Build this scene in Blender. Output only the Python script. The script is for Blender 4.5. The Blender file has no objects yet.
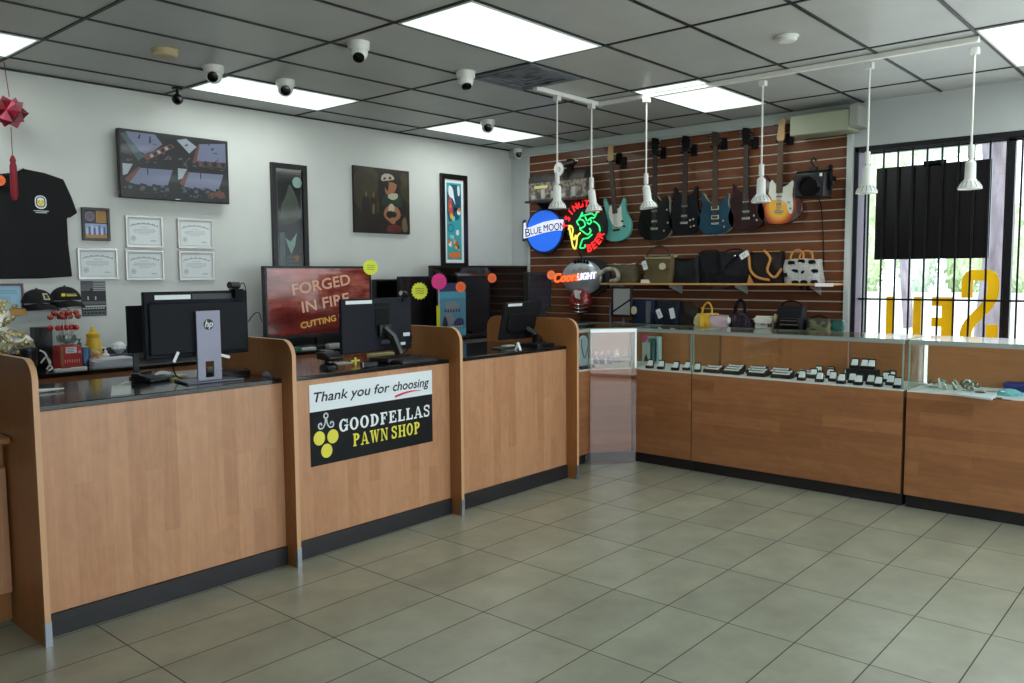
import bpy, bmesh, math, random
from mathutils import Vector as V, Matrix, Euler
random.seed(7)
PI = math.pi
C = bpy.context.scene.collection
# ------------------------------------------------------------------ camera model (fitted to the floor and ceiling grids)
FPX, PITCH = 828.3, 0.0
CAM = V((-4.4555, -3.7169, 1.6780))
RT = V((0.6592039, -0.7519298, -0.0071947)); UPV = V((0.0657491, 0.0481047, 0.9966760)); FW = V((0.7490843, 0.6574858, -0.0811495))
H = 3.124; WLY = 2.79; WRX = 2.97; U = 0.6096
def ray(u, v): return RT*((u-512)/FPX) - UPV*((v-341.5)/FPX) + FW
def ux(u, v, x): d = ray(u, v); return CAM + d*((x-CAM.x)/d.x)
def uy(u, v, y): d = ray(u, v); return CAM + d*((y-CAM.y)/d.y)
def uz(u, v, z): d = ray(u, v); return CAM + d*((z-CAM.z)/d.z)
# ------------------------------------------------------------------ materials
def lin(c):
    return tuple(((x/255)/12.92 if x/255 <= .04045 else ((x/255+.055)/1.055)**2.4) for x in c)
MATS = {}
def mat(name, c, rough=.5, metal=0, emit=0, ecol=None, coat=0, spec=.5):
    if name in MATS: return MATS[name]
    m = bpy.data.materials.new(name); m.use_nodes = True
    b = m.node_tree.nodes['Principled BSDF']
    b.inputs['Base Color'].default_value = (*lin(c), 1)
    b.inputs['Roughness'].default_value = rough; b.inputs['Metallic'].default_value = metal
    b.inputs['Specular IOR Level'].default_value = spec
    if coat: b.inputs['Coat Weight'].default_value = coat; b.inputs['Coat Roughness'].default_value = .06
    if emit:
        b.inputs['Emission Color'].default_value = (*lin(ecol or c), 1); b.inputs['Emission Strength'].default_value = emit
    MATS[name] = m; return m
def nd(m, t, **k):
    n = m.node_tree.nodes.new(t)
    for a, v in k.items():
        if a.startswith('i_'): n.inputs[a[2:].replace('_', ' ')].default_value = v
        else: setattr(n, a, v)
    return n
def lk(m, a, b): m.node_tree.links.new(a, b)
def math_(m, op, a, b=None):
    n = nd(m, 'ShaderNodeMath', operation=op)
    for i, x in enumerate((a, b)):
        if x is None: continue
        if isinstance(x, (int, float)): n.inputs[i].default_value = x
        else: lk(m, x, n.inputs[i])
    return n.outputs[0]
def mixc(m, fac, a, b, bt='MIX'):
    n = nd(m, 'ShaderNodeMix', data_type='RGBA', blend_type=bt)
    for s, x in ((0, fac), (6, a), (7, b)):
        if isinstance(x, (int, float)): n.inputs[s].default_value = x
        elif isinstance(x, tuple): n.inputs[s].default_value = (*x[:3], 1)
        else: lk(m, x, n.inputs[s])
    return n.outputs[2]
def noisy(name, c1, c2, scale=8, rough=.5, detail=4, stretch=(1, 1, 1), metal=0, bump=0, lo=.35, hi=.65, coat=0, emit=0):
    m = mat(name, c1, rough, metal, coat=coat)
    tc = nd(m, 'ShaderNodeTexCoord'); mp = nd(m, 'ShaderNodeMapping'); mp.inputs['Scale'].default_value = stretch
    lk(m, tc.outputs['Object'], mp.inputs['Vector'])
    n = nd(m, 'ShaderNodeTexNoise', i_Scale=scale, i_Detail=detail); lk(m, mp.outputs[0], n.inputs['Vector'])
    r = nd(m, 'ShaderNodeMapRange'); r.inputs[1].default_value = lo; r.inputs[2].default_value = hi; lk(m, n.outputs[0], r.inputs[0])
    col = mixc(m, r.outputs[0], lin(c1), lin(c2)); b = m.node_tree.nodes['Principled BSDF']
    lk(m, col, b.inputs['Base Color'])
    if emit: lk(m, col, b.inputs['Emission Color']); b.inputs['Emission Strength'].default_value = emit
    if bump:
        bp = nd(m, 'ShaderNodeBump', i_Strength=bump, i_Distance=.01); lk(m, n.outputs[0], bp.inputs['Height']); lk(m, bp.outputs[0], b.inputs['Normal'])
    return m
def wood(name, c1, c2, length='z', pw=.1, pl=1.0, rough=.4, coat=.15, grain=.25):
    """planks running along one axis, with per plank tone and stretched grain"""
    m = mat(name, c1, rough, coat=coat); b = m.node_tree.nodes['Principled BSDF']
    tc = nd(m, 'ShaderNodeTexCoord'); sp = nd(m, 'ShaderNodeSeparateXYZ'); lk(m, tc.outputs['Object'], sp.inputs[0])
    o = {'x': sp.outputs[0], 'y': sp.outputs[1], 'z': sp.outputs[2]}
    L = o[length] if length != 'xy' else math_(m, 'ADD', o['x'], o['y'])
    W = math_(m, 'ADD', o['x'], o['y']) if length == 'z' else o['z']
    cb = nd(m, 'ShaderNodeCombineXYZ'); lk(m, math_(m, 'ADD', L, 20.0), cb.inputs[0]); lk(m, math_(m, 'ADD', W, 20.0), cb.inputs[1])
    br = nd(m, 'ShaderNodeTexBrick', offset=.37, i_Scale=1, i_Mortar_Size=0, i_Bias=0, i_Brick_Width=pl, i_Row_Height=pw)
    br.inputs['Color1'].default_value = (*lin(c1), 1); br.inputs['Color2'].default_value = (*lin(c2), 1); lk(m, cb.outputs[0], br.inputs['Vector'])
    cg = nd(m, 'ShaderNodeCombineXYZ'); lk(m, math_(m, 'MULTIPLY', L, 2.2), cg.inputs[0]); lk(m, math_(m, 'MULTIPLY', W, 42), cg.inputs[1])
    g = nd(m, 'ShaderNodeTexNoise', i_Scale=1, i_Detail=5, i_Distortion=.6); lk(m, cg.outputs[0], g.inputs['Vector'])
    cf = nd(m, 'ShaderNodeCombineXYZ'); lk(m, math_(m, 'MULTIPLY', L, 5), cf.inputs[0]); lk(m, math_(m, 'MULTIPLY', W, 9), cf.inputs[1])
    g2 = nd(m, 'ShaderNodeTexNoise', i_Scale=1, i_Detail=3, i_Distortion=2); lk(m, cf.outputs[0], g2.inputs['Vector'])
    s = math_(m, 'ADD', math_(m, 'MULTIPLY', g.outputs[0], grain), math_(m, 'MULTIPLY', g2.outputs[0], grain*.8))
    s = math_(m, 'ADD', s, 1-grain*.9)
    cc = nd(m, 'ShaderNodeCombineXYZ')
    for i in range(3): lk(m, s, cc.inputs[i])
    lk(m, mixc(m, 1.0, br.outputs[0], cc.outputs[0], 'MULTIPLY'), b.inputs['Base Color'])
    return m
def glass(name, tint=(235, 245, 240), f0=.05, rough=.0):
    m = bpy.data.materials.new(name); m.use_nodes = True; t = m.node_tree; t.nodes.clear()
    out = nd(m, 'ShaderNodeOutputMaterial'); tr = nd(m, 'ShaderNodeBsdfTransparent'); gl = nd(m, 'ShaderNodeBsdfGlossy')
    tr.inputs[0].default_value = (*lin(tint), 1); gl.inputs['Roughness'].default_value = rough
    fr = nd(m, 'ShaderNodeLayerWeight', i_Blend=.5); mx = nd(m, 'ShaderNodeMixShader')
    lk(m, math_(m, 'ADD', math_(m, 'MULTIPLY', math_(m, 'POWER', fr.outputs['Facing'], 5), .7), f0), mx.inputs[0])
    lk(m, tr.outputs[0], mx.inputs[1]); lk(m, gl.outputs[0], mx.inputs[2]); lk(m, mx.outputs[0], out.inputs[0])
    MATS[name] = m; return m
# ------------------------------------------------------------------ mesh builder
class Fr:
    def __init__(s, o, r, u): s.o = V(o); s.r = V(r).normalized(); s.u = V(u).normalized(); s.n = s.r.cross(s.u)
    def p(s, a, b, c=0): return s.o + s.r*a + s.u*b + s.n*c
    def ab(s, P): d = V(P)-s.o; return (d.dot(s.r), d.dot(s.u))
    def turn(s, deg, o=None):
        a = math.radians(deg); return Fr(o or s.o, s.r*math.cos(a)+s.u*math.sin(a), -s.r*math.sin(a)+s.u*math.cos(a))
    def at(s, a, b, c=0): return Fr(s.p(a, b, c), s.r, s.u)
XZ = Fr((0, 0, 0), (1, 0, 0), (0, 0, 1))      # faces -y
YZ = Fr((0, 0, 0), (0, -1, 0), (0, 0, 1))     # faces -x
FLAT = Fr((0, 0, 0), (1, 0, 0), (0, 1, 0))    # faces +z
def circ(cx, cy, r, n=24, ry=None, a0=0, a1=2*PI):
    ry = ry or r; full = abs(a1-a0-2*PI) < 1e-6; k = n if full else n+1
    return [(cx+r*math.cos(a0+(a1-a0)*i/n), cy+ry*math.sin(a0+(a1-a0)*i/n)) for i in range(k)]
def rect(a0, b0, a1, b1): return [(a0, b0), (a1, b0), (a1, b1), (a0, b1)]
def rrect(a0, b0, a1, b1, r, n=5):
    p = []
    for cx, cy, s in ((a1-r, b0+r, -PI/2), (a1-r, b1-r, 0), (a0+r, b1-r, PI/2), (a0+r, b0+r, PI)):
        p += circ(cx, cy, r, n, None, s, s+PI/2)
    return p
def star(cx, cy, r, n=16, k=.84): return [(cx+r*(1 if i % 2 else k)*math.cos(PI*i/n), cy+r*(1 if i % 2 else k)*math.sin(PI*i/n)) for i in range(2*n)]
def smoothp(pts, it=2):
    for _ in range(it):
        q = []
        for i in range(len(pts)):
            a, b = V(pts[i]), V(pts[(i+1) % len(pts)]); q += [tuple(a*.75+b*.25), tuple(a*.25+b*.75)]
        pts = q
    return pts
class MB:
    def __init__(s): s.v = []; s.f = []; s.m = []
    def add(s, v, f, m=0):
        o = len(s.v); s.v += [V(x) for x in v]; s.f += [tuple(i+o for i in q) for q in f]; s.m += [m]*len(f); return s
    def box(s, x0, x1, y0, y1, z0, z1, m=0):
        return s.add([(x, y, z) for z in (z0, z1) for y in (y0, y1) for x in (x0, x1)], [(0, 2, 3, 1), (4, 5, 7, 6), (0, 1, 5, 4), (2, 6, 7, 3), (0, 4, 6, 2), (1, 3, 7, 5)], m)
    def fbox(s, F, a0, a1, b0, b1, c0, c1, m=0):
        return s.add([F.p(a, b, c) for c in (c0, c1) for b in (b0, b1) for a in (a0, a1)], [(0, 2, 3, 1), (4, 5, 7, 6), (0, 1, 5, 4), (2, 6, 7, 3), (0, 4, 6, 2), (1, 3, 7, 5)], m)
    def poly(s, F, pts, c=0, m=0): return s.add([F.p(a, b, c) for a, b in pts], [tuple(range(len(pts)))], m)
    def prism(s, F, pts, c0, c1, m=0, ms=None):
        n = len(pts); v = [F.p(a, b, c0) for a, b in pts]+[F.p(a, b, c1) for a, b in pts]
        s.add(v, [tuple(range(n))[::-1], tuple(range(n, 2*n))], m)
        o = len(s.v)-2*n
        for i in range(n): s.f.append((o+i, o+(i+1) % n, o+n+(i+1) % n, o+n+i)); s.m.append(m if ms is None else ms)
        return s
    def ring(s, F, out, inn, c0, c1, m=0):
        n = len(out); v = [F.p(a, b, c) for c in (c0, c1) for L in (out, inn) for a, b in L]; f = []
        for i in range(n):
            j = (i+1) % n
            f += [(i, j, n+j, n+i), (2*n+i, 3*n+i, 3*n+j, 2*n+j), (i, 2*n+i, 2*n+j, j), (n+i, n+j, 3*n+j, 3*n+i)]
        return s.add(v, f, m)
    def lathe(s, prof, c=(0, 0, 0), n=18, m=0, ax=None):
        """prof [(r, h)] about +z at c, or about direction ax"""
        z = V(ax).normalized() if ax is not None else V((0, 0, 1)); x = z.orthogonal().normalized(); y = z.cross(x); c = V(c)
        v = []; f = []
        for r, h in prof:
            for i in range(n): t = 2*PI*i/n; v.append(c+z*h+x*(r*math.cos(t))+y*(r*math.sin(t)))
        for k in range(len(prof)-1):
            for i in range(n): j = (i+1) % n; f.append((k*n+i, k*n+j, (k+1)*n+j, (k+1)*n+i))
        if prof[0][0] > 1e-5: f.append(tuple(range(n))[::-1])
        if prof[-1][0] > 1e-5: f.append(tuple(range((len(prof)-1)*n, len(prof)*n)))
        return s.add(v, f, m)
    def cyl(s, p0, p1, r0, r1=None, n=12, m=0):
        p0, p1 = V(p0), V(p1); return s.lathe([(r0, 0), (r0 if r1 is None else r1, (p1-p0).length)], p0, n, m, p1-p0)
    def sph(s, c, rx, ry=None, rz=None, n=16, m=0, R=None, z0=-1, z1=1):
        ry = rx if ry is None else ry; rz = rx if rz is None else rz; k = max(4, n//2); v = []; f = []; R = R or Matrix.Identity(3)
        for i in range(k+1):
            t = math.asin(max(-1, min(1, z0+(z1-z0)*0)))+(math.asin(z1)-math.asin(z0))*i/k
            for j in range(n): a = 2*PI*j/n; v.append(V(c)+R@V((rx*math.cos(t)*math.cos(a), ry*math.cos(t)*math.sin(a), rz*math.sin(t))))
        for i in range(k):
            for j in range(n): q = (j+1) % n; f.append((i*n+j, i*n+q, (i+1)*n+q, (i+1)*n+j))
        f.append(tuple(range(n))[::-1]); f.append(tuple(range(k*n, k*n+n)))
        return s.add(v, f, m)
    def tube(s, pts, r, n=6, m=0, closed=False):
        pts = [V(p) for p in pts]; v = []; f = []; N = len(pts); px = None
        for i, p in enumerate(pts):
            t = (pts[(i+1) % N]-pts[i-1]) if closed else (pts[min(i+1, N-1)]-pts[max(i-1, 0)])
            t.normalize(); x = (px - t*px.dot(t)) if px is not None else t.orthogonal()
            if x.length < 1e-6: x = t.orthogonal()
            x.normalize(); px = x; y = t.cross(x); rr = r[i] if isinstance(r, (list, tuple)) else r
            for j in range(n): a = 2*PI*j/n; v.append(p+x*(rr*math.cos(a))+y*(rr*math.sin(a)))
        for i in range(N if closed else N-1):
            k = (i+1) % N
            for j in range(n): q = (j+1) % n; f.append((i*n+j, i*n+q, k*n+q, k*n+j))
        if not closed: f += [tuple(range(n))[::-1], tuple(range((N-1)*n, N*n))]
        return s.add(v, f, m)
    def strip(s, F, pts, w, c=0, m=0, dc=0):
        """flat brush stroke of width w along 2d points"""
        L = []; R_ = []; N = len(pts)
        for i in range(N):
            t = V(pts[min(i+1, N-1)])-V(pts[max(i-1, 0)]); t.normalize(); q = V((-t.y, t.x)); ww = w[i] if isinstance(w, (list, tuple)) else w
            L.append(tuple(V(pts[i])+q*ww/2)); R_.append(tuple(V(pts[i])-q*ww/2))
        if dc: return s.prism(F, L+R_[::-1], c, c+dc, m)
        v = [F.p(a, b, c) for a, b in L]+[F.p(a, b, c) for a, b in R_]
        return s.add(v, [(i, i+1, N+i+1, N+i) for i in range(N-1)], m)
    def text(s, F, txt, a, b, size, c=.001, m=0, align='LEFT', shear=0, bold=0, sx=1, ext=0, w=None):
        cu = bpy.data.curves.new('t', 'FONT'); cu.body = txt; cu.size = size; cu.shear = shear; cu.align_x = align; cu.extrude = ext; cu.resolution_u = 4
        ob = bpy.data.objects.new('t', cu); me = bpy.data.meshes.new_from_object(ob)
        xs = [p.co.x for p in me.vertices]
        if w and xs: sx = w/max(1e-6, max(xs)-min(xs)); a = a-min(xs)*sx if align == 'LEFT' else a
        for i, (ox, oy) in enumerate(((0, 0),) if not bold else ((-bold, 0), (bold, 0), (0, -bold), (0, bold))):
            s.add([F.p(a+ox+p.co.x*sx, b+oy+p.co.y, c+p.co.z+i*.00025) for p in me.vertices], [tuple(q.vertices) for q in me.polygons], m)
        bpy.data.objects.remove(ob); bpy.data.curves.remove(cu); bpy.data.meshes.remove(me); return s
    def mesh(s, name, mats, off=None, inv=None, smooth=True, ang=35):
        me = bpy.data.meshes.new(name)
        vs = [(inv@p if inv is not None else p-off if off is not None else p) for p in s.v]
        me.from_pydata(vs, [], s.f)
        for x in (mats if isinstance(mats, (list, tuple)) else [mats]): me.materials.append(x)
        me.polygons.foreach_set('material_index', s.m)
        bm = bmesh.new(); bm.from_mesh(me); bmesh.ops.recalc_face_normals(bm, faces=bm.faces[:]); bm.to_mesh(me); bm.free()
        if smooth:
            me.polygons.foreach_set('use_smooth', [True]*len(me.polygons)); me.set_sharp_from_angle(angle=math.radians(ang))
        me.update(); return me
RM = {}
def thing(name, label, cat, loc=(0, 0, 0), rz=0, group=None):
    o = bpy.data.objects.new(name, None); C.objects.link(o); o.location = loc; o.rotation_euler = (0, 0, rz); o.empty_display_size = .05
    o['label'] = label; o['category'] = cat
    if group: o['group'] = group
    RM[o.name] = Matrix.LocRotScale(V(loc), Euler((0, 0, rz)), None); return o
def bev(o, w, seg=2):
    if w: b = o.modifiers.new('b', 'BEVEL'); b.width = w; b.segments = seg; b.limit_method = 'ANGLE'; b.angle_limit = math.radians(40)
    return o
def part(root, name, mb, mats, bevel=0, local=False, ang=35, label=None):
    """a mesh under root; verts given in world space unless local"""
    M = RM[root.name]
    o = bpy.data.objects.new(name, mb.mesh(name, mats, inv=None if local else M.inverted(), ang=ang)); C.objects.link(o); o.parent = root
    RM[o.name] = M
    if label: o['label'] = label
    return bev(o, bevel)
def one(name, label, cat, mb, mats, group=None, bevel=0, ang=35):
    xs = [p.x for p in mb.v]; ys = [p.y for p in mb.v]; zs = [p.z for p in mb.v]
    off = V(((min(xs)+max(xs))/2, (min(ys)+max(ys))/2, min(zs)))
    o = bpy.data.objects.new(name, mb.mesh(name, mats, off=off, ang=ang)); C.objects.link(o); o.location = off
    o['label'] = label; o['category'] = cat
    if group: o['group'] = group
    RM[o.name] = Matrix.Translation(off)
    return bev(o, bevel)
def struct(name, mb, mats, parent=None):
    o = bpy.data.objects.new(name, mb.mesh(name, mats)); C.objects.link(o); o['kind'] = 'structure'
    if parent: o.parent = parent
    return o
def dup(root, loc, rz=None, label=None, scale=None):
    r = root.copy(); C.objects.link(r); r.location = loc
    if rz is not None: r.rotation_euler = (0, 0, rz)
    if label: r['label'] = label
    if scale: r.scale = scale
    for ch in list(root.children):
        c = ch.copy(); C.objects.link(c); c.parent = r
        for g in list(ch.children):
            d = g.copy(); C.objects.link(d); d.parent = c
    return r
def catm(P):
    """smooth 3d/2d path through points"""
    P = [V(p) for p in P]; out = []
    for i in range(len(P)-1):
        a, b, c, d = P[max(i-1, 0)], P[i], P[i+1], P[min(i+2, len(P)-1)]
        for k in range(5):
            t = k/5; out.append(.5*((2*b)+(c-a)*t+(2*a-5*b+4*c-d)*t*t+(3*b-a-3*c+d)*t**3))
    return out+[P[-1]]
# ------------------------------------------------------------------ common materials
WHITE = mat('white_paint', (232, 232, 226), .45); WPLAST = mat('white_plastic', (225, 225, 220), .35)
BLACKP = mat('black_plastic', (18, 19, 21), .35); BLACKM = mat('black_matte', (14, 14, 16), .7); DGREY = mat('dark_grey_plastic', (38, 40, 46), .45)
SILVER = mat('silver_metal', (190, 192, 196), .3, 1); STEEL = mat('brushed_steel', (128, 128, 142), .5, .7); CHROME = mat('chrome', (210, 210, 212), .12, 1)
SCREEN = mat('black_screen', (6, 6, 8), .08, coat=.5); PAPER = mat('paper', (222, 228, 228), .6); INK = mat('faded_ink', (172, 182, 184), .7); INKD = mat('dark_ink', (132, 142, 146), .7)
NBLACK = mat('night_black', (10, 10, 12), .5); PWHITE = mat('print_white', (235, 238, 240), .55)
OAK = wood('counter_wood', (188, 138, 101), (173, 122, 86), 'z', .085, .9, .38, .2, .42)
OAKE = mat('wood_edge', (200, 154, 112), .5)
OAKD = wood('divider_wood', (150, 98, 52), (140, 90, 48), 'z', .09, .9, .4, .15, .3)
OAKI = wood('case_door_wood', (178, 118, 74), (166, 106, 66), 'xy', .2, .8, .4, .1, .3)
OAKH = wood('case_wood', (158, 106, 68), (134, 86, 52), 'xy', .09, .9, .4, .15, .5)
KICK = wood('kick_wood', (28, 25, 28), (22, 20, 23), 'xy', .04, .8, .45, .0, .6)
TOPB = noisy('black_granite', (8, 9, 11), (16, 17, 20), 220, .12)
GLASS = glass('clear_glass', (250, 253, 251), .03); GEDGE = mat('green_glass_edge', (132, 164, 156), .15, coat=.5)
ALU = mat('aluminium', (158, 162, 160), .35, .1)
# ------------------------------------------------------------------ setting
def tile_mat():
    m = mat('floor_tile', (150, 150, 130), .28); b = m.node_tree.nodes['Principled BSDF']
    tc = nd(m, 'ShaderNodeTexCoord'); mp = nd(m, 'ShaderNodeMapping'); mp.inputs['Location'].default_value = (.8815+.66272*30, .62976+.32885*40, 0); lk(m, tc.outputs['Object'], mp.inputs[0])
    br = nd(m, 'ShaderNodeTexBrick', offset=0, i_Scale=1, i_Mortar_Size=.0032, i_Bias=0, i_Brick_Width=.66272, i_Row_Height=.32885, i_Mortar_Smooth=.15)
    br.inputs['Color1'].default_value = (*lin((156, 156, 136)), 1); br.inputs['Color2'].default_value = (*lin((144, 145, 127)), 1); br.inputs['Mortar'].default_value = (*lin((62, 60, 50)), 1)
    lk(m, mp.outputs[0], br.inputs['Vector'])
    n = nd(m, 'ShaderNodeTexNoise', i_Scale=4, i_Detail=4, i_Roughness=.6); lk(m, tc.outputs['Object'], n.inputs['Vector'])
    r = nd(m, 'ShaderNodeMapRange'); r.inputs[1].default_value = .3; r.inputs[2].default_value = .7; r.inputs[3].default_value = .82; r.inputs[4].default_value = 1.12; lk(m, n.outputs[0], r.inputs[0])
    cc = nd(m, 'ShaderNodeCombineXYZ')
    for i in range(3): lk(m, r.outputs[0], cc.inputs[i])
    lk(m, mixc(m, 1.0, br.outputs[0], cc.outputs[0], 'MULTIPLY'), b.inputs['Base Color'])
    lk(m, math_(m, 'ADD', math_(m, 'MULTIPLY', br.outputs['Fac'], .4), .3), b.inputs['Roughness'])
    return m
WX0, WY0 = -7.6, -5.2
struct('floor', MB().box(WX0, WRX+.2, WY0, WLY+.2, -.1, 0), tile_mat())
CEIL = noisy('ceiling_tile', (184, 186, 184), (178, 180, 178), 3, .42)
struct('ceiling', MB().box(WX0, WRX+.2, WY0-.2, WLY+.2, H, H+.12), CEIL)
WALLM = noisy('wall_paint', (210, 212, 208), (204, 207, 203), 2.5, .55)
struct('wall_left', MB().box(WX0, WRX+.2, WLY, WLY+.2, 0, H), WALLM)
WALLG = noisy('front_wall_paint', (188, 192, 192), (182, 187, 187), 2.5, .6)
WT, WB, WJ = 2.735, .55, -1.17           # window head, sill, left jamb
struct('wall_right', MB().box(WRX, WRX+.2, WJ, WLY, 0, H).box(WRX, WRX+.2, WY0, WJ, WT, H).box(WRX, WRX+.2, WY0, WJ, 0, WB), WALLG)
struct('wall_rear', MB().box(WX0, WX0+.6, WY0-.2, WY0, 0, H).box(WRX-.5, WRX+.2, WY0-.2, WY0, 0, H).box(WX0+.6, WRX-.5, WY0-.2, WY0, 2.7, H), WALLG)
struct('wall_end', MB().box(WX0-.2, WX0, WY0-.2, WLY+.2, 0, H), mat('end_wall_paint', (120, 116, 110), .7))
# storefront behind the camera
FRB = mat('bronze_frame', (28, 28, 34), .4, .3)
sf = MB()
for x in (-7.0, -5.2, -3.4, -1.6, .2, 2.4): sf.box(x, x+.06, WY0-.13, WY0-.07, 0, 2.7)
sf.box(-7, 2.47, WY0-.13, WY0-.07, 2.64, 2.7).box(-7, 2.47, WY0-.13, WY0-.07, 0, .06)
w2 = struct('window_2', sf, FRB)
struct('window_pane', MB().box(-6.98, 2.45, WY0-.105, WY0-.099, .03, 2.68), GLASS, w2)
# ceiling grid
g = MB(); gw = .0105
for i in range(-12, 5, 2): g.box(i*U-gw, i*U+gw, WY0, WLY, H-.006, H+.002)
for j in range(-8, 5): g.box(WX0, WRX, j*U-gw, j*U+gw, H-.0065, H+.002)
g.box(U-gw, U+gw, 0, U, H-.007, H+.002)
g.box(WX0, WRX, WLY-.014, WLY, H-.012, H+.002)
struct('trim_1', g, mat('black_grid', (16, 17, 18), .5))
struct('trim_2', MB().box(WRX-.05, WRX, WJ+.05, WLY-.002, 3.04, H-.008).box(WRX-.03, WRX, WJ+.05, WLY-.002, 3.02, 3.04), mat('crown_trim', (182, 190, 186), .5))
# ceiling lights
DIFF = mat('diffuser', (235, 250, 245), .4, emit=1.25, ecol=(236, 253, 247))
def lmat(nm, s):
    m = mat(nm, (235, 250, 245), .4, emit=s, ecol=(226, 250, 246))
    return m
LP = [(-2, -1, 'lit ceiling light panel with its corner at the top middle, largest in view'), (-6, 3, 'lit ceiling light panel cut by the left edge'), (-2, 3, 'lit ceiling light panel above the wall television, behind three dome cameras'),
      (2, 3, 'lit ceiling light panel nearest the far corner, behind a dome camera'), (2, -1, 'lit ceiling light panel beside the long lighting track, above the guitars'), (2, -5, 'lit ceiling light panel at the top right edge, above the window')]
for i, j, lb in LP:
    t = thing('ceiling_light', lb, 'ceiling light', ((i+1)*U, (j+.5)*U, H), group='fluorescent ceiling panels')
    x0, x1, y0, y1 = i*U+.014, (i+2)*U-.014, j*U+.014, (j+1)*U-.014
    part(t, 'frame', MB().ring(FLAT, rect(x0, y0, x1, y1), rect(x0+.012, y0+.012, x1-.012, y1-.012), H-.010, H-.0005), mat('light_frame', (215, 220, 215), .4))
    part(t, 'diffuser', MB().box(x0+.012, x1-.012, y0+.012, y1-.012, H-.007, H-.001), DIFF)
# air vent
t = thing('air_vent', 'grey square ceiling air vent with sooty stains beside the large light panel', 'vent', (.5*U, .5*U, H))
vd = MB().ring(FLAT, rect(.014, .014, U-.014, U-.014), rect(.04, .04, U-.04, U-.04), H-.012, H-.0005)
part(t, 'frame', vd, mat('vent_grey', (120, 126, 132), .5))
vs = MB()
for k in range(4):
    a = .045+k*.062; vs.ring(FLAT, rect(a, a, U-a, U-a), rect(a+.05, a+.05, U-a-.05, U-a-.05), H-.016+k*.003, H-.006)
part(t, 'louvre', vs, noisy('vent_soot', (112, 118, 126), (48, 44, 42), 7, .6, lo=.45, hi=.7))
part(t, 'backing', MB().box(.04, U-.04, .04, U-.04, H-.004, H-.001), mat('vent_dark', (70, 68, 68), .8))
# detectors
c = uz(165, 50, H); t = thing('smoke_detector', 'yellowed round smoke detector on the ceiling at left', 'smoke detector', c)
YEL = mat('aged_plastic', (196, 178, 140), .5)
part(t, 'base', MB().lathe([(.085, -.012), (.085, -.001)], c, 24), YEL); part(t, 'cover', MB().lathe([(.03, -.045), (.068, -.043), (.078, -.03), (.078, -.012)], c, 24), YEL)
c = uz(787, 36, H); t = thing('smoke_detector', 'small white round detector on the ceiling above the guitars', 'smoke detector', c)
part(t, 'base', MB().lathe([(.07, -.012), (.07, -.001)], c, 24), WPLAST); part(t, 'cover', MB().lathe([(.02, -.035), (.05, -.034), (.06, -.025), (.06, -.012)], c, 24), WPLAST)
# security cameras
def dome(u, v, lb, aim, s=1):
    c = uz(u, v, H); t = thing('security_camera', lb, 'security camera', c, group='white dome cameras on the ceiling')
    part(t, 'base', MB().lathe([(.062*s, -.05*s), (.068*s, -.04*s), (.07*s, -.001)], c, 20), WPLAST)
    b = c+V((0, 0, -.062*s)); bl = part(t, 'ball', MB().sph(b, .058*s, n=20), WPLAST)
    a = V(aim).normalized(); part(bl, 'lens', MB().lathe([(.036*s, .038*s), (.036*s, .056*s), (.026*s, .061*s)], b, 16, 0, a), mat('lens_black', (8, 8, 10), .1))
CAMD = V((-.75, -.66, -.25))
dome(213.5, 66, 'white dome camera left of the ceiling light above the television', (-.6, -.75, -.45)); dome(285, 80, 'white dome camera in front of the ceiling light above the television', (-.5, -.85, -.5))
dome(358.5, 42, 'white dome camera on the ceiling right of the television light, nearest the large panel', (-.6, -.7, -1.2)); dome(465.5, 71.5, 'white dome camera left of the sooty air vent', (-.3, -.6, -1.6))
dome(487.5, 120, 'white dome camera in front of the far small light panel', (-.7, -.75, -.4))
c = V((2.62, 2.5, H)); c = uz(519, 148.5, H); dome(519, 149, 'white dome camera in the far corner beside the slatted wall', (-.8, -.65, -.12))
c = uz(177, 88, H); t = thing('security_camera', 'small black ball camera hanging from the ceiling above the television', 'security camera', c)
part(t, 'mount', MB().lathe([(.04, -.012), (.04, -.001)], c, 16).cyl(c, c+V((0, 0, -.06)), .012), BLACKP); part(t, 'ball', MB().sph(c+V((0, 0, -.085)), .042), BLACKP)
part(t, 'lens', MB().lathe([(.02, .03), (.02, .045)], c+V((0, 0, -.085)), 12, 0, (-.5, -.8, -.5)), SCREEN)
# lighting tracks and pendant lamps
TZ = H-.035
pA, pB, pC, pD = uz(536, 90, TZ), uz(604, 106, TZ), uz(604, 105, TZ), uz(979, 41, TZ)
xt = (pA+pB)/2; yt = .5*(pC.x+pD.x)
def track(name, lb, p0, p1):
    t = thing('lighting_track', lb, 'lighting track', (p0+p1)/2, group=None)
    d = (p1-p0).normalized(); F = Fr(p0, d, V((0, 0, 1)).cross(d)); L = (p1-p0).length
    part(t, 'rail', MB().fbox(F, 0, L, -.018, .018, -.004, .0305), WHITE, .003)
    part(t, 'end_cap', MB().fbox(F, -.012, .002, -.02, .02, -.006, .0305), WPLAST)
track('a', 'short white lighting track beside the air vent', V((pA.x, pA.y, TZ)), V((pB.x, pA.y, TZ)))
track('b', 'long white lighting track running across the ceiling to the right', V((yt, pA.y-.03, TZ)), V((yt, pD.y, TZ)))
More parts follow.
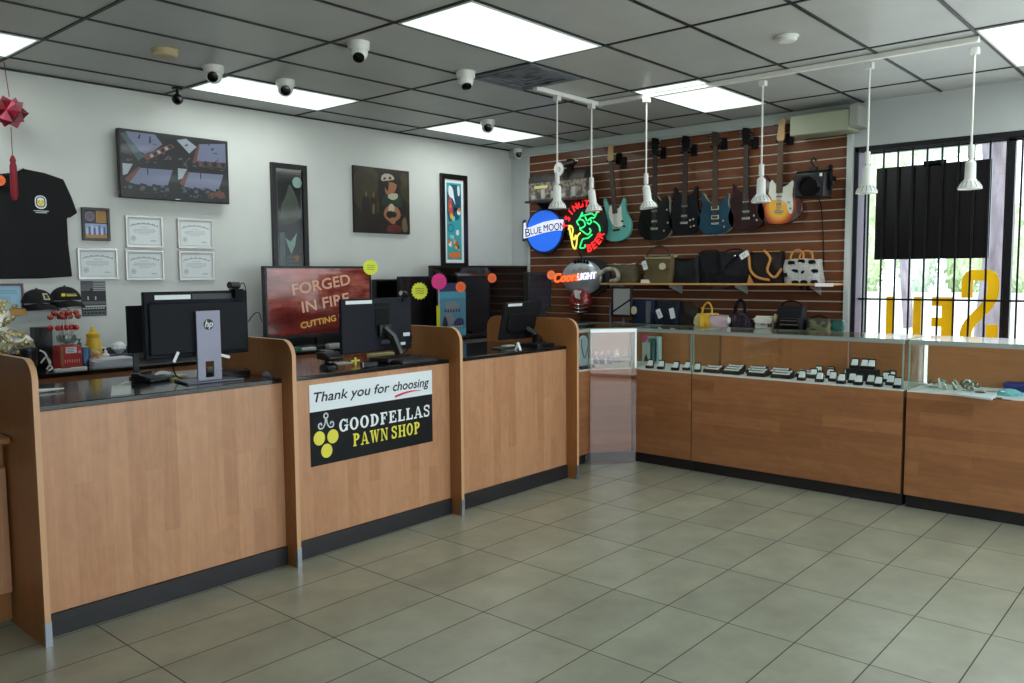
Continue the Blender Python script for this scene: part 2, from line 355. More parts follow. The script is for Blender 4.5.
def lamp(u, v, vb, lb, tilt=(0, 0, -1), bx=None):
    p = uz(u, v, TZ)
    q = ux(bx or u, vb, p.x); zb = q.z
    t = thing('pendant_lamp', lb, 'lamp', p, group='white pendant spotlights hanging from the tracks')
    part(t, 'adapter', MB().box(p.x-.025, p.x+.025, p.y-.025, p.y+.025, TZ-.045, TZ-.004), WPLAST, .004)
    zt = zb+.275
    part(t, 'rod', MB().cyl((p.x, p.y, zt), (p.x, p.y, TZ-.04), .0065), WHITE)
    part(t, 'swivel', MB().cyl((p.x, p.y, zt-.075), (p.x, p.y, zt+.01), .019).cyl((p.x-.02, p.y-.012, zt-.09), (p.x+.02, p.y+.012, zt-.09), .014).cyl((p.x, p.y, zt-.1), (p.x, p.y, zt-.07), .01), WPLAST)
    a = V(tilt).normalized(); o = V((p.x, p.y, zt-.09))
    lbd = part(t, 'lamp_body', MB().lathe([(.022, 0), (.031, .012), (.033, .115), (.044, .13), (.066, .158), (.072, .18), (.066, .18), (.05, .165)], o, 20, 0, a), mat('lamp_white', (228, 230, 226), .35))
    rb = MB()
    for k in range(14):
        x = a.orthogonal().normalized(); y = a.cross(x); d = x*math.cos(k*PI/7)+y*math.sin(k*PI/7)
        rb.cyl(o+a*.132+d*.047, o+a*.17+d*.071, .0035, n=5)
    part(lbd, 'vent_rib', rb, mat('rib_grey', (160, 164, 160), .5))
    part(lbd, 'bulb', MB().lathe([(.06, .168), (.05, .176), (.0, .184)], o, 18, 0, a), mat('bulb_face', (205, 198, 190), .3))
lamp(557, 95, 209, 'white pendant spotlight above the blue lit sign, farthest left')
lamp(591.5, 103.5, 212, 'white pendant spotlight above the red and green neon sign', (.05, -.1, -1))
lamp(646.5, 97, 209, 'white pendant spotlight over the black guitar, tilted', (.03, -.13, -1))
lamp(763, 80, 203, 'white pendant spotlight between the dark red and sunburst guitars')
lamp(870, 62, 194, 'white pendant spotlight at the left edge of the barred window', bx=868)
lamp(975, 47, 190, 'white pendant spotlight in front of the black panel in the window, nearest', bx=969)
# ------------------------------------------------------------------ slat wall
SL = wood('slat_wood', (112, 68, 44), (102, 60, 38), 'xy', .5, 1.4, .45, .1, .35)
SX = WRX-.022; SY0, SY1 = -1.105, 2.49; pitch = .0895
sl = MB().box(WRX-.010, WRX-.002, SY0, SY1, 0, 3.02, 1)
z = 3.02
while z > .05:
    sl.box(SX, WRX-.0105, SY0, SY1, max(0, z-pitch+.012), z, 0); z -= pitch
one('slatwall_panel', 'brown slatted display wall panel with pale grooves', 'wall panel', sl, [SL, mat('groove_metal', (214, 212, 196), .4, .2)])
struct('trim_3', MB().box(WRX-.045, WRX, SY0-.045, SY0-.001, 0, 2.86), mat('white_corner_trim', (196, 200, 198), .5))
struct('trim_4', MB().box(WRX-.03, WRX, SY1+.001, SY1+.03, 0, 3.02), mat('white_corner_trim', (196, 200, 198), .5))
# air curtain / pelmet box
a = ux(790, 113, 2.7); b = ux(849, 134, 2.7)
t = thing('pelmet_box', 'pale green rectangular box unit above the slatted wall at right', 'wall unit', (2.83, (a.y+b.y)/2, 2.855))
part(t, 'body', MB().box(2.7, SX-.001, b.y, a.y, 2.862, 3.035), mat('pale_green_enamel', (150, 155, 132), .5), .008)
part(t, 'end_bracket', MB().box(2.69, WRX-.001, b.y-.075, b.y-.002, 2.89, 3.06), mat('grey_enamel', (150, 152, 146), .5), .004)
# ------------------------------------------------------------------ window on the right wall
wf = MB()
xw = WRX+.06
for y in (WJ-.055, WJ-1.14, -4.2): wf.box(xw, xw+.06, y-.02 if y > -1.3 else y-.05, y, WB, WT)
wf.box(xw, xw+.06, WY0, WJ, WT-.05, WT).box(xw, xw+.06, WY0, WJ, WB, WB+.06)
w1 = struct('window_1', wf, FRB)
struct('window_jamb', MB().box(WRX+.04, WRX+.06, WJ-.06, WJ-.002, WB, WT), mat('white_jamb', (210, 205, 226), .5), w1)
struct('window_surround', MB().box(WRX-.006, WRX+.012, WJ-.022, WJ+.012, WB, WT+.012).box(WRX-.006, WRX+.012, WY0, WJ, WT-.03, WT+.012), FRB, w1)
struct('window_pane', MB().box(xw+.025, xw+.031, WY0, WJ-.02, WB+.02, WT-.02), GLASS, w1)
t = thing('window_grille', 'black steel security bars across the right window', 'window bars', (WRX+.03, -2.6, WB))
BARM = mat('black_steel', (20, 21, 26), .4, .3)
ys = [ux(u, 300, WRX+.03).y for u in (866, 880, 894, 908.5, 922.8, 937.5, 953.5, 969, 984.8, 1001.5, 1016.5)]
while ys[-1] > -4.6: ys.append(ys[-1]-.118)
for y in ys: part(t, 'bar', MB().box(WRX+.022, WRX+.036, y-.007, y+.007, WB+.02, WT-.02), BARM)
for z in (1.44, WT-.03, WB+.05): part(t, 'rail', MB().box(WRX+.018, WRX+.04, WY0+.02, WJ-.042, z-.008, z+.008), BARM)
PX = xw+.012
a = ux(877, 168, PX); b = ux(989, 258, PX)
t = thing('sign_panel', 'large dark panel hung in the window behind the bars', 'panel', (PX, (a.y+b.y)/2, b.z+.02))
part(t, 'board', MB().box(PX-.012, PX+.012, b.y, a.y, b.z, a.z-.005), mat('dark_panel', (22, 20, 22), .25), .003)
c = ux(933, 166, PX); part(t, 'hanger', MB().box(PX-.012, PX+.012, c.y-.10, c.y+.07, c.z-.0, c.z+.045), BLACKM)
# window lettering, mirrored as seen from inside
YELL = mat('yellow_vinyl', (246, 196, 0), .5, emit=.25)
GX = xw+.022
WS2 = Fr((GX, 0, 0), (0, -1, 0), (0, 0, 1))
def gab(u, v): return WS2.ab(ux(u, v, GX))
t = thing('window_lettering', 'big yellow vinyl letters on the window reading SELL mirrored from inside', 'lettering', (GX, -1.9, 1.1))
def letter(polys):
    mb = MB()
    for p in polys: mb.prism(WS2, p, -.001, .002)
    part(t, 'letter', mb, YELL)
sy1 = gab(978, 270)[1]; ey1 = gab(940, 297)[1]; yb = 1.06
def colx(u): return gab(u, 330)[0]
a0, a1 = colx(885.5), colx(892.5); letter([rect(a0, yb, a1, ey1), rect(a0-.13, yb, a0+.001, yb+.07)])
a0, a1 = colx(912.5), colx(920.5); letter([rect(a0, yb, a1, ey1), rect(a0-.13, yb, a0+.001, yb+.07)])
a0, a1, a2 = colx(931), colx(941), colx(952)
letter([rect(a1, yb, a2, ey1)]+[rect(a0, z, a1+.001, z+.075) for z in (yb, (yb+ey1)/2-.045, ey1-.075)])
s0, s1 = colx(961), colx(996); w = s1-s0; hh = sy1-yb; q = []
S = [(.08, .62), (.08, .84), (.25, .955), (.5, .96), (.78, .95), (.92, .83), (.9, .66), (.72, .5), (.5, .38), (.28, .26), (.1, .17), (.12, .06), (.4, .035), (.7, .035), (.92, .09), (.93, .26)]
S = [(.14, .64), (.14, .86), (.26, .93), (.5, .93), (.76, .93), (.87, .85), (.86, .68), (.7, .53), (.45, .41), (.2, .27), (.13, .14), (.24, .07), (.5, .06), (.76, .06), (.88, .13), (.88, .3)]
mb = MB(); mb.strip(WS2, [(s0+p.x*w, yb+p.y*hh) for p in catm([(x, y, 0) for x, y in S])], .085, -.001, 0, .003); part(t, 'letter', mb, YELL)
# ------------------------------------------------------------------ outside
struct('ground', MB().box(WRX+.2, 90, -80, 60, -.3, -.02).box(-60, WRX+.2, -80, WY0-.2, -.3, -.02), noisy('pale_concrete', (196, 196, 192), (178, 178, 174), .8, .8))
struct('trim_5', MB().box(26, 26.4, -40, 40, -.02, .95), mat('white_kerb_wall', (225, 225, 222), .7))
LEAFA = noisy('hedge_leaf', (168, 190, 146), (214, 226, 190), 9, .7, bump=.6); LEAFB = noisy('hedge_leaf_blue', (186, 204, 184), (228, 236, 224), 7, .7, bump=.6)
BARK = noisy('pale_bark', (150, 140, 150), (110, 100, 108), 6, .8, stretch=(1, 1, .3), bump=.5)
def bush(c, rx, ry, rz, n, lb, m, name='shrub', cat='shrub', trunk=None, group='shrubs along the street'):
    mb = MB(); rnd = random.Random(int(c[0]*31+c[1]*17))
    for k in range(n):
        u_, v_ = rnd.uniform(-1, 1), rnd.uniform(0, 2*PI); r = math.sqrt(1-u_*u_)*rnd.uniform(.55, 1); p = V((c[0]+rx*r*math.cos(v_), c[1]+ry*r*math.sin(v_), c[2]+rz*u_*rnd.uniform(.6, 1)))
        s = rnd.uniform(.08, .2)*max(rx, rz)*.5; R = Euler((rnd.uniform(0, 6), rnd.uniform(0, 6), rnd.uniform(0, 6))).to_matrix()
        mb.add([p+R@V(q)*s for q in ((-1, 0, 0), (0, -.45, .1), (1, 0, 0), (0, .45, .1))], [(0, 1, 2, 3)])
    mb.sph(c, rx*.72, ry*.72, rz*.72, 12)
    t = thing(name, lb, cat, (c[0], c[1], c[2]-rz), group=group)
    part(t, 'foliage', mb, m)
    if trunk: part(t, 'trunk', MB().tube(trunk, [.16, .13, .1, .06], 8), BARK)
hp = [(868, 3.4), (893, 3.9), (918, 3.0), (943, 3.5), (968, 3.9), (993, 2.9), (1018, 3.6)]
nm = ['leftmost roadside shrub seen through the window beside the slatted wall', 'roadside shrub behind the first yellow window letter', 'roadside shrub behind the second yellow window letter', 'roadside shrub behind the yellow mirrored E',
      'roadside shrub left of the yellow S', 'roadside shrub behind the yellow S and palm trunk', 'rightmost roadside shrub beyond the window mullion']
for k, ((u, h), lb) in enumerate(zip(hp, nm)):
    p = ux(u, 280, 27.6); bush((27.6+2.2*(k % 2), p.y, .6+h/2-.2), .85, .62, h*.55, 420, lb, LEAFA if h > 3.3 else LEAFB)
p = ux(869, 230, 14); bush((14, p.y+.3, 3.6), 1.2, 1.3, 1.6, 500, 'pale green tree outside at the left edge of the window', LEAFA, 'tree', 'tree', [(14, p.y+.3, 0), (14, p.y+.2, 1.2), (14, p.y+.3, 2.4), (14.1, p.y+.4, 3.4)], None)
p = ux(915, 130, 22); bush((22, p.y, 5.6), 1.6, 2.6, 1.0, 260, 'pale thin-leaved tree crown high behind the dark panel', LEAFB, 'tree', 'tree', [(22, p.y, 0), (22, p.y+.2, 2), (22, p.y, 4), (22, p.y, 5.4)], None)
p0 = uz(988, 332, 0); X_ = 8.0; p0 = ux(987, 345, X_); p1 = ux(1000, 225, X_); p2 = ux(996, 130, X_)
t = thing('palm_tree', 'pale smooth tree trunk outside behind the yellow S', 'tree', (X_, p0.y, 0))
part(t, 'trunk', MB().tube(catm([(X_, p0.y, -.02), p0, p1, p2, p2+V((0, .1, 2))]), .17, 12), BARK)
fr = MB()
for k in range(9):
    a = k*2*PI/9; d = V((math.cos(a), math.sin(a), 0)); o = p2+V((0, .1, 2)); P = [o+d*(s*2.2)+V((0, 0, .7*s-2.2*s*s)) for s in (0, .25, .5, .75, 1)]
    sd = V((-d.y, d.x, 0))
    for i in range(4): fr.add([P[i]-sd*.25*(1-i/5), P[i]+sd*.25*(1-i/5), P[i+1]+sd*.25*(1-(i+1)/5), P[i+1]-sd*.25*(1-(i+1)/5)], [(0, 1, 2, 3)])
part(t, 'frond', fr, LEAFB)
# ------------------------------------------------------------------ service counters
DZ = 1.092; FY = .39
FOOT = mat('foot_steel', (170, 174, 184), .3, .9)
def divider(x, lb):
    t = thing('counter_divider', lb, 'divider panel', (x, .78, 0), group='rounded wooden divider panels')
    y0, y1, zt, r = .28, 1.27, 1.315, .1
    P = [(y0, .0), (y1, .0)]+circ(y1-r, zt-r, r, 8, None, 0, PI/2)+circ(y0+r, zt-r, r, 8, None, PI/2, PI)
    F = Fr((x, 0, 0), (0, 1, 0), (0, 0, 1))
    part(t, 'panel', MB().prism(F, P, -.013, .013, 0, 1), [OAKD, OAKE])
    part(t, 'metal_foot', MB().box(x-.0145, x+.0145, y0-.003, y0+.014, 0, .115), FOOT)
XS = [-3.11, -1.77, -.43, .905]
for x, lb in zip(XS, ['wooden divider panel at the left end of the service counter', 'wooden divider panel between the first and second service desks', 'wooden divider panel right of the shop sign', 'wooden divider panel at the right end, beside the corner display case']): divider(x, lb)
for k, lb in enumerate(['wooden service desk at left under the large monitor', 'wooden service desk carrying the pawn shop sign', 'wooden service desk at right with the tilted monitor']):
    x0, x1 = XS[k]+.0135, XS[k+1]-.0135
    t = thing('service_desk', lb, 'counter', ((x0+x1)/2, .78, 0), group='wooden service desks')
    part(t, 'front_panel', MB().box(x0, x1, FY, FY+.02, .11, DZ-.028), OAK)
    part(t, 'kick_plate', MB().box(x0, x1, FY-.014, FY-.001, 0, .108), KICK)
    part(t, 'desktop', MB().box(x0, x1, FY-.004, 1.21, DZ-.028, DZ), TOPB, .004)
    part(t, 'back_panel', MB().box(x0, x1, 1.14, 1.16, .02, DZ-.03), OAKH)
    part(t, 'shelf', MB().box(x0+.01, x1-.01, FY+.05, 1.13, .5, .52), OAKH)
# gate at the far left
t = thing('counter_gate', 'low wooden counter gate with ledge at the far left edge', 'gate', (-3.75, .68, .17))
part(t, 'panel', MB().box(-4.4, -3.132, .655, .68, .17, .78), OAK, .003); part(t, 'ledge', MB().box(-4.4, -3.131, .56, .80, .905, .935), OAKD, .006); part(t, 'rail', MB().box(-4.4, -3.132, .68, .70, .03, .905), OAKD)
# back counter against the left wall
t = thing('back_counter', 'long low counter with black top along the left wall', 'counter', (-1, 2.45, 0))
bx = [-5.2, -3.9, -2.6, -1.25, .1, 1.4]
for i in range(5): part(t, 'door', MB().box(bx[i]+.004, bx[i+1]-.004, 2.135, 2.155, .1, 1.018), OAKH, .002)
part(t, 'carcass', MB().box(-5.2, 1.4, 2.156, WLY-.002, .1, 1.02), OAKD); part(t, 'kick_plate', MB().box(-5.2, 1.4, 2.19, 2.21, 0, .1), KICK)
part(t, 'countertop', MB().box(-5.2, 2.92, 2.115, WLY-.001, 1.02, 1.05), TOPB, .004)
part(t, 'backsplash', MB().box(-5.2, 2.92, WLY-.022, WLY-.002, 1.0505, 1.14), mat('black_backsplash', (10, 11, 13), .4))
# back counter below the slatted wall
t = thing('back_counter', 'black topped counter under the slatted wall, holding the lower bags', 'counter', (2.66, .4, 0))
part(t, 'carcass', MB().box(2.42, SX-.001, -1.1, 1.9, .0, 1.15), OAKH); part(t, 'countertop', MB().box(2.40, SX-.001, -1.105, 1.9, 1.15, 1.18), TOPB, .003)
# ------------------------------------------------------------------ glass display cases
CZ0, CZ1 = .845, 1.2
DECK = mat('white_deck', (214, 218, 216), .5)
def inset(P, d):
    """move polygon edges inward (ccw)"""
    n = len(P); L = []
    for i in range(n):
        a, b = V(P[i]), V(P[(i+1) % n]); t_ = (b-a).normalized(); q = V((-t_.y, t_.x)); L.append((a+q*d[i], t_))
    o = []
    for i in range(n):
        (p, t1), (q, t2) = L[i-1], L[i]; cr = t1.x*t2.y-t1.y*t2.x
        s = ((q.x-p.x)*t2.y-(q.y-p.y)*t2.x)/cr if abs(cr) > 1e-6 else 0; o.append(tuple(p+t1*s) if abs(cr) > 1e-6 else tuple(q))
    return o
def case(P, nf, lb, doors=2, sides=(1, 1)):
    """P: ccw footprint; the first nf edges are fronts; edge order: fronts..., side, back, side"""
    cx = sum(p[0] for p in P)/len(P); cy = sum(p[1] for p in P)/len(P); n = len(P)
    t = thing('display_case', lb, 'display case', (cx, cy, 0), group='glass topped display cases')
    kd = [.05 if i < nf else .0 for i in range(n)]
    part(t, 'kick_plate', MB().prism(FLAT, inset(P, kd), 0, .097), KICK)
    part(t, 'base_panel', MB().prism(FLAT, P, .097, CZ0-.012), OAKH)
    part(t, 'deck', MB().prism(FLAT, inset(P, [.002]*n), CZ0-.0115, CZ0), DECK)
    part(t, 'top_pane', MB().prism(FLAT, inset(P, [-.004]*nf+[.001]*(n-nf)), CZ1-.008, CZ1, 0, 1), [GLASS, GEDGE])
    bi = nf+1
    for i in list(range(nf))+[nf]*sides[0]+[n-1]*sides[1]:
        a, b = V((*P[i], 0)), V((*P[(i+1) % n], 0)); d = (b-a).normalized(); F = Fr(a, d, (0, 0, 1)); L = (b-a).length
        part(t, 'front_pane' if i < nf else 'side_pane', MB().fbox(F, .004, L-.004, CZ0+.001, CZ1-.0085, -.009 if i < nf else -.012, -.003 if i < nf else -.006), GLASS)
        if i < nf:
            part(t, 'frame_rail', MB().fbox(F, .002, L-.002, CZ1-.032, CZ1-.009, -.014, -.001), ALU)
            for s in (.004, L-.012): part(t, 'edge_post', MB().fbox(F, s, s+.008, CZ0+.001, CZ1-.033, -.014, -.001), GEDGE)
    a, b = V((*P[bi], 0)), V((*P[(bi+1) % n], 0)); d = (b-a).normalized(); F = Fr(a, d, (0, 0, 1)); L = (b-a).length
    for k in range(doors):
        dr = part(t, 'door', MB().fbox(F, L*k/doors+.003, L*(k+1)/doors-.003, CZ0+.001, CZ1-.01, -.03-.014*(k % 2), -.018-.014*(k % 2)), OAKI)
        part(dr, 'door_pull', MB().fbox(F, L*(k+.5)/doors-.04, L*(k+.5)/doors+.04, 1.0, 1.012, -.018, -.002), ALU)
    return t
CX0, CX1 = 1.72, 2.25
y1, y2, y3 = ux(692, 350, CX0).y, ux(906, 360, CX0).y, -4.1
case([(.93, .53), (1.415, .53), (1.415, 1.05), (.93, 1.05)], 1, 'small display case right of the last divider, holding a necklace bust', 1, (0, 1))
case([(1.42, .53), (CX0, .30), (CX1, .30), (CX1, 1.05), (1.42, 1.05)], 1, 'angled corner display case behind the clear sheet', 1, (1, 0))
case([(CX0, .29), (CX0, y1+.004), (CX1, y1+.004), (CX1, .29)], 1, 'short display case with a few ring boxes, right of the angled corner', 2)
case([(CX0, y1-.004), (CX0, y2+.012), (CX1, y2+.012), (CX1, y1-.004)], 1, 'long display case full of black ring boxes and trays', 3)
case([(CX0, y2-.012), (CX0, y3), (CX1, y3), (CX1, y2-.012)], 1, 'display case at the right edge with white jewellery trays', 2)
# clear sheet leaning on the angled case
a, b = V((1.38, .50, 0)), V((CX0-.012, .24, 0)); d = (b-a).normalized(); F = Fr(a, d, (0, 0, 1)); L = (b-a).length
t = thing('clear_sheet', 'tall clear sheet with white edges standing in front of the angled corner case', 'glass sheet', (a+b)/2)
part(t, 'sheet', MB().fbox(F, 0, L, .0, 1.19, -.003, .003), glass('clear_acrylic', (246, 238, 236), .06, .02))
part(t, 'edge_strip', MB().fbox(F, 0, L, 1.165, 1.195, -.006, .006).fbox(F, L-.016, L, .85, 1.165, -.006, .006), mat('white_edging', (240, 242, 240), .3, emit=.15))
# ------------------------------------------------------------------ left wall: pictures, clothes, television
WL = Fr((0, WLY, 0), (1, 0, 0), (0, 0, 1))
def wq(u, v, d=.01): p = uy(u, v, WLY-d); return (p.x, p.z)
def wrect(ul, vt, ur, vb, d=.012):
    a = wq(ul, vt, d); b = wq(ur, vb, d); return a[0], b[1], b[0], a[1]
def N(R, x, y): return (R[0]+(R[2]-R[0])*x, R[1]+(R[3]-R[1])*y)
def NR(R, x0, y0, x1, y1): return rect(*N(R, x0, y0), *N(R, x1, y1))
SILF = mat('silver_frame', (200, 196, 192), .35, .5)
def framed(name, lb, cat, R, fm, fw, depth, draw, mats, group=None, F=WL, pname='picture'):
    t = thing(name, lb, cat, F.p((R[0]+R[2])/2, R[1], 0), group=group)
    part(t, 'frame', MB().ring(F, rect(*R), rect(R[0]+fw, R[1]+fw, R[2]-fw, R[3]-fw), .002, depth), fm, .002)
    I = (R[0]+fw, R[1]+fw, R[2]-fw, R[3]-fw); mb = MB().prism(F, rect(*I), .003, depth*.45); draw(mb, I, depth*.45+.0006)
    part(t, pname, mb, mats); return t
def cert(mb, I, c):
    mb.ring(WL, NR(I, .03, .04, .97, .96), NR(I, .04, .055, .96, .945), c, c+.0002, 1)
    for k in range(17):
        t = -1+k/8; x = .5+t*.4; y = .80-.09*t*t; mb.poly(WL, NR(I, x-.017, y-.03, x+.017, y+.03*(k % 3 != 0)), c, 2)
    for k, (w, y) in enumerate(((.12, .66), (.3, .58), (.34, .53), (.3, .48), (.16, .42))):
        x = .5-w
        while x < .5+w-.02: e = random.uniform(.03, .09); mb.poly(WL, NR(I, x, y-.01, min(x+e, .5+w), y+.012), c, 1); x += e+.015
    q = N(I, .17, .27); r = (I[2]-I[0])*.075; mb.ring(WL, circ(*q, r), circ(*q, r*.8), c, c+.0002, 1); mb.poly(WL, star(*q, r*.6, 8), c, 1)
    mb.poly(WL, NR(I, .66, .15, .88, .16), c, 1); mb.strip(WL, [N(I, .68+k*.03, .18+.02*(k % 2)) for k in range(6)], .004, c, 2)
for q, lb in (((125, 215, 163.5, 248), 'silver framed certificate, top left of the group of five'), ((177, 218, 213.5, 249), 'silver framed certificate, top right of the group, just under the wall television'), ((77, 248, 118.5, 279), 'silver framed certificate, lower left of the group, above the grey flag poster'),
              ((125, 250, 164.5, 280), 'silver framed certificate, lower middle of the group of five'), ((178.5, 251, 214.5, 280), 'silver framed certificate, lower right of the group, above the large monitor')):
    framed('certificate', lb, 'certificate', wrect(*q), SILF, .014, .02, cert, [PAPER, INK, INKD], 'silver framed certificates', pname='certificate_paper')
BFR = mat('black_frame', (16, 15, 16), .3)
def plaque(mb, I, c):
    mb.poly(WL, NR(I, .0, .56, .48, 1), c, 1); q = N(I, .24, .78); mb.poly(WL, circ(*q, .03), c+.0004, 2); mb.ring(WL, circ(*q, .034), circ(*q, .029), c+.0003, c+.0006, 3)
    mb.poly(WL, NR(I, .52, .56, 1, 1), c, 3)
    for k in range(5): mb.poly(WL, NR(I, .58, .62+k*.07, .94, .645+k*.07), c+.0004, 4)
    mb.poly(WL, NR(I, .0, .0, 1, .52), c, 5); mb.poly(WL, NR(I, .0, .0, 1, .17), c+.0003, 3)
    for k in range(8): mb.poly(WL, NR(I, .06+k*.11, .12, .14+k*.11, .36+.05*(k % 3)), c+.0006, 6 if k % 2 else 7)
framed('award_plaque', 'small black framed plaque with a group photo beside the black shirt', 'plaque', wrect(81, 207, 110.5, 241), BFR, .02, .022, plaque,
       [NBLACK, mat('plaque_purple', (62, 58, 74), .5), mat('plaque_blue', (96, 92, 128), .5), mat('plaque_gold', (176, 134, 74), .5), mat('plaque_brown', (120, 86, 44), .5), mat('plaque_sky', (150, 172, 200), .5), mat('photo_blue', (60, 88, 168), .5), mat('photo_white', (200, 206, 216), .5)])
def blue(mb, I, c):
    mb.poly(WL, NR(I, .0, .0, 1, .0+1), c, 1)
    for k in range(3): mb.poly(WL, NR(I, .12, .78-k*.07, .9, .80-k*.07), c+.0004, 2)
    for k in range(6): mb.poly(WL, NR(I, .2, .2+k*.06, .75, .215+k*.06), c+.0004, 2)
t = framed('certificate', 'pale blue certificate in a dark red edged frame behind the gold ornament', 'certificate', wrect(-26, 284, 24.5, 310), mat('maroon_frame', (92, 44, 52), .4), .014, .018, blue, [PAPER, mat('pale_blue_print', (150, 194, 218), .5), mat('blue_ink', (96, 130, 160), .6)])
R = wrect(-26, 310, 25.5, 314.5); one('shelf_strip', 'narrow orange strip under the pale blue certificate', 'strip', MB().fbox(WL, R[0], R[2], R[1], R[3]-.002, .002, .03), mat('orange_wood', (206, 150, 62), .5))
# black shirt
CLOTH = noisy('black_cloth', (10, 11, 14), (15, 16, 19), 90, .9)
P = [wq(*p) for p in ((24, 169), (44, 173), (63, 179.5), (71, 197), (77, 213), (70, 217.5), (66.5, 218), (68, 245), (72, 276.5), (40, 278.5), (0, 279), (-55, 278), (-50, 218), (-62, 212), (-50, 178), (-22, 170), (-14, 172), (0, 174), (14, 172.5))]
t = thing('t_shirt', 'black t-shirt with small round chest logo pinned to the wall', 'shirt', (wq(8, 278)[0], WLY-.02, wq(8, 279)[1]))
b_ = MB().prism(WL, P, .003, .024)
part(t, 'shirt_body', b_, CLOTH, .008, label='black cotton shirt body')
q = wq(41, 202.5, .03); lg = MB().prism(WL, rrect(q[0]-.038, q[1]-.045, q[0]+.038, q[1]+.05, .034), .0245, .0252, 0).ring(WL, rrect(q[0]-.031, q[1]-.035, q[0]+.031, q[1]+.043, .028), rrect(q[0]-.024, q[1]-.028, q[0]+.024, q[1]+.036, .022), .0253, .0256, 1)
for dx, dy in ((-.013, .006), (.013, .006), (0, -.014)): lg.prism(WL, circ(q[0]+dx, q[1]+dy, .0125, 14), .0253, .0262, 2)
for k in range(2): lg.fbox(WL, q[0]-.05+k*.012, q[0]+.05-k*.012, q[1]-.062-k*.012, q[1]-.057-k*.012, .0245, .025, 0)
part(t, 'chest_logo', lg, [PWHITE, NBLACK, mat('logo_yellow', (226, 206, 40), .5)])
cl = MB().tube([WL.p(*wq(u, v, .025), .026) for u, v in ((-14, 171), (-5, 174.5), (5, 175.5), (15, 173.5), (24, 169))], .007, 6); part(t, 'collar', cl, CLOTH)
NEON = {'yellow': mat('neon_yellow', (222, 232, 60), .6, emit=.12), 'pink': mat('neon_pink', (232, 40, 140), .6, emit=.12), 'orange': mat('neon_orange', (252, 110, 56), .6, emit=.12)}
TAGI = mat('tag_ink', (120, 110, 40), .6)
def pricetag(p, r, col, lb, n=14, F=None, k=.86, ink=True):
    """starburst card at point p, facing the shop"""
    F = F or Fr(p+V((0, -.42*r, 0)), (.906, -.423, 0), (0, 0, 1)); mb = MB().prism(F, star(0, 0, r, n, k), 0, .002)
    if ink:
        for i in range(3): mb.strip(F, [(-r*.5, r*(.25-.25*i)), (-r*.1, r*(.30-.25*i)), (r*.2, r*(.2-.25*i)), (r*.5, r*(.28-.25*i))], r*.06, .0026, 1)
    one('price_tag', lb, 'price tag', mb, [NEON[col], TAGI], 'starburst price tags')
q = wq(-1, 180.5, .04); pricetag(WL.p(*q, .03), .04, 'orange', 'orange starburst price tag at the left edge on the black shirt')
# caps
def cap(u, v, w, lb, brim, logo):
    a = wq(u, v, .06); o = WL.p(a[0], a[1], .002)
    t = thing('baseball_cap', lb, 'cap', o, group='black baseball caps on the wall')
    mb = MB(); n = 20; k = 8; vs = []; fs = []
    for i in range(k+1):
        ph = PI/2*i/k
        for j in range(n+1): th = PI*j/n; vs.append(WL.p(a[0]+w*math.cos(th)*math.cos(ph*.98), a[1]+w*.92*math.sin(ph), .003+w*1.0*math.sin(th)*math.cos(ph*.98)))
    for i in range(k):
        for j in range(n): fs.append((i*(n+1)+j, i*(n+1)+j+1, (i+1)*(n+1)+j+1, (i+1)*(n+1)+j))
    fs.append(tuple(range(n+1))[::-1]); mb.add(vs, fs); part(t, 'crown', mb, CLOTH)
    bm_ = MB(); bp = []; s = brim
    for rr in (1.0, 1.9): bp.append([V((s*.25+math.cos(th)*w*(1 if rr == 1 else .95), -math.sin(th)*w*rr)) for th in [PI*j/14 for j in range(15)]])
    top = []; 
    for row, dz in ((bp[0], 0), (bp[1], -.035)):
        for x in row: top.append(V((a[0]+x.x-(s*.25)*(1 if row is bp[0] else -1.2*1), WLY-.004+x.y*.9, a[1]+dz-abs(x.x)*.15)))
    m_ = len(bp[0]); bm_.add(top+[p+V((0, 0, -.006)) for p in top], [(i, i+1, m_+i+1, m_+i) for i in range(m_-1)]+[(2*m_+i, 3*m_+i, 3*m_+i+1, 2*m_+i+1) for i in range(m_-1)]+[(m_+i, m_+i+1, 3*m_+i+1, 3*m_+i) for i in range(m_-1)])
    part(t, 'brim', bm_, CLOTH)
    part(t, 'button', MB().sph(WL.p(a[0], a[1]+w*.92, .006), .009, n=8), CLOTH)
    lm = MB(); th0, dth = logo[1:3]
    for (x0, x1, y0, y1, mi) in logo[0]:
        P4 = []
        for (xx, yy) in ((x0, y0), (x1, y0), (x1, y1), (x0, y1)):
            th = th0+xx*dth; ph = yy; P4.append(WL.p(a[0]+w*1.04*math.cos(th)*math.cos(ph), a[1]+w*.955*math.sin(ph), .003+w*1.05*math.sin(th)*math.cos(ph)))
        lm.add(P4, [(0, 1, 2, 3)], mi)
    part(t, 'front_logo', lm, [mat('logo_cream', (206, 200, 160), .6), NBLACK, mat('logo_yellow', (226, 206, 40), .5)])
cap(40, 303, .108, 'black cap with round pale emblem, left one on the wall', .06, ([(-.5, .5, .22, .72, 0), (-.32, .32, .45, .62, 1), (-.3, .3, .30, .42, 1)], 1.25, -.45))
cap(68, 300, .108, 'black cap with yellow and white lettering, right one on the wall', .03, ([(-.9, -.55, .28, .5, 2)]+[(-.45+k*.13, -.36+k*.13, .40, .47, 0) for k in range(8)]+[(-.45+k*.13, -.34+k*.13, .28, .36, 2) for k in range(8)], 1.5, -.7))
